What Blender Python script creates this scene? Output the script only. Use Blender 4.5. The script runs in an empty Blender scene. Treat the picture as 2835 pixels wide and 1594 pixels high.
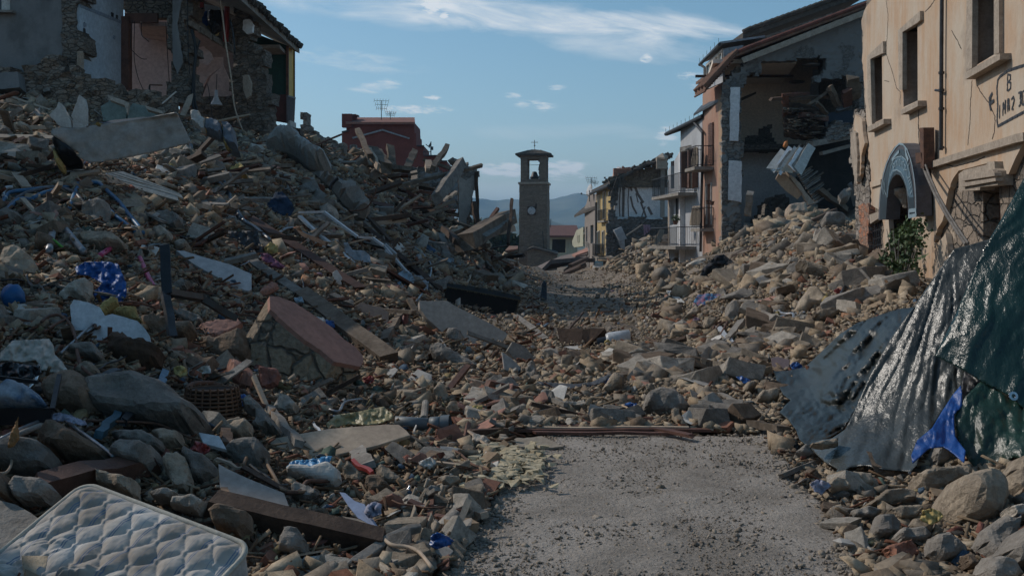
import bpy,bmesh,math,random
import numpy as np
from mathutils import Vector,Matrix,noise
from mathutils.geometry import delaunay_2d_cdt
random.seed(7);RNG=np.random.default_rng(11)
S=bpy.context.scene
COL=S.collection
F=2756.0;CU=1417.5;HV=665.0;EYE=1.7      # focal length in photo pixels, principal column, horizon row, eye height

# ------------------------------------------------------------------ camera, sky, sun, exposure
cam=bpy.data.cameras.new("camera");cam_o=bpy.data.objects.new("camera",cam);COL.objects.link(cam_o)
cam.sensor_width=36;cam.lens=35.0;cam.clip_start=.05;cam.clip_end=20000
cam_o.location=(0,0,EYE);cam_o.rotation_euler=(math.radians(90),0,0)
cam.shift_y=-(797-HV)/2835.0
S.camera=cam_o
SUN_ELEV,SUN_AZ=math.radians(37),math.radians(-66)     # azimuth from +Y, negative = to the left
sd=Vector((math.sin(SUN_AZ)*math.cos(SUN_ELEV),math.cos(SUN_AZ)*math.cos(SUN_ELEV),math.sin(SUN_ELEV)))
sun=bpy.data.lights.new("sun",'SUN');sun.energy=3.4;sun.angle=math.radians(.5);sun.color=(1,.93,.84)
sun_o=bpy.data.objects.new("sun",sun);COL.objects.link(sun_o)
sun_o.rotation_euler=(-sd).to_track_quat('-Z','Y').to_euler();sun_o.location=(-30,10,40)
W=bpy.data.worlds.new("World");S.world=W;W.use_nodes=True
S.view_settings.view_transform='Standard';S.view_settings.look='None';S.view_settings.gamma=1
S.view_settings.exposure=-0.45


def build_world():
    nt=W.node_tree;N=nt.nodes;L=nt.links;N.clear()
    out=N.new('ShaderNodeOutputWorld');bg=N.new('ShaderNodeBackground');bg.inputs['Strength'].default_value=.155
    sky=N.new('ShaderNodeTexSky');sky.sky_type='NISHITA';sky.sun_disc=False
    sky.sun_elevation=SUN_ELEV;sky.sun_rotation=SUN_AZ;sky.altitude=500;sky.air_density=1.0;sky.dust_density=1.1;sky.ozone_density=1.6
    tc=N.new('ShaderNodeTexCoord');sep=N.new('ShaderNodeSeparateXYZ');L.new(tc.outputs['Generated'],sep.inputs[0])
    def m(op,a,b=None,c=None):
        n=N.new('ShaderNodeMath');n.operation=op
        for i,x in enumerate((a,b,c)):
            if x is None:continue
            if isinstance(x,(int,float)):n.inputs[i].default_value=x
            else:L.new(x,n.inputs[i])
        return n.outputs[0]
    yy=m('MAXIMUM',sep.outputs[1],.05)
    s=m('DIVIDE',sep.outputs[0],yy);e=m('DIVIDE',sep.outputs[2],yy)
    cmb=N.new('ShaderNodeCombineXYZ');L.new(s,cmb.inputs[0]);L.new(m('MULTIPLY',m('ADD',e,m('MULTIPLY',s,.1)),4.2),cmb.inputs[1])
    def nz(scale,det,dist=.4):
        t=N.new('ShaderNodeTexNoise');t.inputs['Scale'].default_value=scale;t.inputs['Detail'].default_value=det
        t.inputs['Roughness'].default_value=.6;t.inputs['Distortion'].default_value=dist;L.new(cmb.outputs[0],t.inputs['Vector']); return t.outputs['Fac']
    n1=nz(7,9,.5);n2=nz(34,7);n3=nz(75,6)
    tot=None
    #      s, e, half width, half height, tilt, strength, noise
    for (cs,ce,ws,we,ti,st,nn) in [(.10,.208,.30,.032,-.09,.5,n1),(-.10,.235,.30,.024,-.10,.42,n1),(.19,.212,.13,.03,-.05,.45,n1),
            (-.007,.071,.034,.0105,0,1.6,n2),(.052,.070,.034,.0125,0,1.7,n2),(.03,.05,.25,.012,0,.35,n1),
            (-.081,.236,.012,.011,0,1.5,n3),(-.068,.2255,.006,.004,0,1.2,n3),(-.135,.155,.04,.009,.2,.55,n2),(-.10,.131,.05,.006,0,.75,n3),
            (.026,.135,.03,.007,-.1,.6,n3),(.0,.145,.012,.004,0,.6,n3),(-.08,.143,.012,.004,0,.8,n3),(.135,.182,.008,.006,0,.8,n3),
            (.18,.165,.02,.005,0,.6,n3),(.045,.153,.012,.004,0,.6,n3),(-.16,.18,.09,.014,-.1,.25,n2),(.10,.11,.22,.012,.02,.22,n1),(.155,.104,.014,.012,0,1.2,n2),
            (-.13,.108,.02,.005,0,.5,n3),(.2,.155,.03,.008,0,.5,n3)]:
        dx=m('SUBTRACT',s,cs);de=m('SUBTRACT',m('SUBTRACT',e,ce),m('MULTIPLY',dx,ti))
        a=m('POWER',m('DIVIDE',dx,ws),2);b=m('POWER',m('DIVIDE',de,we),2)
        g=m('MAXIMUM',m('SUBTRACT',1,m('ADD',a,b)),0)
        w=m('MULTIPLY',m('MULTIPLY',m('MINIMUM',m('MAXIMUM',m('SUBTRACT',m('ADD',m('MULTIPLY',g,.8),m('MULTIPLY',m('SUBTRACT',nn,.5),3.4)),.26),0),1),m('MINIMUM',m('MULTIPLY',g,1.6),1)),st*1.25)
        tot=w if tot is None else m('ADD',tot,w)
    fac=m('MINIMUM',m('MULTIPLY',tot,m('GREATER_THAN',sep.outputs[1],.1)),.9)
    mix=N.new('ShaderNodeMix');mix.data_type='RGBA';L.new(fac,mix.inputs['Factor'])
    hs=N.new('ShaderNodeHueSaturation');hs.inputs['Saturation'].default_value=1.14;hs.inputs['Hue'].default_value=.482;L.new(sky.outputs[0],hs.inputs['Color'])
    L.new(hs.outputs[0],mix.inputs['A']);mix.inputs['B'].default_value=(7.6,7.9,8.2,1)
    L.new(mix.outputs['Result'],bg.inputs['Color']);L.new(bg.outputs[0],out.inputs['Surface'])
build_world()

# ------------------------------------------------------------------ helpers
def P(u,v,Y):
    return Vector(((u-CU)/F*Y,Y,EYE+(HV-v)/F*Y))


def lin(c):
    return tuple(x for x in c)+(1,)


MATS={}
def M(name,col,col2=None,scale=4,rough=.85,bump=.35,bscale=None,metal=0,stretch=(1,1,1),coat=0,spec=.4,rnd=.0,thr=(.35,.65),attr=False,bdist=.02,det=6):
    """procedural surface: two real colours mixed by noise, speckle and bump"""
    if name in MATS: return MATS[name]
    m=bpy.data.materials.new(name);m.use_nodes=True;MATS[name]=m
    nt=m.node_tree;N=nt.nodes;L=nt.links;B=N['Principled BSDF']
    col2=col2 or tuple(x*.6 for x in col)
    tc=N.new('ShaderNodeTexCoord');mp=N.new('ShaderNodeMapping');mp.inputs['Scale'].default_value=stretch;L.new(tc.outputs['Object'],mp.inputs[0])
    if rnd:
        oi=N.new('ShaderNodeObjectInfo');sc=N.new('ShaderNodeVectorMath');sc.operation='SCALE';sc.inputs[0].default_value=(37,91,53)
        L.new(oi.outputs['Random'],sc.inputs['Scale']);L.new(sc.outputs[0],mp.inputs['Location'])
    n1=N.new('ShaderNodeTexNoise');n1.inputs['Scale'].default_value=scale;n1.inputs['Detail'].default_value=det;n1.inputs['Roughness'].default_value=.65;n1.inputs['Distortion'].default_value=.5
    L.new(mp.outputs[0],n1.inputs['Vector'])
    r=N.new('ShaderNodeValToRGB');r.color_ramp.elements[0].position=thr[0];r.color_ramp.elements[1].position=thr[1]
    r.color_ramp.elements[0].color=lin(col2);r.color_ramp.elements[1].color=lin(col);L.new(n1.outputs['Fac'],r.inputs[0])
    c=r.outputs[0]
    n2=N.new('ShaderNodeTexNoise');n2.inputs['Scale'].default_value=bscale or scale*6;n2.inputs['Detail'].default_value=5;n2.inputs['Roughness'].default_value=.7
    L.new(mp.outputs[0],n2.inputs['Vector'])
    if attr:
        at=N.new('ShaderNodeAttribute');at.attribute_name='Col'
        mx=N.new('ShaderNodeMix');mx.data_type='RGBA';mx.blend_type='MULTIPLY';mx.inputs['Factor'].default_value=1;L.new(c,mx.inputs['A']);L.new(at.outputs['Color'],mx.inputs['B']);c=mx.outputs['Result']
    hs=N.new('ShaderNodeHueSaturation');L.new(c,hs.inputs['Color'])
    mr=N.new('ShaderNodeMapRange');mr.inputs['From Min'].default_value=.25;mr.inputs['From Max'].default_value=.75;mr.inputs['To Min'].default_value=.72;mr.inputs['To Max'].default_value=1.25
    L.new(n2.outputs['Fac'],mr.inputs['Value'])
    if rnd:
        a=N.new('ShaderNodeMath');a.operation='MULTIPLY_ADD';L.new(oi.outputs['Random'],a.inputs[0]);a.inputs[1].default_value=rnd;a.inputs[2].default_value=1-rnd/2
        b=N.new('ShaderNodeMath');b.operation='MULTIPLY';L.new(a.outputs[0],b.inputs[0]);L.new(mr.outputs[0],b.inputs[1]);L.new(b.outputs[0],hs.inputs['Value'])
    else:L.new(mr.outputs[0],hs.inputs['Value'])
    L.new(hs.outputs[0],B.inputs['Base Color'])
    B.inputs['Roughness'].default_value=rough;B.inputs['Metallic'].default_value=metal;B.inputs['Specular IOR Level'].default_value=spec
    if coat:B.inputs['Coat Weight'].default_value=coat;B.inputs['Coat Roughness'].default_value=.15
    if bump:
        bp=N.new('ShaderNodeBump');bp.inputs['Strength'].default_value=bump;bp.inputs['Distance'].default_value=bdist;L.new(n2.outputs['Fac'],bp.inputs['Height']);L.new(bp.outputs[0],B.inputs['Normal'])
    return m


def masonry(name,c1,c2,mortar,scale=2.6,zs=1.9,bump=.8,bricks=False,plaster=None,pthr=.5):
    """rubble stone or brick courses, with optional patches of surviving render"""
    if name in MATS: return MATS[name]
    m=bpy.data.materials.new(name);m.use_nodes=True;MATS[name]=m
    nt=m.node_tree;N=nt.nodes;L=nt.links;B=N['Principled BSDF']
    tc=N.new('ShaderNodeTexCoord');mp=N.new('ShaderNodeMapping');L.new(tc.outputs['Object'],mp.inputs[0])
    mp.inputs['Scale'].default_value=(1,1,zs)
    nz=N.new('ShaderNodeTexNoise');nz.inputs['Scale'].default_value=3;nz.inputs['Detail'].default_value=3;L.new(tc.outputs['Object'],nz.inputs['Vector'])
    ad=N.new('ShaderNodeVectorMath');ad.operation='MULTIPLY_ADD';L.new(nz.outputs['Color'],ad.inputs[0]);ad.inputs[1].default_value=(.25,)*3;L.new(mp.outputs[0],ad.inputs[2])
    v1=N.new('ShaderNodeTexVoronoi');v1.feature='F1';v1.inputs['Scale'].default_value=scale;v1.inputs['Randomness'].default_value=.35 if bricks else .9;L.new(ad.outputs[0],v1.inputs['Vector'])
    v2=N.new('ShaderNodeTexVoronoi');v2.feature='DISTANCE_TO_EDGE';v2.inputs['Scale'].default_value=scale;v2.inputs['Randomness'].default_value=.35 if bricks else .9;L.new(ad.outputs[0],v2.inputs['Vector'])
    sp=N.new('ShaderNodeSeparateColor');L.new(v1.outputs['Color'],sp.inputs[0])
    mx=N.new('ShaderNodeMix');mx.data_type='RGBA';mx.inputs['A'].default_value=lin(c1);mx.inputs['B'].default_value=lin(c2);L.new(sp.outputs[0],mx.inputs['Factor'])
    rr=N.new('ShaderNodeMapRange');rr.inputs['From Max'].default_value=.07;L.new(v2.outputs['Distance'],rr.inputs['Value'])
    m2=N.new('ShaderNodeMix');m2.data_type='RGBA';m2.inputs['A'].default_value=lin(mortar);L.new(mx.outputs['Result'],m2.inputs['B']);L.new(rr.outputs[0],m2.inputs['Factor'])
    n2=N.new('ShaderNodeTexNoise');n2.inputs['Scale'].default_value=22;n2.inputs['Detail'].default_value=6;L.new(tc.outputs['Object'],n2.inputs['Vector'])
    h=N.new('ShaderNodeMath');h.operation='MULTIPLY_ADD';L.new(n2.outputs['Fac'],h.inputs[0]);h.inputs[1].default_value=.6;L.new(rr.outputs[0],h.inputs[2])
    hs=N.new('ShaderNodeHueSaturation');L.new(m2.outputs['Result'],hs.inputs['Color'])
    mr=N.new('ShaderNodeMapRange');mr.inputs['From Min'].default_value=.3;mr.inputs['From Max'].default_value=.7;mr.inputs['To Min'].default_value=.7;mr.inputs['To Max'].default_value=1.25;L.new(n2.outputs['Fac'],mr.inputs['Value']);L.new(mr.outputs[0],hs.inputs['Value'])
    c=hs.outputs[0];hh=h.outputs[0]
    if plaster:
        n3=N.new('ShaderNodeTexNoise');n3.inputs['Scale'].default_value=.9;n3.inputs['Detail'].default_value=8;n3.inputs['Roughness'].default_value=.6;L.new(tc.outputs['Object'],n3.inputs['Vector'])
        st=N.new('ShaderNodeMapRange');st.inputs['From Min'].default_value=pthr;st.inputs['From Max'].default_value=pthr+.015;L.new(n3.outputs['Fac'],st.inputs['Value'])
        m3=N.new('ShaderNodeMix');m3.data_type='RGBA';L.new(st.outputs[0],m3.inputs['Factor']);L.new(c,m3.inputs['A']);m3.inputs['B'].default_value=lin(plaster);c=m3.outputs['Result']
        h2=N.new('ShaderNodeMix');L.new(st.outputs[0],h2.inputs['Factor']);L.new(hh,h2.inputs['A']);h2.inputs['B'].default_value=1.9;hh=h2.outputs['Result']
    L.new(c,B.inputs['Base Color']);B.inputs['Roughness'].default_value=.92;B.inputs['Specular IOR Level'].default_value=.25
    bp=N.new('ShaderNodeBump');bp.inputs['Strength'].default_value=bump;bp.inputs['Distance'].default_value=.05;L.new(hh,bp.inputs['Height']);L.new(bp.outputs[0],B.inputs['Normal'])
    return m


def facade_mat(name,base,pale,stain):
    """painted render with vertical rain streaks, pale wear and stains"""
    if name in MATS: return MATS[name]
    m=bpy.data.materials.new(name);m.use_nodes=True;MATS[name]=m
    nt=m.node_tree;N=nt.nodes;L=nt.links;B=N['Principled BSDF']
    tc=N.new('ShaderNodeTexCoord')
    def nz(scale,st,det=6,lo=.4,hi=.6):
        mp=N.new('ShaderNodeMapping');mp.inputs['Scale'].default_value=st;L.new(tc.outputs['Object'],mp.inputs[0])
        n=N.new('ShaderNodeTexNoise');n.inputs['Scale'].default_value=scale;n.inputs['Detail'].default_value=det;n.inputs['Roughness'].default_value=.62;L.new(mp.outputs[0],n.inputs['Vector'])
        r=N.new('ShaderNodeMapRange');r.inputs['From Min'].default_value=lo;r.inputs['From Max'].default_value=hi;L.new(n.outputs['Fac'],r.inputs['Value']); return r.outputs[0],n.outputs['Fac']
    def mixc(f,a,b,k=1.0):
        mu=N.new('ShaderNodeMath');mu.operation='MULTIPLY';L.new(f,mu.inputs[0]);mu.inputs[1].default_value=k
        x=N.new('ShaderNodeMix');x.data_type='RGBA';L.new(mu.outputs[0],x.inputs['Factor'])
        if isinstance(a,tuple):x.inputs['A'].default_value=lin(a)
        else:L.new(a,x.inputs['A'])
        x.inputs['B'].default_value=lin(b); return x.outputs['Result']
    a,_=nz(1.1,(1,1,.55));b,_=nz(5,(1,1,.12),5,.45,.62);c,cf=nz(14,(1,1,1),8,.35,.8);d,_=nz(.8,(1,1,.8),7,.56,.66)
    col=mixc(a,base,pale,.8);col=mixc(b,col,pale,.45);col=mixc(d,col,stain,.55);col=mixc(c,col,stain,.22)
    L.new(col,B.inputs['Base Color']);B.inputs['Roughness'].default_value=.9;B.inputs['Specular IOR Level'].default_value=.2
    bp=N.new('ShaderNodeBump');bp.inputs['Strength'].default_value=.25;bp.inputs['Distance'].default_value=.02;L.new(cf,bp.inputs['Height']);L.new(bp.outputs[0],B.inputs['Normal'])
    return m


class MB:
    def __init__(s):s.v=[];s.f=[];s.c=[];s.col=None
    def add(s,vs,fs,col=None):
        n=len(s.v);s.v+=[tuple(p) for p in vs];s.f+=[tuple(n+i for i in f) for f in fs]
        return s
    def box(s,c,size,ax=None,jit=0):
        ax=ax or (Vector((1,0,0)),Vector((0,1,0)),Vector((0,0,1)));c=Vector(c);vs=[]
        for i in (-.5,.5):
            for j in (-.5,.5):
                for k in (-.5,.5):
                    p=c+ax[0]*size[0]*i+ax[1]*size[1]*j+ax[2]*size[2]*k
                    if jit:p+=Vector((random.uniform(-jit,jit),random.uniform(-jit,jit),random.uniform(-jit,jit)))
                    vs.append(p)
        return s.add(vs,[(0,1,3,2),(4,6,7,5),(0,4,5,1),(2,3,7,6),(0,2,6,4),(1,5,7,3)])
    def beam(s,a,b,w,h,roll=0,seg=1,jit=0,end=None):
        """a timber from a to b, w wide, h high; several segments let it bend and splinter"""
        a=Vector(a);b=Vector(b);d=(b-a);L=d.length;d.normalize()
        x=d.cross(Vector((0,0,1)));
        if x.length<.05:x=Vector((1,0,0))
        x.normalize();z=x.cross(d).normalized();q=Matrix.Rotation(roll,3,d);x=q@x;z=q@z
        vs=[];fs=[]
        for i in range(seg+1):
            t=i/seg;c=a.lerp(b,t)+(x*random.uniform(-jit,jit)+z*random.uniform(-jit,jit) if 0<i<seg else Vector())
            k=1+random.uniform(-1,1)*min(.12,jit*3)
            for (i1,j1) in ((-1,-1),(1,-1),(1,1),(-1,1)):
                e=Vector()
                if jit and i in (0,seg):e=d*random.uniform(-1,1)*w*.5
                vs.append(c+x*w*.5*i1*k+z*h*.5*j1*k+e)
        for i in range(seg):
            o=i*4
            for j in range(4):fs.append((o+j,o+(j+1)% 4,o+4+(j+1)% 4,o+4+j))
        fs.append((3,2,1,0));o=seg*4;fs.append((o,o+1,o+2,o+3))
        return s.add(vs,fs)
    def tube(s,pts,r,n=7,cap=True):
        pts=[Vector(p) for p in pts];m=len(pts);vs=[];fs=[]
        up=None
        for i,p in enumerate(pts):
            d=(pts[min(i+1,m-1)]-pts[max(i-1,0)]).normalized()
            if up is None:
                up=d.cross(Vector((.3,.2,1))).normalized()
            up=(up-d*up.dot(d)).normalized();w=d.cross(up)
            rr=r[i] if isinstance(r,(list,tuple)) else r
            for k in range(n):
                a=2*math.pi*k/n;vs.append(p+up*math.cos(a)*rr+w*math.sin(a)*rr)
        for i in range(m-1):
            for k in range(n):
                fs.append((i*n+k,i*n+(k+1)% n,(i+1)*n+(k+1)% n,(i+1)*n+k))
        if cap:fs.append(tuple(range(n-1,-1,-1)));fs.append(tuple((m-1)*n+k for k in range(n)))
        return s.add(vs,fs)
    def prism(s,pts,off,holes=()):
        """flat polygon (with holes) in 3-D, given thickness by the vector off"""
        loops=[[Vector(p) for p in pts]]+[[Vector(p) for p in h] for h in holes];off=Vector(off)
        if len(pts)<=4 and not holes and False:pass
        o=loops[0][0];nn=Vector();c=sum(loops[0],Vector())/len(loops[0])
        for i in range(len(pts)):nn+=(loops[0][i]-c).cross(loops[0][(i+1)% len(pts)]-c)
        nn.normalize();ex=nn.orthogonal().normalized();ey=nn.cross(ex)
        l2=[[((p-o).dot(ex),(p-o).dot(ey)) for p in l] for l in loops]
        v2=[Vector(p) for l in l2 for p in l];ed=[];k=0;h3=[(p-o).dot(nn) for l in loops for p in l]
        for l in l2:
            m=len(l);ed+=[(k+i,k+(i+1)% m) for i in range(m)];k+=m
        vo,_,fo,ov,_,_=delaunay_2d_cdt(v2,ed,[],0,1e-5)
        keep=[]
        for f in fo:
            cx=sum(vo[i].x for i in f)/len(f);cy=sum(vo[i].y for i in f)/len(f)
            if not inpoly([cx],[cy],l2[0])[0]:continue
            if any(inpoly([cx],[cy],l)[0] for l in l2[1:]):continue
            keep.append(tuple(f))
        if not keep: return s
        P3=[o+ex*p.x+ey*p.y+nn*(h3[ov[i][0]] if ov[i] else 0) for i,p in enumerate(vo)];n=len(P3);cnt={};fs=[]
        flip=nn.dot(off)>0
        for f in keep:
            f=f[::-1] if flip else f;fs.append(f);fs.append(tuple(i+n for i in f[::-1]))
            for i in range(len(f)):cnt[(f[i],f[(i+1)% len(f)])]=1
        for (i,j) in cnt:
            if (j,i) not in cnt:fs.append((j,i,n+i,n+j))
        return s.add(P3+[p+off for p in P3],fs)
    def lathe(s,prof,c,ax=None,n=20):
        c=Vector(c);ax=ax or (Vector((1,0,0)),Vector((0,1,0)),Vector((0,0,1)));vs=[];fs=[]
        for (r,z) in prof:
            for k in range(n):
                a=2*math.pi*k/n;vs.append(c+ax[0]*math.cos(a)*r+ax[1]*math.sin(a)*r+ax[2]*z)
        for i in range(len(prof)-1):
            for k in range(n):fs.append((i*n+k,i*n+(k+1)% n,(i+1)*n+(k+1)% n,(i+1)*n+k))
        return s.add(vs,fs)
    def build(s,name,mat,parent=None,smooth=False,label=None,fixn=True,loc=None,uv=None):
        vs=np.array(s.v,dtype=float)
        if parent is not None:org=Vector(parent['_o'])
        elif loc is not None:org=Vector(loc)
        else:org=Vector(((vs[:,0].min()+vs[:,0].max())/2,(vs[:,1].min()+vs[:,1].max())/2,vs[:,2].min()))
        me=bpy.data.meshes.new(name);me.from_pydata([tuple(p) for p in (vs-np.array(org))],[],s.f)
        if fixn:
            bm=bmesh.new();bm.from_mesh(me);bmesh.ops.recalc_face_normals(bm,faces=bm.faces);bm.to_mesh(me);bm.free()
        if smooth:me.polygons.foreach_set('use_smooth',[True]*len(me.polygons))
        me.materials.append(mat);o=bpy.data.objects.new(name,me);COL.objects.link(o)
        if parent is not None:o.parent=parent;o.location=org-WL(parent);o['_o']=tuple(org)
        else:o.location=org;o['_o']=tuple(org)
        if label:o['label']=label
        return o


def WL(o): return Vector(o['_o'])
def thing(name,label,cat,loc,group=None):
    o=bpy.data.objects.new(name,None);COL.objects.link(o);o.location=loc;o['_o']=tuple(loc);o.empty_display_size=.2
    return tag(o,label,cat,group)
def tag(o,label,cat,group=None,kind=None):
    if label:o['label']=label
    if cat:o['category']=cat
    if group:o['group']=group
    if kind:o['kind']=kind
    return o


class Pl:
    """a vertical plane through (x0,y0) along (dx,dy); px() puts a photo pixel on it"""
    def __init__(s,x0,y0,dx,dy,off=0):
        d=Vector((dx,dy,0)).normalized();s.d=d;n=Vector((d.y,-d.x,0))
        if n.dot(Vector((x0,y0,0)))>0:n=-n      # n faces the camera
        s.n=n;s.o=Vector((x0,y0,0))+n*off
    def px(s,u,v):
        r=Vector(((u-CU)/F,1,(HV-v)/F));t=s.n.dot(s.o)/s.n.dot(r)
        return Vector((r.x*t,t,EYE+r.z*t))
    def off(s,k): return Pl(s.o.x+s.n.x*k,s.o.y+s.n.y*k,s.d.x,s.d.y)
    def L(s,pts): return [s.px(*p) for p in pts]


def jag(pts,amp,step=12,closed=True,seed=0):
    """break straight pixel outlines into ragged ones"""
    R=random.Random(seed);out=[];m=len(pts)
    for i in range(m if closed else m-1):
        a=pts[i];b=pts[(i+1)% m];d=math.hypot(b[0]-a[0],b[1]-a[1]);k=max(1,int(d/step))
        for j in range(k):
            t=j/k;q=amp if j else amp*.3
            out.append((a[0]+(b[0]-a[0])*t+R.uniform(-q,q),a[1]+(b[1]-a[1])*t+R.uniform(-q,q)))
    return out


def wall(pl,outline,mat,name,parent,thick=.3,holes=(),label=None):
    pts=pl.L(outline);hs=[pl.L(h) for h in holes]
    return MB().prism(pts,-pl.n*thick,hs).build(name,mat,parent,label=label)


def inpoly(xs,ys,poly):
    xs=np.asarray(xs,float);ys=np.asarray(ys,float);r=np.zeros(xs.shape,bool);n=len(poly)
    for i in range(n):
        x1,y1=poly[i];x2,y2=poly[(i+1)% n]
        if y1==y2:continue
        c=((y1>ys)!=(y2>ys))&(xs<(x2-x1)*(ys-y1)/(y2-y1)+x1);r ^= c
    return r


def rough_wall(pl,outline,mat,name,parent,thick=.6,cell=.14,amp=.09,holes=(),label=None,edge=.12):
    """torn rubble masonry: a gridded wall of real thickness with ragged borders and bulging stones"""
    def loc(p):q=p-pl.o; return (q.dot(pl.d),q.z)
    ol=[loc(pl.px(*p)) for p in outline];hl=[[loc(pl.px(*p)) for p in h] for h in holes]
    a0=min(p[0] for p in ol);a1=max(p[0] for p in ol);z0=min(p[1] for p in ol);z1=max(p[1] for p in ol)
    na=int((a1-a0)/cell)+1;nz_=int((z1-z0)/cell)+1
    A,Z=np.meshgrid(a0+(np.arange(na)+.5)*cell,z0+(np.arange(nz_)+.5)*cell,indexing='ij')
    ja=np.zeros_like(A);jz=np.zeros_like(Z)
    for i in range(na):
        for j in range(nz_):
            q=noise.noise_vector(Vector((A[i,j]*1.7,Z[i,j]*1.7,a0)))
            ja[i,j]=q.x*edge*2;jz[i,j]=q.y*edge*2
    ins=inpoly(A+ja,Z+jz,ol)
    for h in hl:ins &= ~inpoly(A+ja*.6,Z+jz*.6,h)
    mb=MB();idx={}
    def vert(i,j,k):
        key=(i,j,k)
        if key in idx: return idx[key]
        a=a0+i*cell;z=z0+j*cell;q=Vector((a*3.1,z*4.6,k*5+a0))
        vv=noise.voronoi(q)[0];d=amp*(1.1-1.5*vv[0])+amp*.5*noise.noise(q*3)
        q2=noise.noise_vector(q*2.3)*cell*.45
        p=pl.o+pl.d*(a+q2.x)+Vector((0,0,z+q2.y))+pl.n*((d if k==0 else -thick-d))
        mb.v.append(tuple(p));idx[key]=len(mb.v)-1; return idx[key]
    for i in range(na):
        for j in range(nz_):
            if not ins[i,j]:continue
            mb.f.append((vert(i,j,0),vert(i+1,j,0),vert(i+1,j+1,0),vert(i,j+1,0)))
            mb.f.append((vert(i,j+1,1),vert(i+1,j+1,1),vert(i+1,j,1),vert(i,j,1)))
            for (di,dj,e) in ((-1,0,((i,j),(i,j+1))),(1,0,((i+1,j+1),(i+1,j))),(0,-1,((i+1,j),(i,j))),(0,1,((i,j+1),(i+1,j+1)))):
                ii,jj=i+di,j+dj
                if 0<=ii<na and 0<=jj<nz_ and ins[ii,jj]:continue
                (p,q)=e;mb.f.append((vert(*p,0),vert(*q,0),vert(*q,1),vert(*p,1)))
    if not mb.f: return None
    return mb.build(name,mat,parent,label=label)


def ribbon(pl,pts,w,name,mat,parent,off=.012,thick=.006):
    """a painted or applied stroke lying on a plane, pts in pixels, w in metres"""
    mb=MB();q=[pl.off(off).px(*p) for p in pts];n=pl.n
    for k,(a,b) in enumerate(zip(q,q[1:])):
        d=(b-a)
        if d.length<1e-4:continue
        a=a+n*(k % 5)*.0012;b=b+n*(k % 5)*.0012
        d.normalize();s=d.cross(n).normalized()*w*.5;e=d*w*.3
        mb.prism([a-e-s,b+e-s,b+e+s,a-e+s],-n*thick)
    return mb.build(name,mat,parent)
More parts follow.
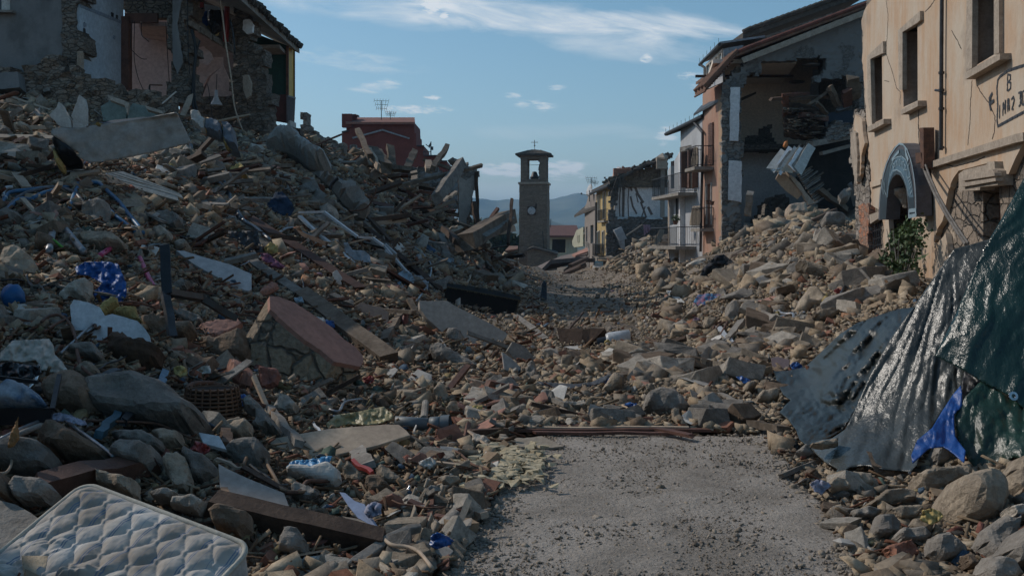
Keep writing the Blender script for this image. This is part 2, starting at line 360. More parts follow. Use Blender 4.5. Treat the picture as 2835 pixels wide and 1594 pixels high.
# ------------------------------------------------------------------ terrain (heights from a thin-plate fit in (x/y, ln y))
CT={
 -1900:[(1400,1.6),(1100,3),(700,6),(400,10),(200,16),(150,26),(100,40)],
 -900:[(1500,2.4),(1100,3.6),(750,6),(500,9),(330,13),(250,19),(200,27),(160,40)],
 -300:[(1800,3.0),(1594,4.3),(1330,5.4),(1000,7),(780,10),(600,14),(450,19),(330,25),(260,30),(230,40),(330,60),(640,220)],
 0:[(1900,2.8),(1594,4.6),(1400,5.3),(1200,6.2),(1000,7.6),(850,9.3),(700,12),(600,14.5),(500,17),(400,21),(320,25),(250,29),(235,40),(330,60)],
 300:[(1900,3.2),(1594,4.7),(1400,5.5),(1200,6.5),(1000,8.2),(850,10.1),(700,13),(600,15.5),(500,18),(400,23),(330,27),(290,32),(270,42),(380,60),(650,220)],
 600:[(1900,3.6),(1594,4.8),(1400,5.7),(1200,7.4),(1000,10),(850,12.8),(700,16.5),(600,19.5),(500,22.5),(420,26),(350,31),(330,38),(400,60)],
 850:[(1900,3.7),(1594,4.9),(1400,6.15),(1200,8.25),(1000,11.4),(850,15),(700,20),(600,24.5),(500,29),(420,35),(375,41),(385,48),(460,65)],
 1000:[(1594,5.0),(1400,6.35),(1200,8.6),(1000,12.6),(850,17),(700,24),(600,29.5),(520,35),(470,42),(440,48),(480,60),(660,220)],
 1150:[(1900,3.8),(1594,5.05),(1300,7.35),(1100,10.6),(950,15.2),(850,20.3),(750,27.5),(650,35),(570,43),(510,50),(560,62)],
 1300:[(1594,5.05),(1200,8.75),(1000,13.9),(880,21),(800,29),(720,37),(660,45),(660,56),(700,80),(690,220)],
 1420:[(1594,5.05),(1200,8.76),(1000,14),(880,21.7),(810,31.5),(760,42),(735,55),(735,80),(745,110),(752,140),(715,220)],
 1500:[(1900,3.8),(1594,5.05),(1200,8.76),(1000,14),(880,21.8),(800,34.8),(775,46),(762,60),(757,100),(757,140),(700,220)],
 1650:[(1594,5.05),(1200,8.76),(1100,10.8),(950,16.2),(880,21.8),(830,29),(812,37),(811,60),(808,90),(760,140)],
 1705:[(1594,5.05),(950,16.2),(880,21.8),(825,29),(806,37),(800,55),(796,82),(760,130)],
 1750:[(1594,5.05),(1180,9.1),(1000,14),(900,20),(835,28),(802,37),(772,48),(742,58),(708,68),(692,80),(690,100),(690,220)],
 1850:[(1594,5.05),(1180,9.1),(1000,14),(900,19.8),(832,26),(788,33),(764,43),(750,54),(705,66),(688,84)],
 2000:[(1900,3.8),(1594,5.05),(1180,9.1),(1050,12.1),(950,15.4),(852,20),(780,25),(728,31),(692,41),(676,48),(668,60)],
 2150:[(1594,5.05),(1200,8.75),(1100,10.75),(950,15),(855,18.7),(758,22.6),(695,27.5),(650,34),(618,42),(602,50),(630,70),(660,220)],
 2300:[(1594,5.05),(1300,7.38),(1200,8.76),(1100,10.5),(1000,12.8),(905,15.6),(812,18.4),(718,21.8),(652,26),(610,32),(592,42),(615,60)],
 2450:[(1900,3.7),(1594,5.0),(1400,6.32),(1250,7.8),(1100,10),(920,13.5),(800,17),(760,20),(735,25),(700,40)],
 2650:[(1594,4.9),(1400,6.0),(1250,7.1),(1050,9),(870,12),(800,16),(760,25)],
 2835:[(1900,3.4),(1594,4.7),(1400,5.6),(1250,6.6),(1050,8),(870,10.5),(800,14),(760,22),(660,220)],
 3400:[(1900,2.4),(1594,4.4),(1300,5.8),(1000,8),(820,12),(760,20)],
 4600:[(1900,2.0),(1594,4.0),(1100,7),(800,12),(720,20),(650,100)],
}
TS=np.array([[(u-CU)/F*2.2,math.log(Y),EYE+(HV-v)/F*Y] for u,l in CT.items() for v,Y in l])
def _k(r2): return np.where(r2>1e-12,.5*r2*np.log(np.maximum(r2,1e-12)),0)
def _fit():
    n=len(TS);X=TS[:,:2];K=_k(((X[:,None]-X[None])**2).sum(-1))+np.eye(n)*1e-4
    Pm=np.c_[np.ones(n),X];A=np.zeros((n+3,n+3));A[:n,:n]=K;A[:n,n:]=Pm;A[n:,:n]=Pm.T
    return np.linalg.solve(A,np.r_[TS[:,2],np.zeros(3)])
TW=_fit()
def hgt(X,Y):
    """smooth ground height, arrays of world x, y"""
    X=np.atleast_1d(np.asarray(X,float));Y=np.maximum(np.atleast_1d(np.asarray(Y,float)),1.2)
    q=np.stack([np.clip(X/Y,-1.2,1.2)*2.2,np.log(Y)],-1).reshape(-1,2);out=np.empty(len(q));n=len(TS)
    for i in range(0,len(q),20000):
        b=q[i:i+20000];out[i:i+20000]=_k(((b[:,None]-TS[None,:,:2])**2).sum(-1))@TW[:n]+TW[n]+b@TW[n+1:]
    return np.clip(out,-4,10).reshape(X.shape)
# lookup grid for speed
GS=np.linspace(-1.2,1.2,361);GT=np.linspace(math.log(1.3),math.log(230),401)
_SS,_TT=np.meshgrid(GS,GT,indexing='ij');GH=hgt(_SS*np.exp(_TT),np.exp(_TT))
def hfast(s,t):
    a=np.clip((s-GS[0])/(GS[1]-GS[0]),0,359.999);b=np.clip((t-GT[0])/(GT[1]-GT[0]),0,399.999)
    i=a.astype(int);j=b.astype(int);a=a-i;b=b-j
    return GH[i,j]*(1-a)*(1-b)+GH[i+1,j]*a*(1-b)+GH[i,j+1]*(1-a)*b+GH[i+1,j+1]*a*b
_ty=np.linspace(math.log(2.2),math.log(200),420)
def hits(u,v):
    """where the rays through photo pixels meet the ground: arrays X, Y, Z (Y = nan when they miss)"""
    u=np.atleast_1d(np.asarray(u,float));v=np.atleast_1d(np.asarray(v,float));s=(u-CU)/F;e=(HV-v)/F
    Yv=np.exp(_ty);Hs=hfast(np.repeat(s[:,None],len(_ty),1),np.repeat(_ty[None],len(s),0));Zr=EYE+e[:,None]*Yv[None]
    b=Hs>=Zr;k=b.argmax(1);ok=b.any(1);k=np.maximum(k,1);r=np.arange(len(s))
    d0=Zr[r,k-1]-Hs[r,k-1];d1=Zr[r,k]-Hs[r,k];f=np.clip(d0/np.maximum(d0-d1,1e-9),0,1)
    Y=np.exp(_ty[k-1]+(_ty[k]-_ty[k-1])*f);Y=np.where(ok,Y,np.nan)
    return s*Y,Y,EYE+e*Y
def H(u,v,lift=0.0):
    """the ground point seen at a pixel, moved `lift` metres towards the camera"""
    x,y,z=hits([u],[v]);p=Vector((float(x[0]),float(y[0]),float(z[0])))
    if math.isnan(p.y):p=P(u,v,60)
    e=Vector((0,0,EYE)); return p+(e-p).normalized()*lift
def gz(x,y): return float(hfast(np.array([x/y]),np.array([math.log(max(y,1.3))]))[0])
ROAD=[(1180,1700),(1240,1594),(1290,1450),(1400,1340),(1430,1260),(1560,1195),(1900,1190),(2130,1190),(2190,1300),(2330,1450),(2400,1594),(2440,1700)]

# ------------------------------------------------------------------ palette
GREY=(.30,.268,.232);TAN=(.40,.325,.245);BROWN=(.25,.182,.13);PALE=(.52,.46,.385)
mStone={k:M('stone_'+k,c,tuple(x*.55 for x in c),5,.92,.8,28,rnd=.35,spec=.2,bdist=.03) for k,c in dict(grey=GREY,tan=TAN,brown=BROWN,pale=PALE).items()}
mDebris=M('debris',(1,.95,.87),(.58,.53,.465),5,.92,.6,30,spec=.2,attr=True)
mSoil=M('rubble_soil',(.29,.24,.19),(.15,.12,.095),2.2,.96,1.0,13,spec=.15,bdist=.06)
mRoad=M('road_dust',(.42,.372,.325),(.27,.235,.20),1.4,.96,.9,34,spec=.15,thr=(.36,.62),bdist=.04,det=9)
mWood=M('wood_weathered',(.25,.18,.125),(.13,.09,.06),3,.85,.5,22,stretch=(1,1,1),rnd=.5,spec=.25)
mWoodD=M('wood_dark',(.11,.07,.048),(.05,.032,.024),4,.8,.5,24,rnd=.4,spec=.25)
mWoodG=M('wood_grey',(.28,.255,.225),(.15,.13,.11),4,.9,.5,24,rnd=.4,spec=.2)
mWoodR=M('wood_red_brown',(.16,.07,.045),(.08,.036,.025),3,.7,.4,22,rnd=.3)
mBoard=M('board_pale',(.47,.36,.26),(.32,.24,.175),2,.75,.15,18,rnd=.15)
mPlast=M('plaster_white',(.56,.53,.48),(.40,.37,.33),2.5,.9,.3,20,rnd=.2)
mConc=M('concrete',(.31,.28,.245),(.2,.178,.152),3,.93,.7,26,rnd=.2,spec=.2)
mTerra=M('terracotta_plaster',(.40,.20,.145),(.30,.155,.115),2,.85,.25,14)
mBrick=M('brick',(.36,.17,.11),(.22,.11,.08),5,.93,.6,30,rnd=.4,spec=.2)
mFoam=M('insulation_foam',(.50,.38,.15),(.36,.26,.10),5,.95,.6,16,rnd=.2)
mMetal=M('metal_grey',(.30,.31,.33),(.18,.17,.165),5,.45,.15,30,metal=.7)
mMetalD=M('metal_dark',(.06,.06,.065),(.035,.033,.032),6,.5,.15,30,metal=.4)
mRust=M('rust',(.16,.08,.05),(.07,.04,.03),8,.85,.4,40)
mWhiteM=M('white_enamel',(.55,.56,.57),(.42,.42,.42),2,.38,.08,18)
mBlueM=M('blue_metal',(.03,.15,.30),(.05,.10,.16),6,.45,.1,30)
mBlueP=M('blue_plastic',(.02,.10,.33),(.015,.06,.2),3,.35,.3,14)
mBlackP=M('black_plastic',(.018,.018,.02),(.01,.01,.011),3,.35,.2,14)
mCable=M('cable_black',(.025,.025,.027),(.015,.015,.015),3,.55,.1)
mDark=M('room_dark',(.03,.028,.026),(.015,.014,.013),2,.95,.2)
mTile=M('roof_tile',(.26,.14,.095),(.13,.085,.065),3,.9,.5,14,spec=.2)
mTileD=M('roof_tile_mossy',(.11,.095,.08),(.055,.05,.045),3,.9,.6,14,spec=.2)
mGlass=bpy.data.materials.new('window_glass');mGlass.use_nodes=True
_b=mGlass.node_tree.nodes['Principled BSDF'];_b.inputs['Base Color'].default_value=(.03,.035,.04,1);_b.inputs['Roughness'].default_value=.08;_b.inputs['Specular IOR Level'].default_value=.7


def grid_mesh(name,mat,nu,nv,pos,smooth=True,uv=False):
    me=bpy.data.meshes.new(name);V=np.asarray(pos).reshape(-1,3)
    i,j=np.meshgrid(np.arange(nu-1),np.arange(nv-1),indexing='ij');a=(i*nv+j).ravel()
    Fq=np.stack([a,a+nv,a+nv+1,a+1],-1)
    me.vertices.add(len(V));me.vertices.foreach_set('co',V.astype(np.float32).ravel())
    me.loops.add(Fq.size);me.loops.foreach_set('vertex_index',Fq.ravel().astype(np.int32))
    me.polygons.add(len(Fq));me.polygons.foreach_set('loop_start',np.arange(0,Fq.size,4,dtype=np.int32));me.polygons.foreach_set('loop_total',np.full(len(Fq),4,dtype=np.int32))
    me.polygons.foreach_set('use_smooth',np.full(len(Fq),smooth));me.update(calc_edges=True);me.validate()
    if uv:
        ul=me.uv_layers.new(name='UVMap');uu=np.stack([(Fq//nv)/(nu-1),(Fq % nv)/(nv-1)],-1).reshape(-1,2);ul.data.foreach_set('uv',uu.astype(np.float32).ravel())
    me.materials.append(mat);o=bpy.data.objects.new(name,me);COL.objects.link(o); return o


def fbm(x,y,sc,octv=5,seed=0):
    """vectorised value-noise fractal on arrays"""
    R=np.random.default_rng(seed);out=np.zeros(x.shape);amp=1.0;tot=0
    for o in range(octv):
        T=R.random((256,256));X=x*sc*2**o+17.3*o;Yy=y*sc*2**o+9.1*o
        i=np.floor(X).astype(int);j=np.floor(Yy).astype(int);a=X-i;b=Yy-j;a=a*a*(3-2*a);b=b*b*(3-2*b)
        g= lambda p,q:T[p % 256,q % 256]
        out+=amp*(g(i,j)*(1-a)*(1-b)+g(i+1,j)*a*(1-b)+g(i,j+1)*(1-a)*b+g(i+1,j+1)*a*b);tot+=amp;amp*=.55
    return out/tot*2-1


def roadmask(X,Y):
    """1 on the cleared gravel track, 0 in the rubble"""
    u=CU+X/Y*F;v=HV+EYE/Y*F+fbm(X,Y,1.1,3,5)*25;u=u+fbm(X,Y,.9,4,6)*160/np.maximum(Y*.25,1)
    return inpoly(u,v,ROAD).astype(float)


def rut(X,Y):
    w=.07*np.sin(Y*.5); return np.exp(-((X-.30-w)/.13)**2)+np.exp(-((X-1.55-w)/.14)**2)

def terrain():
    s=np.r_[np.linspace(-1.6,-.6,50)[:-1],np.linspace(-.6,.6,420),np.linspace(.6,1.6,50)[1:]];t=np.linspace(math.log(1.5),math.log(225),560)
    SS,TT=np.meshgrid(s,t,indexing='ij');Y=np.exp(TT);X=SS*Y
    Z=hfast(SS,TT);m=roadmask(X,Y)
    md=np.clip(np.minimum(np.abs(Z)*2.2,1)+.12,0,1)*(1-m)
    near=np.clip(Y/60,0,1)
    Z=Z+md*(fbm(X,Y,1.1,6,1)*.22+fbm(X,Y,.35,3,2)*.30*near)+m*fbm(X,Y,2.2,5,3)*.02-.03-.05*(1-m)
    o=grid_mesh('rubble_ground',mSoil,len(s),len(t),np.stack([X,Y,Z],-1))
    tag(o,None,None,kind='structure')
    # gravel track, a sheet of its own a few millimetres above the ground
    s2=np.linspace(-.14,.42,300);t2=np.linspace(math.log(2.0),math.log(10.5),300);SS,TT=np.meshgrid(s2,t2,indexing='ij');Y=np.exp(TT);X=SS*Y
    m=roadmask(X,Y);Z=hfast(SS,TT)+fbm(X,Y,2.2,5,3)*.02-.03+.006+fbm(X,Y,.5,2,8)*.006-.004*rut(X,Y)
    for _ in range(10):
        q=m.copy();q[1:-1,1:-1]=(m[1:-1,1:-1]*2+m[2:,1:-1]+m[:-2,1:-1]+m[1:-1,2:]+m[1:-1,:-2])/6;m=q
    Z-=(1-np.clip(m*1.6,0,1))*.18
    o=grid_mesh('gravel_track',mRoad,300,300,np.stack([X,Y,Z],-1));tag(o,None,None,kind='structure')
    # plain beyond the town, out to the horizon
    a=np.linspace(-14000,14000,40);b=np.r_[np.linspace(-20,215,8),np.geomspace(240,15000,30)];A,Bm=np.meshgrid(a,b,indexing='ij')
    Z=np.full(A.shape,-4.6)-np.clip(Bm/3000,0,1)*10;o=grid_mesh('ground',M('far_ground',(.10,.11,.06),(.06,.07,.035),.01,.95,0),40,len(b),np.stack([A,Bm,Z],-1));tag(o,None,None,kind='structure')
    # hills on the horizon
    mH=M('hill_scrub',(.15,.15,.09),(.03,.055,.035),.0022,.95,0,.012,thr=(.42,.6),det=9)
    for nm,Y0,ridge,dep in (('hills',4200,[(-600,600),(300,590),(900,575),(1150,562),(1290,548),(1335,556),(1380,567),(1440,563),(1500,565),(1560,556),(1600,547),(1650,553),(1750,566),(2000,575),(2500,590),(3500,600)],1500),
                              ('near_hills',2100,[(-600,640),(900,640),(1250,636),(1330,618),(1380,606),(1440,604),(1500,612),(1560,628),(1640,632),(1800,640),(3500,645)],700)):
        us=np.linspace(-600,3500,420);rv=np.interp(us,[p[0] for p in ridge],[p[1] for p in ridge]);tt=np.linspace(0,1,60)
        U,T_=np.meshgrid(us,tt,indexing='ij');R2=np.repeat(rv[:,None],60,1);Yh=Y0-dep*(1-T_);Yh=np.where(T_>.85,Y0+(T_-.85)*3000,Yh)
        top=(HV-R2)/F*Y0;prof=np.where(T_<=.85,np.sin(np.clip(T_/.85,0,1)*math.pi/2)**1.2,1-(T_-.85)*3)
        X=(U-CU)/F*Yh;Z=EYE+top*prof-(1-prof)*22;Z+=fbm(X,Yh,.004,6,21)*26*prof*(1 if nm=='hills' else .5)
        o=grid_mesh(nm,mH,len(us),60,np.stack([X,Yh,Z],-1));tag(o,None,None,kind='structure')
terrain()
# ------------------------------------------------------------------ buildings on the right
def C4(l): return [(1800+x/2.068,y/2.068) for x,y in l]
def C3(l): return [(1400+x/3.368,370+y/3.368) for x,y in l]
def C1(l): return [(x/3.016,y/3.016) for x,y in l]
def C5(l): return [(2300+x/1.766,y/1.766) for x,y in l]
def C7(l): return [(1840+x/3.532,350+y/3.532) for x,y in l]
def C6(l): return [(2120+x/3.532,230+y/3.532) for x,y in l]
mPeach=facade_mat('render_peach',(.49,.33,.215),(.53,.455,.365),(.27,.215,.17))
mRub=masonry('rubble_masonry',(.34,.29,.24),(.22,.19,.165),(.17,.15,.13),2.6,1.9,.9)
mRubD=masonry('rubble_masonry_grey',(.26,.235,.21),(.17,.155,.14),(.12,.11,.10),3.0,2.2,.9,plaster=(.25,.24,.225),pthr=.6)
mRubW=masonry('rubble_masonry_warm',(.33,.26,.20),(.20,.165,.135),(.15,.13,.11),2.3,2.0,1.0,plaster=(.42,.34,.26),pthr=.62)
mTrim=M('stone_trim',(.42,.345,.27),(.28,.225,.175),5,.85,.3,25)
mGrey=facade_mat('render_grey',(.17,.165,.16),(.23,.22,.21),(.10,.095,.09))
mPink=facade_mat('render_pink',(.40,.215,.15),(.40,.27,.205),(.2,.14,.11))
mWhiteF=facade_mat('render_white',(.46,.47,.48),(.36,.36,.37),(.22,.21,.2))
mYel=facade_mat('render_yellow',(.45,.31,.12),(.45,.35,.19),(.3,.22,.12))
mCream=facade_mat('render_cream',(.46,.45,.32),(.40,.38,.30),(.22,.2,.16))
mInt=M('interior_cream',(.78,.66,.54),(.68,.57,.47),1.2,.9,.15,9)
mIntW=M('interior_white',(.78,.76,.75),(.66,.64,.63),1.2,.9,.15,9)
mIntB=M('interior_pale_blue',(.46,.52,.57),(.38,.43,.48),1.2,.8,.1,9)
mIntP=M('interior_pink',(.56,.42,.385),(.48,.36,.33),1.2,.85,.1,9)
mShut=M('shutter_brown',(.20,.095,.06),(.12,.06,.04),4,.6,.2,20)
mGraf=M('spray_black',(.025,.028,.035),(.05,.05,.055),9,.6,.0)

R=Pl(5.234,0,.139,1)


def right_house():
    t=thing('plastered_house','peach plastered house on the right with stone framed windows and sprayed lettering','house',R.px(2600,660)*1.0)
    top=9.1
    # outline in pixels: far ragged corner, up and over the top out of frame, near end out of frame
    out=C5([(200,2),(160,60),(150,100),(158,180),(152,300),(165,430),(172,560),(178,640),(182,760),(196,830),(198,905),(196,1000),(250,1040),(256,1090),(262,1300),(240,1500)])+[(2460,800),(2590,815),(2835,870),(3700,1000),(4300,1100),(4300,-1900),(3700,-1400),(3000,-700),(2700,-330),(2560,-160),(2475,-60),(2458,5),(2446,-12),(2425,-4)]
    arch=C5([(283,1085),(284,1000),(296,930),(318,880),(345,862),(368,900),(386,960),(396,1060),(402,1200),(405,1420),(300,1420),(292,1200)])
    w1=C5([(193,290),(250,262),(253,582),(201,607)]);w2=C5([(350,158),(424,112),(425,492),(354,525)]);w3=C5([(692,-60),(797,-150),(797,268),(690,333)])
    w0=C5([(196,1110),(240,1070),(246,1200),(205,1225)])
    brk=C5([(625,835),(600,870),(575,930),(560,1010),(545,1080),(520,1120),(505,1185),(520,1190),(560,1140),(573,1240),(600,1420),(940,1420),(1500,1420),(1500,640),(1000,700),(938,706),(905,765),(870,850),(820,850),(803,790)])
    brk=jag(brk[:-9],1.5,9,closed=False,seed=3)+[(2832,800),(3700,870),(3700,300),(2832,398),(2812,436),(2792,482),(2764,482),(2755,446)]
    pts=jag(out[:15],2.0,10,closed=False,seed=4)+out[15:]
    wall(R,pts,mPeach,'plaster_wall',t,.10,[arch,w1,w2,w3,w0,brk])
    # masonry behind the render, seen where it has fallen, with real window reveals
    Rm=R.off(-.11)
    door=C5([(745,915),(820,900),(832,1060),(838,1420),(745,1420)]);hol=C5([(585,985),(640,950),(700,960),(745,945),(745,1420),(590,1420)])
    full=[(2400,0),(2386,100),(2394,300),(2408,480),(2412,600),(2440,840),(2600,830),(2835,890),(4000,1050),(4000,-1500),(2900,-500),(2600,-200),(2500,-80)]
    wall(Rm,full,mRubW,'masonry_wall',t,.50,[arch,w1,w2,w3,door,w0])
    # torn masonry jamb beside the far corner
    rough_wall(R.off(-.05),C5([(120,545),(165,535),(180,620),(196,900),(200,1010),(185,1440),(130,1440),(128,1000),(118,880),(100,760),(105,640)]),mRub,'broken_corner',t,.5,.11,.06)
    rough_wall(R.off(.02),C5([(135,985),(185,1000),(190,1180),(182,1380),(140,1300)]),masonry('orange_brick',(.42,.17,.09),(.3,.2,.15),(.28,.24,.21),5,1.6,.8),'brick_corner',t,.2,.09,.03)
    wall(R.off(.10),jag(C5([(118,560),(150,580),(166,700),(150,760),(146,850),(128,900),(115,850),(100,740),(96,680),(110,640)]),1,8,seed=8),mPeach,'hanging_render',t,.08)
    wall(R.off(.16),jag(C5([(96,690),(108,640),(122,650),(130,760),(128,890),(116,880),(104,780)]),1,8,seed=9),mTrim,'stone_jamb',t,.10)
    # dark rooms behind: floor, back and side walls so that the openings look into something
    dR=R.off(-4.0)
    mRoom=M('room_wall',(.36,.28,.22),(.26,.2,.16),1.5,.9,.1)
    for (ua,ub,va,vb) in ((2390,3600,-700,500),(2405,3600,510,1100)):
        a=R.off(-.62);b=dR;q=[a.px(ua,300),a.px(ub,300)];zt=R.px(2600,va if va>-300 else -300).z;zb=R.px(2600,vb if vb<560 else 900).z
    zt,zb=8.0,-.2
    A=R.off(-.615).px(2420,300);B=R.off(-.615).px(3300,300);mb=MB()
    n=-R.n*4.0
    A.z=B.z=0
    for z in (zb,2.9,6.9,8.4):mb.prism([A+Vector((0,0,z)),B+Vector((0,0,z)),B+n+Vector((0,0,z)),A+n+Vector((0,0,z))],(0,0,.15))
    mb.prism([A+n+Vector((0,0,zb)),B+n+Vector((0,0,zb)),B+n+Vector((0,0,8.4)),A+n+Vector((0,0,8.4))],-R.n*.2)
    for f in (0,.28,.55,.8):c=A.lerp(B,f);mb.prism([c+Vector((0,0,zb)),c+n+Vector((0,0,zb)),c+n+Vector((0,0,8.4)),c+Vector((0,0,8.4))],R.d*.15)
    mb.build('inner_rooms',mRoom,t)
    # windows: moulded stone frame, sill and glass set deep in the reveal
    for k,(hole,fr,sill) in enumerate(((w1,[(178,275),(255,203),(256,262),(250,262),(193,290),(201,607),(180,485)],[(178,622),(258,582),(258,606),(178,648)]),
                          (w2,[(328,150),(436,55),(436,100),(424,112),(350,158),(350,440),(333,440)],[(340,540),(425,493),(426,520),(343,562)]),
                          (w3,[(664,-60),(822,-190),(822,262),(797,268),(797,-150),(692,-60),(690,333),(660,352)],[(655,355),(826,262),(826,292),(657,390)]))):
        f=wall(R.off(.07),C5(fr),mTrim,'window_surround',t,.09)
        MB().prism(R.off(.16).L(C5(sill)),-R.n*.25).build('sill',mTrim,f)
        # inner moulding line
        q=C5(fr);h=hole
        wall(R.off(-.02),[(h[0][0]-2.5,h[0][1]),(h[0][0]+1.2,h[0][1]),(h[3][0]+1.2,h[3][1]),(h[3][0]-2.5,h[3][1])],mTrim,'jamb',f,.1)
        # casement: set back frame with two leaves
        h3=[R.px(*p) for p in hole];off=-R.n*.46;wd=h3[1]-h3[0]
        e_=(h3[1]-h3[0]).normalized();MB().prism([h3[0]+e_*.002,h3[3]+e_*.002,h3[3]+e_*.002-R.n*.6,h3[0]+e_*.002-R.n*.6],e_*.03).build('reveal',M('reveal_plaster',(.40,.32,.26),(.3,.24,.2),3,.9,.2),f)
        cas=MB();up=Vector((0,0,1))
        b0,b1,t1,t0=h3[3]+off,h3[2]+off,h3[1]+off,h3[0]+off
        for a_,b_ in ((b0,t0),(b1,t1),(b0,b1),(t0,t1),(b0.lerp(b1,.5),t0.lerp(t1,.5))):cas.beam(a_,b_,.08,.05)
        cas.build('casement',mWoodD,f)
        MB().prism([b0-R.n*.03,b1-R.n*.03,t1-R.n*.03,t0-R.n*.03],-R.n*.01).build('pane',mGlass,f)
    # lower left barred window
    bars=MB()
    for x in (205,214,223,232,240):bars.tube([R.off(-.08).px(*p) for p in C5([(x,1065+(240-x)*.7),(x+6,1218)])],.014,5)
    for y in (1085,1120,1160,1195):bars.tube([R.off(-.08).px(*p) for p in C5([(196,y+15),(244,y)])],.012,5)
    bars.build('window_grille',mMetalD,t);wall(R.off(.06),C5([(203,1225),(262,1212),(266,1255),(206,1265)]),mTrim,'lower_sill',t,.2)
    wall(R.off(.05),C5([(188,1050),(240,1032),(244,1060),(192,1095)]),mTrim,'lower_lintel',t,.12)
    # cornice band in two runs
    mb=MB();mb.prism(R.off(.10).L(C5([(448,803),(905,655),(938,648),(940,690),(905,697),(640,774),(466,828)])),-R.n*.14);mb.build('cornice',mTrim,t)
    mb=MB();mb.prism(R.off(.05).L(C5([(190,890),(243,876),(243,902),(192,918)])),-R.n*.06);mb.build('cornice',mPeach,t)
    # stepped keystone above the doorway
    for k,(x0,x1,y0,y1) in enumerate(((623,803,790,935),(640,790,812,922),(655,780,835,905))):
        pass
    kb=MB();pl=R.off(.12)
    kb.prism(pl.L(C5([(625,850),(650,832),(762,805),(762,792),(800,790),(802,822),(815,835),(816,905),(730,915),(728,930),(625,935)])),-R.n*.22)
    kb.prism(R.off(.17).L(C5([(640,862),(790,828),(800,845),(802,860),(640,885)])),-R.n*.1);kb.prism(R.off(.17).L(C5([(640,895),(805,870),(806,885),(640,915)])),-R.n*.1)
    kb.build('door_lintel',mTrim,t)
    MB().prism(R.off(-.35).L(C5([(752,930),(822,912),(834,1060),(838,1400),(760,1400)])),-R.n*.06).build('door',mShut,t)
    # cracks: thin dark gaps running through the render
    cr=0
    for l in ([(270,0),(280,80),(275,180),(268,260),(300,350),(320,430),(340,450),(338,520)],[(430,530),(428,600),(432,700),(445,780)],[(690,395),(683,500),(680,600),(668,720)],
              [(715,420),(745,470),(770,500),(803,570),(800,640),(785,690)],[(545,800),(600,815),(700,790),(760,765)],[(262,395),(295,400)],[(590,150),(620,200),(640,250)],[(460,60),(490,30),(520,-20)]):
        ribbon(R,jag(C5(l),.8,5,closed=False,seed=cr),.012 if cr != 1 else .03,'crack',mDark,t,.004,.003);cr+=1
    # sprayed survey mark
    def Z2(l): return [(2680+x/6.297,150+y/6.297) for x,y in l]
    S_=[[(518,1260),(505,1150),(518,900),(503,600),(520,450),(560,390),(700,290),(850,240),(960,205),(1250,120)],[(518,1260),(976,1010),(1260,870)],
          [(690,350),(684,660)],[(690,355),(740,370),(738,440),(700,490),(745,500),(740,600),(684,655)],
          [(550,900),(548,1120),(580,1100)],[(603,1070),(612,850),(632,960),(652,810),(648,1050)],[(690,1000),(690,790),(712,790),(712,860),(692,890),(718,900),(716,980),(690,1000)],
          [(755,790),(790,745),(805,800),(765,960),(805,960)],[(878,680),(920,660),(905,770),(920,800),(905,890),(868,930)],[(940,660),(938,880),(975,880),(990,650),(940,655)],[(1020,640),(1040,820),(1060,620)],
          [(415,690),(372,780),(380,900),(402,985)],[(380,870),(460,800)],[(372,790),(415,760)]]
    for k,l in enumerate(S_):
        q=Z2(l);ribbon(R,jag(q,.25,3,closed=False,seed=k),.045 if k<2 else .03 if k<11 else .055,'spray_stroke',mGraf,t,.003+.0005*k,.002)
    return t
right_house()

# rain pipe on the facade
t=MB();pl=R.off(.07)
t.tube([pl.px(*p) for p in C5([(542,-300),(543,0),(541,250),(539,735)])],.035,8)
for y in (355,440,530,720):t.tube([pl.px(*p) for p in C5([(541,y-4),(541,y+8)])],.052,8)
t.tube([pl.px(*p) for p in C5([(541,446),(512,442)])],.025,6)
tag(t.build('drain_pipe',mMetalD),'thin dark drain pipe running down the peach plastered wall','drain pipe')
t=MB();pl=R.off(.16);t.box(pl.px(*C5([(472,725)])[0]),(.22,.2,.75),(R.d,R.n,Vector((0,0,1))),.02);t.box(pl.px(*C5([(462,775)])[0]),(.3,.25,.2),(R.d,R.n,Vector((0,0,1))),.04)
tag(t.build('flue_box',mRust),'rusty brown box hanging on the peach wall above the cornice','box')
pts=C5([(448,800),(470,860),(510,950),(560,1040),(610,1120),(662,1195)])
t=MB();t.tube([R.off(.12+.1*i).px(*p) for i,p in enumerate(pts)],.03,7);t.tube([R.off(.2+.1*i).px(p[0]+6,p[1]-3) for i,p in enumerate(pts)],.02,5)
tag(t.build('loose_cable',M('cable_grey',(.2,.18,.16),(.1,.09,.08),5,.8,.4)),'thick grey cable sagging diagonally down the peach wall beside the arched sign','cable')
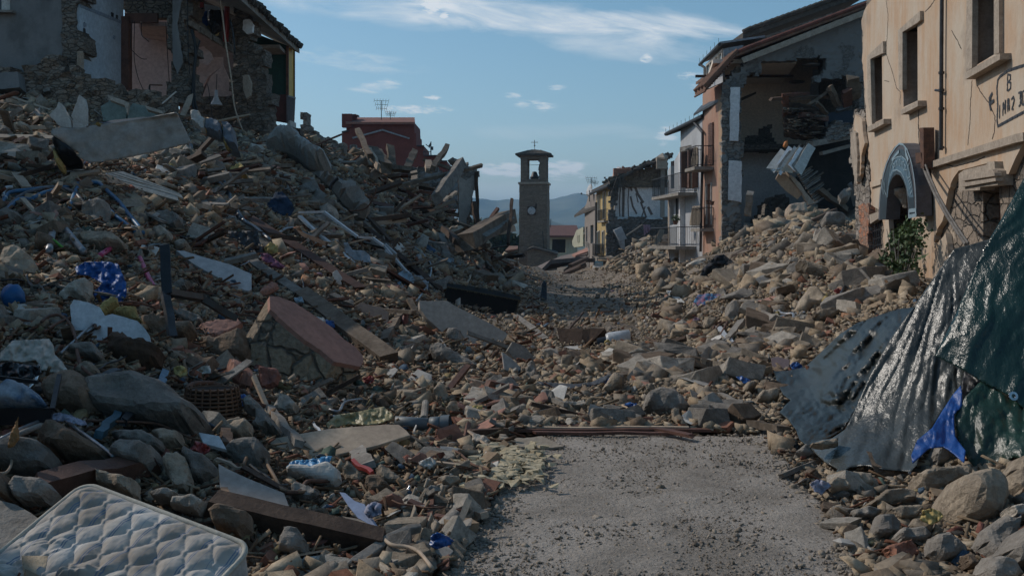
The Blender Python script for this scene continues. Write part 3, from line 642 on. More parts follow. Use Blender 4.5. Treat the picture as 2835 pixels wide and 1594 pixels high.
# shop sign: an arched box of painted metal
def CS(l): return [(2410+x/6.035,380+y/6.035) for x,y in l]
def arch_sign():
    t=thing('arched_sign','blue and black arched shop sign with pale lettering hanging on the peach house','sign',R.off(.45).px(2440,610))
    pl=R.off(.31)
    outer=[(130,1380),(138,1150),(150,960),(175,790),(205,610),(255,440),(320,290),(400,165),(490,100),(560,115),(625,200),(670,330),(705,470),(735,640),(755,800),(766,1000),(775,1312),(628,1332),(625,1150),(612,1000),(590,850),(560,740),(520,660),(470,622),(420,628),(370,680),(330,770),(300,880),(285,1000),(272,1200),(262,1372)]
    MB().prism(pl.L(CS(outer)),-R.n*.27).build('sign_box',M('sign_side',(.10,.10,.115),(.075,.07,.075),4,.6,.15),t)
    mF=M('sign_blue',(.10,.17,.22),(.07,.12,.16),3,.35,.05);mP=M('sign_pale',(.30,.38,.42),(.22,.30,.34),4,.4,.05);mK=M('sign_black',(.02,.028,.035),(.03,.04,.045),4,.3,.05)
    mid=[(150,1370),(165,1100),(200,800),(245,600),(310,420),(390,270),(480,190),(550,215),(610,330),(650,480),(690,680),(715,900),(735,1290),(640,1300),(632,1130),(612,960),(585,830),(545,720),(495,640),(440,618),(385,645),(335,740),(300,850),(280,1000),(265,1200),(258,1360)]
    MB().prism(R.off(.316).L(CS(mid)),-R.n*.004).build('face_panel',mK,t)
    band=[(268,1000),(285,850),(320,640),(375,430),(440,340),(520,325),(590,390),(640,560),(680,760),(705,1000),(650,1010),(630,930),(600,800),(560,680),(500,580),(440,560),(385,590),(340,680),(305,800),(285,1000)]
    MB().prism(R.off(.321).L(CS(band)),-R.n*.004).build('name_band',mF,t)
    k=0
    def st(l,w,m,nm):
        nonlocal k
        ribbon(pl,CS(l),w,nm,m,t,.014+.0007*k,.003);k+=1
    edge=outer[1:17]
    st([(x+(12 if x<480 else -12),y+10) for x,y in edge],.035,mP,'edge_line')
    st([(270,1000),(300,740),(340,480),(390,370),(440,335),(520,320),(590,380),(640,540),(690,780),(715,1000)],.02,mP,'band_line')
    st([(330,640),(370,560),(440,545),(510,590),(560,680),(600,800),(632,980)],.02,mP,'band_line')
    st([(470,240),(400,320),(360,380)],.06,mP,'ornament');st([(580,190),(590,280),(625,380)],.08,mP,'ornament');st([(228,700),(200,850),(215,950)],.025,mP,'ornament');st([(232,760),(225,880),(262,965)],.025,mP,'ornament')
    st([(640,440),(610,560),(605,660),(630,690)],.02,mP,'ornament');st([(645,1230),(745,1215),(760,1300),(640,1325),(645,1240)],.07,mP,'ornament')
    for l in ([(385,540),(375,450),(400,440),(398,500),(380,505)],[(410,500),(405,420)],[(430,480),(425,400),(440,400),(445,470)],[(462,470),(458,375)],[(482,475),(480,375),(500,380),(498,470),(482,475)],
              [(520,500),(515,390)],[(540,520),(530,420),(548,400),(560,420)],[(545,540),(565,555),(585,480),(560,450)],[(580,545),(600,540)],
              [(620,690),(662,655)],[(632,740),(665,700),(668,690)],[(642,790),(676,750)],[(652,860),(684,800)],[(660,950),(690,890)]):
        st(l,.022,mP,'letter')
arch_sign()
# ------------------------------------------------------------------ gutted gable house
G=Pl(0,47,1,0)
PF=Pl(9.93,47,-.079,1)
def railing(pl_front,corners,h,name,mat,parent,n=14,ornate=False):
    """balcony railing along a 3-D polyline of floor points"""
    mb=MB();up=Vector((0,0,1))
    for a,b in zip(corners,corners[1:]):
        for z,r in ((h,.022),(h*.08,.015))+(((h*.8,.012),(h*.45,.012)) if ornate else ()):mb.tube([a+up*z,b+up*z],r,5)
        L=(b-a).length;k=max(2,int(L/.11))
        for i in range(k+1):
            c=a.lerp(b,i/k);mb.tube([c+up*h*.05,c+up*h],.009 if i % k else .016,4)
            if ornate and i % 2==0 and i<k:
                c2=a.lerp(b,(i+.5)/k);mb.tube([c+up*h*.2,c2+up*h*.35,c+up*h*.5,c2+up*h*.65,c+up*h*.8],.008,4)
    return mb.build(name,mat,parent)


def balcony(pl,ua,ub,v,depth,parent,mat=mConc,orn=False,rail=mMetalD,h=1.0,th=.16):
    a=pl.px(ua,v);b=pl.px(ub,v);z=(a.z+b.z)/2;a.z=b.z=z;n=pl.n*depth
    bl=MB().prism([a,b,b+n,a+n],(0,0,-th)).build('balcony',mat,parent)
    e=pl.n*(depth-.06)
    railing(pl,[a+pl.n*.02,a+e,b+e,b+pl.n*.02],h,'railing',rail,bl,orn)
    return bl


def gable_house():
    t=thing('gutted_house','tall pink house with its gable wall torn open showing cream rooms','house',(12,49,1.8))
    # side facade facing the street, pink, with shutters
    zt=P(2000,225,47).z
    fo=[(1945,300),(1957,243),(2000,223),(2000,700),(1945,705)]
    w_up=C4([(330,715),(357,700),(357,945),(328,950)]);w_lo=C4([(322,1062),(348,1045),(350,1280),(320,1290)])
    fpts=[PF.px(1945,290),PF.px(1945,705),PF.px(1999.5,705)];b=PF.px(1999.5,690);b.z=zt-.1
    a=PF.px(1945,290);a.z=zt-.1
    MB().prism([a,PF.px(1945,705),PF.px(1999.5,705),b],-PF.n*.45,[PF.L(w_up),PF.L(w_lo)]).build('street_wall',mPink,t)
    # ochre painted corner strip
    MB().prism([PF.off(.012).px(1989,260),PF.off(.012).px(1999,250),PF.off(.012).px(1997,640),PF.off(.012).px(1989,640)],-PF.n*.01).build('corner_strip',M('render_ochre',(.40,.27,.17),(.33,.21,.14),2,.9,.2),t)
    sh=wall(PF.off(.06),w_up,mShut,'shutter',t,.05)
    sl=MB()
    for i in range(26):
        v=342+i*4.5;sl.beam(PF.off(.09).px(1960,v),PF.off(.09).px(1972,v-1),.03,.02)
    sl.build('slats',mShut,sh)
    MB().prism(PF.off(-.25).L(w_lo),-PF.n*.03).build('french_window',mWoodD,t)
    mb=MB();mb.beam(PF.off(.02).px(1955.5,508),PF.off(.02).px(1955.5,622),.1,.06);mb.beam(PF.off(.02).px(1969.5,505),PF.off(.02).px(1969.5,622),.1,.06);mb.build('window_trim',mPlast,t)
    # gable wall torn open
    g1=C4([(415,500),(575,325),(900,190),(1240,50),(1240,450),(1150,445),(1060,440),(985,455),(950,465),(940,440),(1000,400),(1010,340),(960,318),(870,350),(840,350),(740,340),(650,365),(600,430),(560,430),(545,480),(515,505),(460,520)])
    rough_wall(G,g1,masonry('gable_masonry',(.20,.185,.17),(.14,.13,.12),(.10,.095,.09),4.5,2,.7,plaster=(.19,.18,.17),pthr=.47),'gable_wall',t,.5,.14,.04,edge=.1)
    rough_wall(G,C4([(410,495),(520,505),(525,1380),(410,1390)]),mRubD,'wall_stub',t,.55,.13,.10,edge=.08)
    rough_wall(G.off(-.3),C4([(555,430),(620,380),(650,345),(560,340),(470,430),(450,470),(520,480)]),mRubW,'corner_masonry',t,.3,.12,.08)
    for k,q in enumerate(([(460,500),(515,500),(505,808),(457,806)],[(452,918),(525,925),(522,1158),(450,1145)])):
        wall(G.off(.16),jag(C4(q),1.2,14,seed=k),mIntW,'reveal_panel',t,.2)
    # rooms: back wall, ceiling, party walls
    yb=54.0;Bk=Pl(0,yb,1,0)
    rough_hole=C4([(520,815),(560,800),(610,780),(625,730),(660,735),(700,725),(705,790),(730,830),(760,850),(690,860),(640,890),(600,860),(525,850)])
    zc=10.15;zf=P(2100,408,yb).z;xl=PF.px(1999,400).x+.45*.99
    X0=9.9;X1=16.6
    bo=[Vector((X0-.8,yb,.5)),Vector((X1,yb,.5)),Vector((X1,yb,12.0)),Vector((X0-.8,yb,zc))]
    MB().prism([Vector((10.5,yb,zf)),Vector((X1+.3,yb,zf)),Vector((X1+.3,yb,13.3)),Vector((13.2,yb,11.9)),Vector((10.5,yb,zc))],(0,.3,0)).build('upper_back_wall',mInt,t)
    MB().prism([Vector((X0-.8,yb,.5)),Vector((X1,yb,.5)),Vector((X1,yb,zf-.25)),Vector((X0-.8,yb,zf-.25))],(0,.3,0)).build('lower_back_wall',mIntW,t)
    rough_wall(Bk.off(.08),rough_hole,mRubD,'broken_masonry',t,.07,.12,.09,edge=.15)
    wall(Bk.off(.10),C4([(935,400),(1240,430),(1240,660),(930,640),(915,520)]),mIntB,'blue_wall',t,.05)
    MB().prism([Vector((X0-.3,47.6,zc)),Vector((13.6,47.6,zc)),Vector((14.6,yb,zc)),Vector((10.5,yb,zc))],(0,0,.2)).build('ceiling',mInt,t)
    MB().beam((X0-.5,51,zc-.06),(14.4,51,zc-.06),.16,.12).build('ceiling_beam',mWoodD,t)
    MB().prism([Vector((X0-.3,52.2,zf)),Vector((X1,52.2,zf)),Vector((X1,yb,zf)),Vector((X0-.8,yb,zf))],(0,0,-.28)).build('floor_slab',mRubD,t)
    MB().prism([Vector((X1,47.6,.5)),Vector((X1,yb,.5)),Vector((X1,yb,12.8)),Vector((X1,47.6,12.5))],(.3,0,0)).build('party_wall',mRubD,t)
    # left inside wall panels are the back of the street wall; door frame upstairs
    MB().beam(P(2180,262,53.7),P(2235,258,53.7),.15,.1).beam(P(2182,262,53.7),P(2184,330,53.7),.12,.1).build('inner_door_frame',mWoodR,t)
    # roof: verge band, tiles and upper slope
    rf=MB();a0=P(1953,248,46.6);a=P(2037,157,46.6);b=P(2420,14,46.6)
    d=Vector((-.3,8.5,0));ds=Vector((-.15,1.9,0));n=Vector((0,0,.16))
    rf.prism([a,b,b+d,a+d],n);rf.prism([a0,a+Vector((-.02,0,0)),a+ds+Vector((-.02,0,0)),a0+ds],n)
    roof=rf.build('roof',mTile,t)
    vb=MB();vb.beam(a+Vector((.3,-.05,-.2)),b+Vector((0,-.05,-.2)),.12,.26);vb.build('verge_band',mTrim,roof)
    ti=MB();q=(b-a).normalized()
    for i in range(30):c=a.lerp(b,(i+.5)/30)+Vector((0,-.02,.2));ti.tube([c,c+q*.42+Vector((0,0,.03))],.085,6)
    ti.build('verge_tiles',M('tile_red_dark',(.20,.075,.055),(.11,.05,.04),3,.9,.3),roof)
    ev=MB()
    for i in range(13):
        for k in range(4):c=a0.lerp(a,i/13.0)+ds*(k/3.5)+Vector((0,0,.2));ev.tube([c-q*.1,c+(a-a0).normalized()*.26+Vector((0,0,.03))],.09,6)
        c=a0.lerp(a,i/13.0)+Vector((0,0,-.07));ev.tube([c,c+ds],.05,5)
    ev.build('eaves_tiles',mTile,roof)
    # higher dark roof behind
    u2=MB();h0=P(2057,108,55);h1=P(2130,82,55);h2=P(2420,-22,55)
    u2.prism([h0,h2,h2+Vector((-.4,7,0)),h0+Vector((-.4,7,0))],(0,0,.35));hi=u2.build('upper_roof',mTileD,t)
    MB().prism([P(2060,120,55.4),P(2420,-6,55.4),P(2420,70,55.4),P(2060,200,55.4)],(0,.3,0)).build('upper_wall',mRubD,t)
    rg=MB()
    for i in range(24):
        c=h0.lerp(h2,i/24)+Vector((0,0,.38));rg.tube([c,c+(h2-h0).normalized()*.5+Vector((0,0,.06))],.13,6)
    rg.build('ridge_tiles',mTileD,hi)
    # balconies
    balcony(PF,1947,1976,465,.95,t,orn=False);balcony(PF,1950,1976,632,.7,t)
    return t
gable_house()
# glazed roof dormer and its pipe
def dormer():
    D=Pl(9.3,49.2,-.079,1);t=thing('glazed_dormer','white glazed rooftop veranda with a flat tin roof above the pink house','veranda',D.px(1975,245))
    a=P(1956,240,53);b=P(2001,205,48.7)
    Df=Pl(a.x,a.y,b.x-a.x,b.y-a.y)
    wall(Df,[(1956,232),(2001,180),(2001,228),(1956,248)],mWhiteF,'front_wall',t,.1)
    fr=MB()
    for u in (1957,1966,1973,1981,1990,2000):
        k=(u-1956)/45;fr.beam(Df.off(.05).px(u,186-k*44),Df.off(.05).px(u,236-k*42),.09,.09)
    for (v0,v1) in ((182,138),(236,192)):fr.beam(Df.off(.06).px(1956,v0),Df.off(.06).px(2002,v1),.09,.12)
    fr.build('window_frame',mPlast,t)
    MB().prism(Df.off(.0).L([(1957,186),(2000,142),(2000,194),(1957,236)]),-Df.n*.02).build('glass',M('veranda_glass',(.35,.45,.5),(.2,.28,.32),2,.15,0,spec=.7),t)
    rf=MB();rf.prism([P(1937,178,54),P(1992,122,47.8),P(2118,104,48.5),P(2110,112,54)],(0,0,.10));r=rf.build('tin_roof',mMetal,t)
    ga=MB();ga.tube([P(1937,178,54)+Vector((0,0,-.03)),P(1992,122,47.8)+Vector((0,0,-.03))],.09,7)
    for i in range(6):c=P(1937,178,54).lerp(P(1992,122,47.8),i/5.2);ga.tube([c,c+Vector((0,0,.32))],.012,4)
    ga.build('gutter',mMetalD,r)
    wall(Pl(0,48.2,1,0),[(2003,135),(2060,125),(2035,160),(2003,195)],mMetal,'side_panel',t,.08)
    pp=MB();pp.tube([P(1941,181,53.5),P(1951,188,53),P(1951,292,52)],.075,8);pp.build('down_pipe',mMetalD,t)
    wall(Pl(PF.px(1953,300).x+.1,50.9,-.079,1),[(1953,252),(1990,235),(1990,275),(1953,292)],mPink,'base_wall',t,.1)
dormer()


def white_house():
    W_=PF.off(.06);t=thing('white_house','white rendered town house with iron balconies and brown door between two houses','house',(9,53,1.2))
    W_=Pl(PF.px(1944,400).x,PF.px(1944,400).y,-.079,1)
    d1=C4([(201,862),(252,848),(252,1080),(201,1082)]);d2=C4([(112,1180),(132,1178),(132,1288),(112,1290)]);d3=C4([(190,1175),(210,1170),(212,1280),(190,1285)])
    zt=W_.px(1944,330).z;a=W_.px(1884,400);a.z=zt;b=W_.px(1944.5,400);b.z=zt;
    MB().prism([a,W_.px(1884,735),W_.px(1944.5,722),b],-W_.n*.4,[W_.L(d1)]).build('front_wall',mWhiteF,t)
    MB().prism(W_.off(-.25).L(d1),-W_.n*.04).build('dark_doorway',mDark,t)
    sh=MB();sh.beam(W_.off(.1).px(1898.5,420),W_.off(.1).px(1898.5,520),.5,.05);sh.build('door_leaf',mShut,t);MB().beam(W_.off(.3).px(1907,417),W_.off(.3).px(1907,520),.08,.45).build('door_leaf',mShut,t)
    q=MB();q.beam(W_.off(.12).px(1926,410),W_.off(.12).px(1926,520),.35,.05);q.build('door_leaf',mShut,t)
    # lower far bay
    V=Pl(W_.px(1884.5,400).x,W_.px(1884.5,400).y,-.079,1);zt2=V.px(1884,432).z
    a=V.px(1849,500);a.z=zt2-.6;b=V.px(1884.4,500);b.z=zt2+.3
    w=C4([(118,925),(138,920),(138,1080),(118,1080)]);w2=C4([(122,1180),(135,1178),(135,1285),(122,1288)]);w3=C4([(128,1400),(140,1398),(140,1470),(128,1475)])
    MB().prism([a,V.px(1849,745),V.px(1884.4,735),b],-V.n*.4,[V.L(w),V.L(C4([(113,1178),(134,1175),(134,1286),(113,1290)])),V.L([(1854,730),(1866,728),(1866,741),(1854,743)])]).build('low_bay',mWhiteF,t)
    for hl in (w,C4([(113,1178),(134,1175),(134,1286),(113,1290)])):MB().prism(V.off(-.2).L(hl),-V.n*.03).build('window',mGlass,t)
    # eave
    r=MB();c0=P(1843,372,56);c1=P(1945,322,50.2);n=Vector((3,1.2,1.3));r.prism([c0,c1,c1+n,c0+n],(0,0,.12));rf=r.build('roof',mTileD,t)
    g=MB();g.tube([c0,c1],.10,7)
    for i in range(9):c=c0.lerp(c1,i/9);g.tube([c,c+Vector((0,0,.34))],.012,4)
    for i in range(22):c=c0.lerp(c1,i/22);g.tube([c+Vector((.05,0,-.05)),c+n*.3+Vector((0,0,-.12))],.05,5)
    g.build('gutter',mMetalD,rf)
    c0=P(1918,333,51.2);e=MB();e.prism([P(1920,322,51),P(1990,282,47.6),P(1994,262,47.6)+Vector((.1,.5,0)),P(1940,300,51.5)],(0,0,.12));e.build('small_eave',mMetalD,t)
    p=MB();p.tube([W_.off(.15).px(*c) for c in C4([(250,700),(300,760),(300,900),(292,1170),(288,1440)])],.07,7);p.build('down_pipe',mMetalD,t)
    p=MB();p.tube([V.off(.12).px(*c) for c in C4([(152,1120),(152,1280)])],.06,7);p.build('down_pipe',mMetalD,t)
    balcony(V,1851,1930,540,1.0,t,orn=True);balcony(V,1850,1928,681,1.1,t,orn=False)
    st=MB();st.prism(V.off(.03).L([(1852,553),(1852,745),(1849,745),(1849,553)]),-V.n*.05);st.prism(V.off(.03).L([(1868,700),(1876,700),(1876,745),(1868,745)]),-V.n*.05);st.build('corner_strip',mTrim,t)
    return t
white_house()
# cloth hung over the two pink balconies and flower pots
def cloth_strip(pl,quad,off,name,mat,label,cat,amp=.05,group=None,nu=22,nv=26):
    a,b,c,d=[pl.off(off).px(*p) for p in quad];g=np.zeros((nu,nv,3))
    for i in range(nu):
        for j in range(nv):
            s_=i/(nu-1);t_=j/(nv-1);p=(a.lerp(b,s_)).lerp(d.lerp(c,s_),t_)+pl.n*(math.sin(s_*15+math.sin(t_*3)*2)*amp*(.4+t_));g[i,j]=p
    o=grid_mesh(name,mat,nu,nv,g);m=o.modifiers.new('thick','SOLIDIFY');m.thickness=.01; return tag(o,label,cat,group)
mCurt=M('curtain_beige',(.27,.22,.165),(.2,.16,.12),5,.9,.2)
cloth_strip(PF,C7([(290,205),(325,200),(322,400),(262,380)]),.5,'curtain',mCurt,'beige cloth blind hanging over the upper balcony of the pink house','cloth')
cloth_strip(PF,C7([(275,780),(350,775),(350,965),(252,968)]),.55,'curtain',mCurt,'beige cloth blind hanging over the lower balcony of the pink house','cloth')
def pot(p,r,h,label,mat=mBrick,leaf=True):
    t=thing('flower_pot',label,'flower pot',p);MB().lathe([(r*.6,0),(r,h),(r*1.1,h),(r*1.1,h*.9),(r*.8,h*.9),(0,h*.85)],p,n=12).build('pot',mat,t)
    if leaf:leaves(p+Vector((0,0,h+.12)),Vector((.25,.2,.2)),90,.07,'plant',mLeaf,t)
def leaves(c,r,n,sz,name,mat,parent=None,seed=1,shell=.3):
    """a cloud of small leaf quads inside an ellipsoid"""
    R_=np.random.default_rng(seed);d=R_.normal(size=(n,3));d /= np.linalg.norm(d,axis=1)[:,None];rad=(shell+(1-shell)*R_.random((n,1))**.5)
    pc=np.array(c)+d*rad*np.array(r);a=R_.normal(size=(n,3));a /= np.linalg.norm(a,axis=1)[:,None];b=np.cross(a,R_.normal(size=(n,3)));b /= np.linalg.norm(b,axis=1)[:,None]
    s_=sz*(.6+.8*R_.random((n,1)));V=np.stack([pc-a*s_,pc-b*s_*.5,pc+a*s_,pc+b*s_*.5],1).reshape(-1,3)
    mb=MB();mb.v=[tuple(x) for x in V];mb.f=[(4*i,4*i+1,4*i+2,4*i+3) for i in range(n)]
    return mb.build(name,mat,parent,fixn=False)
mLeaf=M('leaf',(.075,.12,.035),(.03,.055,.018),3,.6,.1)
mLeafD=M('leaf_dark',(.05,.075,.03),(.02,.035,.015),.5,.7,.1)
_V=Pl(PF.px(1884.5,400).x,PF.px(1884.5,400).y,-.079,1)
pot(_V.off(.9).px(1870,622),.14,.2,'small green plant in a pot on the long lower balcony of the white house',mShut)
pot(PF.off(.65).px(1961,566),.13,.2,'small clay pot on the railing of the lower pink balcony',mRust,False)
pot(PF.off(.65).px(1971,568),.12,.18,'dark flower pot hanging at the right end of the pink house railing',mWoodR,False)


# ------------------------------------------------------------------ yellow house and the row beyond
Y1=Pl(8.9,87,-.079,1);YS=Pl(0,87,1,0)
def yellow_house():
    t=thing('yellow_house','yellow fronted house with a torn white side wall and sagging roof','house',(11,90,-.8))
    wins=[C3(q) for q in ([(860,585),(878,575),(878,815),(860,825)],[(910,545),(932,535),(932,790),(910,800)],[(856,915),(876,905),(876,1110),(856,1115)],[(902,915),(918,905),(918,1100),(902,1108)])]
    fo=C3([(846,548),(985,488),(985,700),(970,800),(945,860),(940,1110),(962,1130),(846,1150)])
    wall(Y1,fo,mYel,'front_wall',t,.4,wins)
    for k,w in enumerate(wins):
        f=MB().prism(Y1.off(-.2).L(w),-Y1.n*.03).build('window',mGlass,t);fr=MB()
        a,b,c,d=Y1.off(.04).L(w)
        for p,q in ((a,b),(a,d),(b,c),(d,c)):fr.beam(p,q,.14,.08)
        fr.build('frame',mPlast,f)
    wall(Y1,C3([(846,1155),(960,1150),(1000,1180),(1080,1170),(1085,1440),(830,1440),(830,1180)]),facade_mat('render_worn',(.42,.33,.24),(.33,.29,.25),(.2,.17,.15)),'ground_floor',t,.5,[C3([(942,1300),(962,1300),(965,1430),(942,1430)]),C3([(1030,1335),(1052,1335),(1062,1440),(1040,1440)])])
    rough_wall(YS,C3([(965,490),(1040,480),(1035,620),(1010,700),(1000,780),(1060,790),(1510,780),(1510,1180),(1100,1180),(940,1130),(938,870),(975,740)]),masonry('dark_rubble',(.17,.15,.135),(.11,.10,.09),(.07,.065,.06),2.2,1.7,1.0),'torn_side_wall',t,.6,.2,.12,edge=.2)
    wall(YS.off(-.7),C3([(1030,480),(1512,480),(1512,790),(1005,790)]),mIntW,'white_room_wall',t,.2)
    st=0
    for l in ([(1150,500),(1140,620),(1145,770)],[(1165,590),(1185,680),(1220,745)],[(1200,480),(1230,560),(1280,640)],[(1215,560),(1235,640)],[(1260,640),(1290,720),(1310,780)],[(1330,690),(1360,750)],[(1070,500),(1060,640),(1065,770)],[(1160,490),(1175,530)],[(1100,480),(1095,770)],[(1300,680),(1270,770)]):
        ribbon(YS.off(-.7),C3(l),.10+.06*(st % 3),'streak',M('damp_stain',(.13,.10,.085),(.2,.17,.15),3,.95,.3),t,.006+.002*st,.004);st+=1
    MB().beam(YS.off(.1).px(*C3([(1462,330)])[0]),YS.off(.1).px(*C3([(1462,780)])[0]),.35,.3).build('chimney_flue',mConc,t)
    rough_wall(YS.off(-.4),C3([(960,440),(1050,380),(1340,310),(1400,270),(1520,265),(1520,490),(960,500)]),masonry('attic_rubble',(.24,.19,.14),(.16,.13,.10),(.09,.08,.07),3,1.7,1.0),'attic_wall',t,.4,.2,.1,edge=.03)
    r=MB();a=P(1637,534,96.5);b=P(1688,511,86.3);c=P(1850,448,86.3);d=P(1840,452,97)
    r.prism([a,b,c+Vector((0,0,.6)),d+Vector((0,0,.6))],(0,0,.25));rf=r.build('roof',mTileD,t)
    tl=MB();R_=random.Random(5)
    for i in range(150):
        s_=R_.random();q=R_.random()**.6;p=a.lerp(b,s_).lerp(d.lerp(c,s_),q)+Vector((0,-.3,.35+R_.random()*.35));dd=Vector((R_.uniform(.4,.9),R_.uniform(-.4,.2),R_.uniform(-.1,.5)));tl.tube([p,p+dd*.7],.12,5)
    tl.build('loose_tiles',mTileD,rf)
    ch=MB();ch.box(P(1722,484,88),(1.6,1,1.0),None,.1);
    for i in range(22):p=P(1712+R_.random()*34,468+R_.random()*12,88);ch.tube([p,p+Vector((R_.uniform(-.6,.6),0,R_.uniform(-.1,.3)))],.12,5)
    ch.build('broken_chimney',mBrick,rf)
    c2=MB();c2.box(P(1831,452,86),(.9,.8,1.0));c2.prism([P(1818,439,85.6),P(1834,428,86),P(1850,438,86),P(1840,441,85.2)],(0,0,.15));c2.build('chimney_pot',mTrim,rf)
    gt=MB();gt.tube([a+Vector((-.1,0,-.1)),b+Vector((-.1,0,-.1))],.14,6);gt.build('gutter',mMetalD,rf)
    hs=MB()
    for i in range(9):p=P(1708+i*2.2,492,86.2);hs.beam(p,p+Vector((.15*i-.6,-.1,-1.6+.1*i)),.12,.05)
    hs.build('hanging_boards',mTileD,rf)
    balcony(Y1,1653,1672,710,.5,t,h=1.2);balcony(Y1,1667,1686,713,.5,t,h=1.2);balcony(Y1,1665,1684,611,.4,t,h=1.0)
    MB().prism([Y1.px(1655,716),Y1.px(1690,714),Y1.px(1690,714)+Y1.n*1.2,Y1.px(1655,716)+Y1.n*1.2],(0,0,-.35)).build('canopy',mConc,t)
    pp=MB();pp.tube([Y1.off(.1).px(1650,560),Y1.off(.1).px(1650,735)],.1,6);pp.build('down_pipe',mMetalD,t)
    return t
yellow_house()
def dish(p,r,d,label):
    t=thing('satellite_dish',label,'satellite dish',p-Vector((0,0,r+.3)))
    d=Vector(d).normalized();x=d.cross(Vector((0,0,1))).normalized();z=x.cross(d)
    MB().lathe([(0,-.18*r),(r*.5,-.13*r),(r,.0),(r*1.02,.02),(r*.5,-.09*r),(0,-.14*r)],p,(x,z,d),18).build('reflector',M('dish_white',(.5,.5,.5),(.38,.38,.38),3,.5,.1),t,smooth=True)
    MB().tube([p-z*r*.8,p+d*r*1.2-z*r*.9],.025,5).box(p+d*r*1.25-z*r*.85,(.15,.15,.15)).tube([p,p-Vector((0,0,r+.5))],.04,5).build('arm',mMetalD,t)
dish(P(1706,484,90),.78,(-.8,-.3,.3),'larger white satellite dish on the sagging roof of the yellow house')
dish(P(1632,527,98),.62,(-.8,-.3,.2),'smaller white satellite dish at the far end of the yellow house eaves')
def aerial(p,h,label,s_=1.0):
    t=thing('aerial',label,'antenna',p);MB().tube([p,p+Vector((0,0,h))],.03*s_,5).build('mast',mMetalD,t);e=MB();R_=random.Random(int(h*10+p.x))
    for k in range(3):
        z=h*(1-.2*k);L=.9*s_*(1-.15*k);a=p+Vector((-L*.6,0,z));b=p+Vector((L*.6,.1,z-.05));e.tube([a,b],.015*s_,4)
        for i in range(6):c=a.lerp(b,i/5);e.tube([c+Vector((0,-.1,-.16))*s_,c+Vector((0,.1,.16))*s_],.012*s_,4)
    e.build('elements',mMetalD,t)
aerial(P(1637,523,97),1.1,'tall thin aerial standing above the eaves of the yellow house');aerial(P(1647,516,95),.5,'short aerial beside the taller one on the yellow house roof',.7)
# fridge lying in the open side of the yellow house, bedding, plank
t=thing('fallen_cupboard','white cupboard tipped over in the gutted side of the yellow house','cupboard',P(1720,690,85))
pl=Pl(0,85,1,.15);wall(pl,C3([(1010,900),(1080,868),(1132,980),(1062,1002)]),mWhiteF,'door_panel',t,.5);wall(pl.off(-.05),C3([(1050,998),(1110,985),(1115,1080),(1080,1085)]),mMetal,'lower_panel',t,.4)
cloth_strip(Pl(0,85.6,1,0),C3([(1285,850),(1345,850),(1350,900),(1290,950)]),0,'blanket',M('cloth_mauve',(.30,.2,.25),(.22,.14,.18),4,.9,.3),'mauve blanket hanging in the open side of the yellow house','blanket')
tag(MB().beam(P(1735,652,85),P(1779,622,85.4),.14,.1).build('leaning_pole',mWoodG),'slanting pole leaning in the dark side of the yellow house','pole')
t=thing('shop_sign','turquoise sign board with pale lettering over a shop on the far street','sign',P(1656,740,86));Yp=Y1.off(1.1)
sp=Pl(8.0,86,1,-.3)
wall(sp,C3([(832,1188),(905,1185),(905,1245),(828,1242)]),M('sign_turquoise',(.12,.32,.34),(.3,.42,.42),3,.5,.05),'board',t,.15)
for k,l in enumerate(([(842,1205),(842,1222)],[(848,1220),(853,1204),(858,1220)],[(864,1222),(864,1205),(872,1205),(872,1213)],[(880,1205),(880,1222),(888,1222)],[(893,1205),(893,1222)],[(836,1232),(896,1233)])):ribbon(sp,C3(l),.11,'letter',mPlast,t,.01+.002*k)
t=MB().prism(sp.off(.3).L(C3([(820,1250),(905,1256),(898,1290),(815,1285)])),(0,.5,.2)).build('shop_awning',mPlast);tag(t,'short white awning below the turquoise shop sign','awning')
t=MB().prism(sp.off(.1).L(C3([(893,1265),(905,1335),(880,1338)])),(0,.1,0)).build('pennant',M('flag_red',(.4,.03,.04),(.3,.02,.03),3,.8,.1));tag(t,'small red pennant hanging beside the far street lamps','flag')
for k,(u,lab) in enumerate(((1643,'round white globe lamp on a post, left of three by the far shops'),(1656,'round white globe lamp on a post, middle of three by the far shops'),(1668,'round white globe lamp on a post, right of three by the far shops'))):
    p=P(u,768,72+k*2);g=Vector((p.x,p.y,gz(p.x,p.y)));t=thing('globe_lamp',lab,'street lamp',g,'globe lamps by the far shops')
    MB().tube([g,Vector((p.x,p.y,p.z-.1))],.04,6).build('post',mMetalD,t);MB().lathe([(0,-.25),(.18,-.17),(.25,0),(.18,.17),(0,.25)],p,n=12).build('globe',mWhiteM,t,smooth=True)


def row_house(name,label,pl,outline,mat,wins,roofpts,roofmat=mTileD,rough=False,extra=None):
    t=thing(name,label,'house',pl.px(outline[-1][0],outline[-1][1]))
    (rough_wall if rough else wall)(pl,outline,mat,'front_wall',t,.5,holes=wins)
    for w in wins:MB().prism(pl.off(-.3).L(w),-pl.n*.03).build('window',mDark,t)
    if roofpts:MB().prism(roofpts,(0,0,.25)).build('roof',roofmat,t)
    return t
q=Pl(Y1.px(1652,600).x,Y1.px(1652,600).y,-.079,1)
t=row_house('grey_house','narrow grey ruined house next to the yellow house with a sagging eave',q,jag(C3([(735,700),(775,570),(846,560),(846,1440),(775,1440),(740,1100)]),.6,8,seed=2),facade_mat('render_taupe',(.25,.21,.18),(.30,.26,.23),(.13,.11,.1)),
              [C3([(750,870),(762,868),(762,1010),(748,1015)]),C3([(790,855),(818,850),(818,1020),(790,1025)])],[P(1590,602,108),P(1652,577,96),P(1653,560,97),P(1640,560,104)])
wall(q.off(.05),C3([(742,1000),(775,1020),(780,1440),(765,1440)]),mRubD,'broken_pier',t,.4)
q2=Pl(q.px(1618,640).x,q.px(1618,640).y,-.079,1)
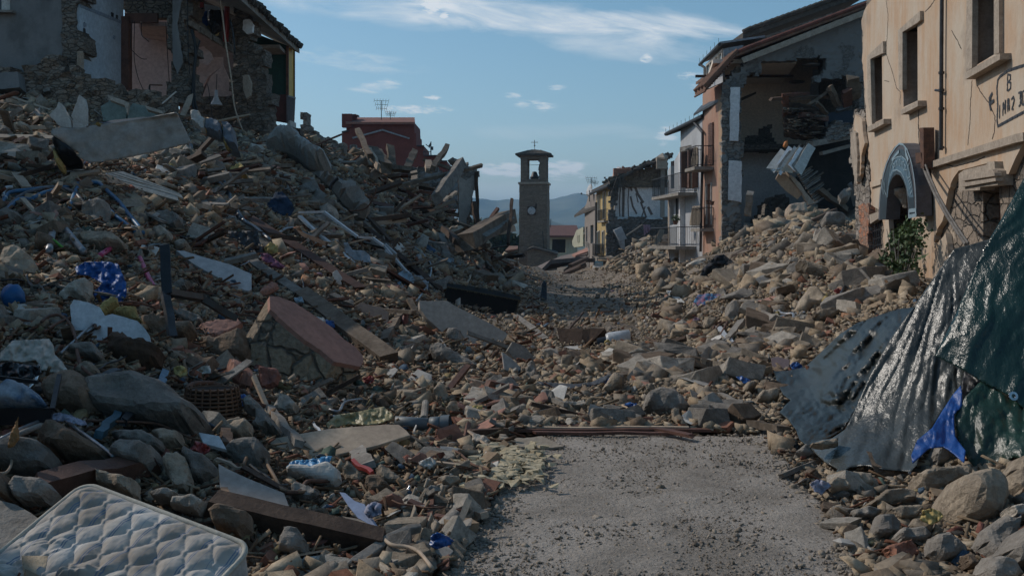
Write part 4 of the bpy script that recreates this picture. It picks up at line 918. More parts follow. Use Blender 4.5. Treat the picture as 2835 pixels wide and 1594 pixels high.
row_house('cream_house','small cream walled house far down the street behind the rubble',q2,jag(C3([(620,1000),(660,900),(722,870),(722,1050),(640,1060),(622,1040)]),.5,6,seed=1),mCream,[C3([(672,950),(678,948),(678,1020),(672,1022)]),C3([(685,945),(691,943),(691,1018),(685,1020)])],None)
# long house with red roof at the end of the street
t=thing('end_house','low house with a long red tiled roof closing the street beyond the tower','house',P(1560,740,168))
wall(Pl(0,168,1,0),C3([(395,960),(670,960),(670,1300),(395,1300)]),mCream,'front_wall',t,.5,[C3([(435,985),(560,985),(560,1110),(430,1110)])]);MB().prism(Pl(0,171,1,0).L(C3([(430,985),(560,985),(560,1110),(430,1110)])),(0,.1,0)).build('dark_opening',mDark,t)
MB().prism([P(1516,628,174),P(1597,628,174),P(1605,657,166),P(1511,657,166)],(0,0,.3)).build('roof',M('roof_far_red',(.17,.075,.06),(.12,.06,.05),1.2,.9,.3),t)
MB().prism([P(1516,627.5,174),P(1597,627.5,174),P(1597,625.5,174),P(1516,625.5,174)],(0,.3,0)).build('ridge',mTileD,t)
# collapsed roof slab near the tower
t=thing('collapsed_roof','large collapsed roof slab tilted over a dark hollow at the foot of the tower','roof',P(1560,745,90))
rr= lambda l,y:[P(1400+x/3.368,370+yv/3.368,yy) for (x,yv),yy in zip(l,y)]
MB().prism(rr([(270,1370),(420,1215),(750,1185),(768,1120),(520,1170),(200,1320)],(78,84,88,98,100,88)),(0,0,.35)).build('slab',M('roof_slab',(.19,.15,.13),(.12,.095,.085),1.2,.92,.6,8),t)
MB().prism(rr([(560,1330),(745,1230),(750,1205),(640,1235),(540,1300)],(80,84,86,88,86)),(0,0,.3)).build('lower_slab',mWoodD,t)
MB().prism(rr([(620,1140),(760,1075),(770,1110),(650,1150)],(92,92,90,90)),(0,0,.15)).build('pink_sheet',mTerra,t)
MB().beam(P(1578,736,76),P(1625,715,82),.3,.25).beam(P(1560,760,76),P(1620,735,80),.25,.25).build('rafters',mWoodD,t)


# ------------------------------------------------------------------ bell tower
def tower():
    cx,cy=1480,146.0;c=P(cx,700,cy);g=-3.6;t=thing('bell_tower','square stone clock tower with open belfry and iron cross','tower',(c.x,c.y,g))
    ang=math.radians(-7);ax=Vector((math.cos(ang),math.sin(ang),0));ay=Vector((-math.sin(ang),math.cos(ang),0));up=Vector((0,0,1));A3=(ax,ay,up)
    m=masonry('tower_stone',(.27,.205,.15),(.19,.145,.11),(.13,.105,.085),2.2,2.6,.8);z= lambda v:EYE+(HV-v)/F*cy
    def rot(x,y,zz): return Vector((c.x,c.y,0))+ax*x+ay*y+up*zz
    w=4.05
    # shaft as a gridded box so that edges are slightly worn
    sh=MB();n=14;nzv=60;z0,z1=g,z(511)
    for f in range(4):
        for j in range(nzv+1):
            for i in range(n):
                a=-1+2*i/n;k=w/2*(1.03-.03*j/nzv)
                x,y=[(a,-1),(1,a),(-a,1),(-1,-a)][f];p=rot(x*k,y*k,z0+(z1-z0)*j/nzv);q=noise.noise_vector(p*1.6)*.06;sh.v.append(tuple(p+q))
    W4=4*n
    idx= lambda f,i,j:(f*(nzv+1)*n+j*n+i) if i<n else (((f+1)% 4)*(nzv+1)*n+j*n)
    for f in range(4):
        for j in range(nzv):
            for i in range(n):sh.f.append((idx(f,i,j),idx(f,i+1,j),idx(f,i+1,j+1),idx(f,i,j+1)))
    sh.build('shaft',m,t)
    MB().box(rot(0,0,z(509)),(w+.35,w+.35,.28),A3,.03).build('string_course',mTrim,t)
    bw=3.75;b0=z(507);b1=z(433);hh=b1-b0
    bf=MB()
    for sx in (-1,1):
        for sy in (-1,1):bf.box(rot(sx*(bw/2-.48),sy*(bw/2-.48),(b0+b1)/2),(.96,.96,hh),A3,.05)
    bf.box(rot(0,0,b1-.25),(bw,bw,.5),A3,.03);bf.box(rot(0,0,b0+.25),(bw,bw,.5),A3,.03)
    for sx in (-1,1):
        for k in range(9):bf.box(rot(sx*(bw/2-.9+random.uniform(-.1,.1)),-bw/2+.2,b0+.5+k*.33),(random.uniform(.2,.45),.3,.3),A3,.05)
    bf.build('belfry',m,t)
    MB().lathe([(.0,.95),(.3,.9),(.42,.6),(.55,.25),(.72,0),(.68,-.02),(0,.1)],rot(0,0,b0+.75),n=16).box(rot(0,0,b0+.6),(1.2,.3,.3),A3).build('bell',mMetalD,t,smooth=True)
    MB().tube([rot(-1,-1.4,z(459)),rot(1,-1.4,z(459))],.03,5).build('tie_rod',mMetalD,t)
    rf=MB();e=2.55;zb=z(433);apex=rot(0,0,z(419));cs=[rot(-e,-e,zb),rot(e,-e,zb),rot(e,e,zb),rot(-e,e,zb)];cs2=[p+up*.22 for p in cs]
    md=[p.lerp(apex+up*.2,.75)+up*.12 for p in cs2]
    rf.add(cs+cs2+md+[apex+up*.25],[(3,2,1,0)]+[(i,(i+1)% 4,4+(i+1)% 4,4+i) for i in range(4)]+[(4+i,4+(i+1)% 4,8+(i+1)% 4,8+i) for i in range(4)]+[(8+i,8+(i+1)% 4,12) for i in range(4)])
    r=rf.build('roof',mTileD,t)
    tl=MB()
    for k in range(4):
        for i in range(13):a=cs2[k].lerp(cs2[(k+1)% 4],(i+.5)/13);tl.tube([a-up*.05,a.lerp(md[k].lerp(md[(k+1)% 4],.5),.9)+up*.03],.1,5)
    tl.build('tiles',mTileD,r)
    cr=MB();zt=z(419);cr.tube([rot(0,0,zt),rot(0,0,z(388))],.035,5);cr.tube([rot(-.52,0,z(394.5)),rot(.52,0,z(394.5))],.04,5);cr.tube([rot(0,0,z(403)),rot(0,0,z(388))],.05,5);cr.lathe([(0,-.16),(.14,0),(0,.16)],rot(0,0,z(403.5)),n=8);cr.build('cross',mMetalD,t)
    # clock
    fc=rot(-.22,-w/2-.10,z(584.6));A_=(ax,up,-ay)
    ck=MB().box(fc+ay*.02,(1.22,1.25,.12),A_).build('clock',mWoodD,t)
    MB().lathe([(0,0),(.54,0),(.56,.03),(.54,.05),(0,.05)],fc-ay*.05,A_,28).build('dial',mWhiteM,ck)
    hd=MB()
    for k in range(12):
        a=k*math.pi/6;p0=fc-ay*.115+(ax*math.sin(a)+up*math.cos(a))*.38;p1=fc-ay*.115+(ax*math.sin(a)+up*math.cos(a))*.51;hd.beam(p0,p1,.075,.012)
    for a,L_,wv in ((math.radians(232),.44,.09),(math.radians(225),.3,.12),(math.radians(105),.2,.09)):hd.beam(fc-ay*.13,fc-ay*.13+(ax*math.sin(a)+up*math.cos(a))*L_,wv,.012)
    hd.build('hands',mMetalD,ck)
    MB().box(rot(.42,-w/2-.02,z(572)),(.14,.1,.75),A3).build('slit_window',mDark,t)
    MB().box(rot(-w/2-.03,-.5,z(588)),(.06,.8,1.1),A3).build('side_dial',mWhiteM,t)
    # low outbuilding with sloping roof at the foot
    wall(Pl(0,141,1,0),C3([(203,1090),(260,1068),(330,1085),(480,1130),(480,1320),(203,1320)]),m,'annex_wall',t,.5)
    MB().prism([P(1458,694,140.6),P(1477,687,140.6),P(1545,706,140.6),P(1545,700,146),P(1477,682,146)],(0,0,.2)).build('annex_roof',mTileD,t)
    wall(Pl(0,150,1,0),C3([(0,1095),(115,1080),(115,1300),(0,1300)]),m,'side_building',t,.5,[C3([(38,1105),(98,1100),(98,1225),(40,1235)])]);MB().prism([P(1398,697,149),P(1434,692,149),P(1434,684,155),P(1410,684,155)],(0,0,.2)).build('side_roof',mTile,t)
tower()
tag(MB().beam((P(1502,640,143)),P(1512,760,143),.1,.1).tube([P(1524,630,165),P(1525,606,165)],.06,5).build('far_post',mMetalD),'thin post standing on the red roofed end house','post')


# ------------------------------------------------------------------ brick red building behind the left heap
def red_building():
    t=thing('red_building','dark brick red building with tiled roof rising behind the left heap','building',P(1050,480,120));p=Pl(0,120,1,0)
    def C2(l): return [(700+x/3.2175,220+y/3.2175) for x,y in l]
    m=M('red_render',(.185,.05,.035),(.135,.036,.026),.8,.9,.3,6)
    wall(p,C2([(793,470),(793,600),(800,1250),(1200,1250),(1760,1250),(1760,765),(1728,765),(1728,728),(1655,728),(1655,682),(1522,682),(1522,592),(1455,592),(1452,480),(1440,480),(1436,380),(835,380),(832,465)]),m,'main_wall',t,8)
    MB().prism(p.off(.3).L(C2([(820,480),(1165,445),(1395,520),(1395,530),(1165,457),(890,520),(885,530),(870,525)])) if False else p.off(.25).L(C2([(885,516),(1155,443),(1395,520),(1392,532),(1155,458),(890,528)])),(0,.25,0)).build('gable_line',mMetal,t)
    MB().prism([P(957,344,119.2),P(1149,344,119.2),P(1148,331,123),P(968,331,123)],(0,0,.25)).build('roof',M('roof_far',(.30,.13,.09),(.2,.1,.08),2,.9,.4),t)
    MB().box(P(975,328,121),(1.1,1,.9)).box(P(975,321.5,121),(1.6,1.2,.15)).box(P(962,335,120),(1.2,1,1.6)).build('chimney',m,t)
    w=MB();w.beam(P(947,366,119.8),P(965,362,119.8),.5,.15).beam(P(1155,404,119.8),P(1174,404,119.8),.5,.12).beam(P(1174,431,119.8),P(1215,431,119.8),.5,.12).beam(P(1215,446,119.8),P(1238,446,119.8),.5,.12).build('coping',mMetalD,t)
    MB().tube([P(1172,420,119.5),P(1194,420,119.5),P(1194,428,119.5)],.04,4).tube([P(1172,420,119.5),P(1172,428,119.5)],.04,4).build('roof_rail',mMetalD,t)
red_building()
aerial(P(1056,332,119),2.3,'tall tangled aerial on the roof of the brick red building',1.6);aerial(P(1081,332,119),.95,'short aerial right of the tall one on the brick red building',1.2)
t=thing('roof_antenna','mast with a dark wind vane plate on the lower red roof','antenna',P(1193,431,118));MB().tube([P(1193,431,118),P(1193,393,118)],.07,5).tube([P(1179,400,118),P(1190,409,118)],.05,4).build('mast',mMetalD,t);MB().prism([P(1185,405,118),P(1194,392,118),P(1194,402,118),P(1188,409,118)],(0,.1,0)).box(P(1196,411,118),(.3,.3,.4)).build('vane',mMetalD,t)


# ------------------------------------------------------------------ trees
def tree(u,v,Y,w,h,label,seed,group='trees beyond the tower'):
    p=P(u,v,Y);t=thing('tree',label,'tree',(p.x,p.y,p.z-h),group);R_=random.Random(seed)
    b=Vector((p.x,p.y,p.z-h));tr=MB();tr.tube([b,b+Vector((0,0,h*.5)),b+Vector((.2,0,h*.85))],[.35,.25,.1],7)
    for k in range(6):a=R_.random()*6.28;tr.tube([b+Vector((0,0,h*(.35+.06*k))),b+Vector((math.cos(a)*w*.3,math.sin(a)*w*.3,h*(.6+.06*k)))],[.12,.04],5)
    tr.build('trunk',mWoodD,t);mb=MB()
    for k in range(22):
        a=R_.random()*6.28;rr_=w*.4*R_.random()**.5;z=h*(.35+.55*R_.random());c=b+Vector((math.cos(a)*rr_,math.sin(a)*rr_,z));s_=w*.16*(.7+.6*R_.random())
        rn=np.random.default_rng(seed*50+k);n=170;d=rn.normal(size=(n,3));d /= np.linalg.norm(d,axis=1)[:,None];pc=np.array(c)+d*s_*(rn.random((n,1))**.4)
        e=rn.normal(size=(n,3))*.22;f=rn.normal(size=(n,3))*.22
        for i in range(n):mb.add([pc[i]-e[i],pc[i]+f[i],pc[i]+e[i]],[(0,1,2)])
    mb.build('crown',mLeafD,t,fixn=False)
for k,(u,v,Y,w,h,lab) in enumerate(((1322,612,175,6,9,'dark round tree left of the leaning pole beyond the heap'),(1348,628,185,6,8,'low dark tree between the leaning wall and the thin pole'),(1400,640,178,5,7,'dark tree just left of the clock tower'),(1424,648,182,4,6,'small dark tree touching the left edge of the clock tower'),(1300,600,190,6,10,'dark tree half hidden behind the leaning plaster wall'),(1372,645,180,5,6,'lowest dark tree behind the thin pole'))):tree(u,v,Y,w,h,lab,k+1)
# ------------------------------------------------------------------ builders for single objects in the rubble
HERO=[]          # photo outlines of built objects, kept free of loose rubble
def Kf(ox,oy,sc): return lambda l:[(ox+x/sc,oy+y/sc) for x,y in l]
K1=Kf(0,300,3.62);K2=Kf(0,680,2.896);K3=Kf(0,1100,2.931);K4=Kf(600,500,2.896);K5=Kf(600,950,2.2486);K6=Kf(1100,650,2.413);K7=Kf(1600,600,2.2275);K8=Kf(2100,600,1.457);C2=Kf(700,220,3.2175)
E3=Vector((0,0,EYE))
def cen(l): return (sum(p[0] for p in l)/len(l),sum(p[1] for p in l)/len(l))
def on_plane(l,n,anchor):
    n=Vector(n).normalized();out=[]
    for u,v in l:
        r=Vector(((u-CU)/F,1,(HV-v)/F));t=n.dot(anchor-E3)/n.dot(r);out.append(E3+r*t)
    return out,n
def anchor_of(l,lift=.1,Y=None,low=.75):
    u,v=cen(l)
    if Y: return P(u,v,Y)
    return H(u,v,lift*1.9)
def panel(name,label,cat,outline,n,thick,mat,lift=.12,Y=None,rag=0,hero=True,parent=None,holes=(),fin=None,group=None):
    if hero and parent is None:HERO.append(outline)
    o2=jag(outline,rag,9,seed=int(outline[0][0])) if rag else outline
    a=anchor_of(outline,lift,Y);pts,nn=on_plane(o2,n,a);hs=[on_plane(h,n,a)[0] for h in holes]
    if nn.dot(a-E3)>0:nn=-nn
    mb=MB().prism(pts,-nn*thick,hs)
    o=mb.build(name,mat,parent,label=label if parent else None)
    if thick>=.03:
        b=o.modifiers.new('edge','BEVEL');b.width=min(.008,thick*.15);b.segments=2;b.limit_method='ANGLE'
    if parent is None:tag(o,label,cat,group)
    return o
def bm_(name,label,cat,p0,p1,w,h,mat,lift=.1,Y0=None,Y1=None,seg=5,jit=.012,roll=None,hero=True,parent=None,extra=(),group=None):
    a=P(*p0,Y0) if Y0 else H(*p0,lift);b=P(*p1,Y1) if Y1 else H(*p1,lift);mb=MB().beam(a,b,w,h,random.uniform(-.5,.5) if roll is None else roll,seg,jit)
    if hero and parent is None:
        dx,dy=p1[0]-p0[0],p1[1]-p0[1];L=math.hypot(dx,dy)+1e-6;q=max(w,h)*F/a.y*.45;nx,ny=-dy/L*q,dx/L*q
        HERO.append([(p0[0]+nx,p0[1]+ny),(p1[0]+nx,p1[1]+ny),(p1[0]-nx,p1[1]-ny),(p0[0]-nx,p0[1]-ny)])
    o=mb.build(name,mat,parent)
    return o if parent else tag(o,label,cat,group)
def pipe(name,label,cat,pts,r,mat,lift=.1,Y=None,n=8,smooth=True,parent=None,sub=4,group=None):
    q=[P(u,v,Y[i] if isinstance(Y,(list,tuple)) else Y) if Y else H(u,v,lift if not isinstance(lift,(list,tuple)) else lift[i]) for i,(u,v) in enumerate(pts)]
    out=[]
    for i in range(len(q)-1):     # Catmull-Rom through the points
        p0,p1,p2,p3=q[max(i-1,0)],q[i],q[i+1],q[min(i+2,len(q)-1)]
        for k in range(sub):
            t=k/sub;out.append(.5*((2*p1)+(p2-p0)*t+(2*p0-5*p1+4*p2-p3)*t*t+(3*p1-p0-3*p2+p3)*t**3))
    out.append(q[-1]);o=MB().tube(out,r,n).build(name,mat,parent,smooth=smooth)
    return o if parent else tag(o,label,cat,group)
def tps2(ctrl):
    C_=np.array(ctrl,float);X=C_[:,:2]/500;n=len(C_);K=_k(((X[:,None]-X[None])**2).sum(-1))+np.eye(n)*1e-4;Pm=np.c_[np.ones(n),X]
    A=np.zeros((n+3,n+3));A[:n,:n]=K;A[:n,n:]=Pm;A[n:,:n]=Pm.T;w=np.linalg.solve(A,np.r_[C_[:,2],np.zeros(3)])
    def f(u,v):
        q=np.stack([np.asarray(u,float),np.asarray(v,float)],-1)/500; return _k(((q[:,None]-X[None])**2).sum(-1))@w[:n]+w[n]+q@w[n+1:]
    return f
def surf(outline,step):
    """triangulated interior of a traced outline: pixel points, faces, boundary flags"""
    u0=min(p[0] for p in outline);u1=max(p[0] for p in outline);v0=min(p[1] for p in outline);v1=max(p[1] for p in outline)
    ol=[];m=len(outline)
    for i in range(m):
        a,b=outline[i],outline[(i+1)% m];k=max(1,int(math.hypot(b[0]-a[0],b[1]-a[1])/step));ol+=[(a[0]+(b[0]-a[0])*j/k,a[1]+(b[1]-a[1])*j/k) for j in range(k)]
    gx,gy=np.meshgrid(np.arange(u0+step/2,u1,step),np.arange(v0+step/2,v1,step),indexing='ij');gx=gx+RNG.uniform(-.2,.2,gx.shape)*step;gy=gy+RNG.uniform(-.2,.2,gy.shape)*step
    g=np.stack([gx.ravel(),gy.ravel()],-1);g=g[inpoly(g[:,0],g[:,1],ol)];O=np.array(ol);d=np.full(len(g),1e9)
    for i in range(0,len(g),4000):d[i:i+4000]=np.sqrt(((g[i:i+4000,None]-O[None])**2).sum(-1)).min(1)
    g=g[d>step*.5];allp=[Vector(p) for p in ol]+[Vector(p) for p in g.tolist()];n=len(ol)
    vo,_,fo,ov,_,_=delaunay_2d_cdt(allp,[(i,(i+1)% n) for i in range(n)],[],0,1e-5)
    V=np.array([tuple(p) for p in vo]);fo=[tuple(f) for f in fo];c=np.array([V[list(f)].mean(0) for f in fo]);k=inpoly(c[:,0],c[:,1],ol);fo=[f for f,q in zip(fo,k) if q]
    D=np.full(len(V),1e9)
    for i in range(0,len(V),4000):D[i:i+4000]=np.sqrt(((V[i:i+4000,None]-O[None])**2).sum(-1)).min(1)
    return V,fo,D
def cloth(name,label,cat,outline,depth,mat,wr,step=7,thick=.008,parent=None,hero=True,smooth=True,group=None):
    """a draped sheet: traced outline, true distance from depth(u,v), folds wr(u,v) in metres towards the viewer"""
    if hero and parent is None:HERO.append(outline)
    V,fo,D=surf(outline,step);Y=depth(V[:,0],V[:,1]);w=wr(V[:,0],V[:,1]) if wr else 0
    ray=np.stack([(V[:,0]-CU)/F,np.ones(len(V)),(HV-V[:,1])/F],-1);L=np.linalg.norm(ray,axis=1);pts=np.array([0,0,EYE])+ray*(Y-w/L)[:,None]
    mb=MB();mb.v=[tuple(p) for p in pts];mb.f=fo;o=mb.build(name,mat,parent,smooth=smooth);m=o.modifiers.new('thick','SOLIDIFY');m.thickness=thick
    return o if parent else tag(o,label,cat,group)
def plane_depth(outline,n,lift=.12,Y=None):
    a=anchor_of(outline,lift,Y);n=Vector(n).normalized();k=n.dot(a-E3)
    return lambda u,v:k/(n.x*(np.asarray(u)-CU)/F+n.y+n.z*(HV-np.asarray(v))/F)
def lump(name,label,cat,outline,T,mat,n=(0,-.8,.5),lift=.1,Y=None,step=None,rough=.36,round_=.5,parent=None,hero=True,smooth=False,group=None):
    """a solid boulder or block whose silhouette follows a traced outline; T is its half thickness in metres"""
    if hero and parent is None:HERO.append(outline)
    w=max(p[0] for p in outline)-min(p[0] for p in outline);h=max(p[1] for p in outline)-min(p[1] for p in outline);step=step or max(3.5,min(w,h)/11)
    V,fo,D=surf(outline,step);dep=plane_depth(outline,n,lift,Y);Yd=dep(V[:,0],V[:,1]);R_=min(w,h)*.5*round_
    q=np.clip(D/R_,0,1);prof=np.sqrt(np.clip(1-(1-q)**2,0,1))
    ray=np.stack([(V[:,0]-CU)/F,np.ones(len(V)),(HV-V[:,1])/F],-1);base=np.array([0,0,EYE])+ray*Yd[:,None];pts=[];sc=1.3/max(T,.02)*.5
    nn=np.array(Vector(n).normalized());nn=nn*(1 if nn[1]<0 else -1);seed=outline[0][0]*.37
    for sgn in (1,-1):
        dd=np.array([noise.noise(Vector(tuple(b*sc))+Vector((seed,0,0)))*1.0+noise.noise(Vector(tuple(b*sc*3.1))+Vector((seed,9,0)))*.45+(noise.voronoi(Vector(tuple(b*sc*.9))+Vector((seed,0,5)))[0][0]-.4)*.9 for b in base])
        pts.append(base+nn[None]*(sgn*T*prof*(1+dd*rough*1.6))[:,None])
    N_=len(V);bd=D<1e-3;mp=np.where(bd,np.arange(N_),np.arange(N_)+N_);mb=MB();mb.v=[tuple(p) for p in pts[0]]+[tuple(p) for p in pts[1]]
    mb.f=fo+[tuple(int(mp[i]) for i in f[::-1]) for f in fo];o=mb.build(name,mat,parent,smooth=smooth,fixn=False)
    me=o.data;bm=bmesh.new();bm.from_mesh(me);bmesh.ops.delete(bm,geom=[x for x in bm.verts if not x.link_faces],context='VERTS');bm.to_mesh(me);bm.free()
    return o if parent else tag(o,label,cat,group)


lump('carved_bust','weathered brown carved stone bust set inside the arched doorway','statue',CS([(465,790),(500,755),(550,760),(560,820),(600,850),(600,1000),(590,1120),(600,1190),(565,1190),(530,1080),(470,1010),(415,960),(415,870),(460,845)]),.14,mTrim,n=(-1,-.14,0),Y=20.6,step=2.2,rough=.5,round_=.8)
# ------------------------------------------------------------------ ruined house on the left
mColR=masonry('ruin_masonry',(.22,.18,.145),(.15,.125,.10),(.125,.105,.088),4.2,2.2,1.0)
def left_house():
    t=thing('ruined_house','torn open stone house at the upper left with pink and tiled rooms exposed','house',(-12,31,5));FL=Pl(0,29,1,0);L_=Pl(-12.6,29,.058,1)
    win=C1([(-200,-300),(90,-300),(90,98),(-200,92)])
    wall(FL,jag([(-500,-330),(174,-330),(174,176),(150,172),(128,165),(100,180),(60,210),(0,225),(-500,240)],.8,9,seed=1),mGrey,'front_wall',t,.5,[win])
    MB().prism(FL.off(-.3).L(win),(0,.02,0)).build('window_pane',mGlass,t);fr=MB();fr.beam(FL.off(.02).px(15,-90),FL.off(.02).px(15,31),.18,.08);fr.beam(FL.off(.02).px(22,-90),FL.off(.02).px(22,31),.12,.05);fr.build('window_frame',mPlast,t)
    MB().beam(FL.off(.1).px(-60,33),FL.off(.1).px(40,34),.25,.07).build('window_sill',mConc,t)
    rough_wall(FL.off(.05),C1([(525,-800),(660,-800),(668,0),(650,260),(640,420),(655,640),(700,700),(600,700),(520,540),(530,0)]),mColR,'broken_wall_edge',t,.8,.13,.08)
    rough_wall(Pl(0,28.4,1,0),C1([(-700,640),(0,600),(170,590),(380,500),(520,530),(640,560),(700,640),(900,700),(1050,760),(1450,800),(1450,1100),(-700,1100)]),masonry('tumbled_masonry',(.29,.22,.165),(.19,.15,.115),(.14,.112,.09),4.2,2.4,1.0),'tumbled_base',t,.5,.17,.22,edge=.2)
    # tiled kitchen wall running back from the street front
    wall(L_,C1([(664,-700),(1032,-700),(1032,900),(960,880),(900,850),(800,800),(705,760),(700,470),(740,430),(670,330)]),mIntB,'tiled_wall',t,.25)
    MB().prism(L_.off(.012).L(C1([(664,30),(1030,180),(1030,208),(664,60)])),-L_.n*.01).build('tile_border',M('tile_border',(.16,.19,.24),(.30,.35,.40),30,.6,0,thr=(.45,.55)),t)
    for k,(x,y) in enumerate(((710,208),(955,315),(745,20),(705,257),(938,125),(978,145))):MB().box(L_.off(.02).px(*C1([(x,y)])[0]),(.12,.02,.12),(L_.d,L_.n,Vector((0,0,1))),.01).build('wall_fitting',mMetalD if k>2 else M('tile_border',(0,0,0)),t)
    wall(L_.off(.05),jag(C1([(735,290),(800,350),(790,440),(740,430),(700,350)]),1.2,5,seed=4),mColR,'bare_patch',t,.05)
    lt=MB();q=L_.off(.12)
    for i in range(9):
        for a,b in (((650+i*6,430),(640+i*7,600)),((645,440+i*18),(705,450+i*15))):lt.tube([q.px(*c) for c in C1([a,b])],.008,4)
    lt.build('exposed_lath',mBoard,t)
    # pink room beyond
    B2=Pl(0,34,1,0);wall(B2,C1([(1040,-100),(1440,-100),(1440,860),(1040,800)]),mIntP,'pink_back_wall',t,.3)
    D1=Pl(0,31.9,1,0);wall(D1,C1([(1030,-700),(1440,-700),(1440,150),(1100,150),(1030,80)]),mColR,'upper_wall',t,.4)
    MB().beam(D1.off(.06).px(*C1([(1052,750)])[0]),D1.off(.06).px(*C1([(1052,145)])[0]),.28,.3).beam(D1.off(.06).px(*C1([(1046,156)])[0]),D1.off(.06).px(*C1([(1320,154)])[0]),.12,.3).build('door_frame',mWoodR,t)
    MB().prism([P(385,64,32.2),P(466,62,32.2),P(472,106,33.9),P(398,95,33.9)],(0,0,-.12)).prism([P(392,95,33.2),P(470,96,33.2),P(470,106,33.2),P(398,96,33.2)],(0,.8,0)).build('box_beam',mIntP,t)
    rough_wall(Pl(0,31,1,0),C1([(1400,-900),(1540,-900),(1590,60),(1590,130),(1530,240),(1570,400),(1560,620),(1600,760),(1540,900),(1440,880),(1420,500),(1410,140)]),mColR,'torn_pier',t,1.0,.13,.12)
    wall(Pl(0,30.85,1,0),jag(C1([(1440,0),(1520,0),(1480,200),(1530,520),(1480,620),(1440,500)]),1,7,seed=6),mGrey,'pier_plaster',t,.05)
    # bedroom beyond the pier, its ceiling slab breaking away
    wall(Pl(0,35,1,0),C1([(1500,200),(2030,330),(2030,1150),(1500,1100)]),M('interior_mauve',(.30,.24,.225),(.25,.2,.19),1.2,.9,.1),'bedroom_wall',t,.3)
    rough_wall(Pl(0,34.2,1,0),C1([(1690,800),(1940,800),(2060,1000),(2060,1150),(1560,1120),(1600,950),(1640,780)]),mColR,'bedroom_lower_wall',t,.4,.14,.1)
    wall(Pl(0,34.4,1,0),C1([(1645,480),(1860,478),(1862,545),(1930,700),(1945,790),(1900,808),(1690,808),(1760,640),(1850,560),(1740,640),(1680,760),(1640,760)]),mIntP,'hanging_plaster',t,.06)
    wall(Pl(0,33.6,1,0),jag(C1([(1650,400),(1700,388),(1760,440),(1782,500),(1730,548),(1660,520),(1645,460)]),1,6,seed=3),mIntP,'plaster_flake',t,.05)
    sl=MB();a,b=P(*C1([(1570,215)])[0],31.2),P(*C1([(1965,460)])[0],34.5);c,d=P(*C1([(1640,130)])[0],33.6),P(*C1([(1990,330)])[0],35.5);sl.prism([a,b,d,c],(0,0,.22));sl.build('floor_slab',mConc,t)
    wb=MB()
    for i in range(5):e=i/4;wb.beam(a.lerp(b,e)+Vector((0,-.08,.1)),a.lerp(b,min(1,e+.2))+Vector((0,-.08,.1)),.1,.18)
    wb.build('edge_boards',mWoodG,t)
    rough_wall(Pl(0,36.4,1,0),C1([(1480,-600),(2050,-600),(2050,420),(1950,400),(1600,240),(1480,200)]),mColR,'attic_back_wall',t,.4,.2,.08)
    # great torn wall of rubble masonry below the roof
    tw=C1([(1860,-500),(2010,-500),(2020,30),(2060,120),(2110,200),(2110,280),(2070,300),(2160,400),(2215,470),(2190,540),(2160,560),(2205,680),(2180,720),(2250,790),(2260,880),(2240,1000),(2270,1200),(2000,1200),(1940,1080),(1960,850),(1920,640),(1960,460),(1940,330),(1900,250),(1960,150),(1900,0)])
    rough_wall(Pl(0,31.6,1,-.2),tw,mColR,'torn_gable',t,.45,.13,.16)
    for k,q in enumerate(([(2030,170),(2080,160),(2112,210),(2105,270),(2060,285),(2025,250)],[(2025,630),(2070,625),(2095,700),(2090,800),(2060,830),(2030,740)])):wall(Pl(0,31.2,1,-.2),jag(C1(q),1,6,seed=k),mIntW if k==0 else mTrim,'plaster_remnant',t,.12)
    # roof slab and tiles along the street side, open room below
    e0=P(666,0,30);e1=P(*C1([(2480,430)])[0],37.8);zE=8.95
    e0=Vector((-8.3,26.5,9.05));e1=Vector((-8.15,38.2,8.85));up_=Vector((-4.5,0,2.3))
    e0=Vector((-8.25,30.2,9.0));rf=MB().prism([e0,e1,e1+up_,e0+up_],(0,0,.22)).build('roof',mConc,t);tl=MB();R_=random.Random(3)
    for i in range(36):
        for k in range(3):p=e0.lerp(e1,(i+R_.uniform(-.2,.2))/36)+up_*(k*.12-.01)+Vector((0,0,.28+R_.uniform(-.03,.05)));tl.tube([p+Vector((R_.uniform(-.02,.18),0,-.06)),p+up_*.13],.11,6)
    tl.build('roof_tiles',mTileD,rf)
    MB().prism([Vector((-8.45,36.2,8.8)),Vector((-8.45,38.1,8.7)),Vector((-12,38.1,8.7)),Vector((-12,36.2,8.8))],(0,0,-.12)).build('eave_soffit',mConc,t)
    GR=Pl(0,37.2,1,0);wall(GR,C1([(2080,260),(2405,385),(2405,1000),(2080,1000)]),M('panel_green',(.02,.065,.05),(.014,.045,.035),2,.7,.1),'green_panel',t,.15)
    YP=Pl(GR.px(798,200).x,37.2,.03,1)
    ya=GR.px(796,131);yb=P(815,138,37.9)
    MB().prism([P(797,131,37.1),P(797,264,37.1),P(813,270,38.6),P(813,139,38.6)],(-.06,0,0)).build('yellow_shutter',M('panel_yellow',(.62,.37,.035),(.5,.29,.03),2,.6,.1),t)
    MB().beam(P(796,128,37.05),P(796,266,37.05),.09,.09).build('shutter_post',mWoodR,t);MB().beam(P(814,139,38.6),P(814,270,38.6),.07,.07).build('shutter_post',mWoodR,t)
    wall(Pl(0,37.0,1,0),C1([(2265,795),(2400,790),(2400,1030),(2290,1010)]),M('panel_maroon',(.10,.035,.03),(.06,.025,.02),2,.7,.1),'balcony_side',t,.1)
    bl=MB().prism([P(795,338,37),P(812,345,38.4),P(820,341,38.4),P(803,333,37)],(0,0,-.2)).build('balcony',mPlast,t);ra=MB();a,b=P(795,266,36.95),P(816,272,38.4);a2,b2=P(795,336,36.95),P(813,344,38.4)
    for i in range(9):ra.beam(a.lerp(b,i/8),a2.lerp(b2,i/8),.05,.035,0)
    ra.beam(a,b,.08,.06).beam(a2,b2,.08,.06);ra.build('railing',M('railing_grey',(.16,.14,.15),(.1,.09,.09),3,.6,.1),bl)
    return t
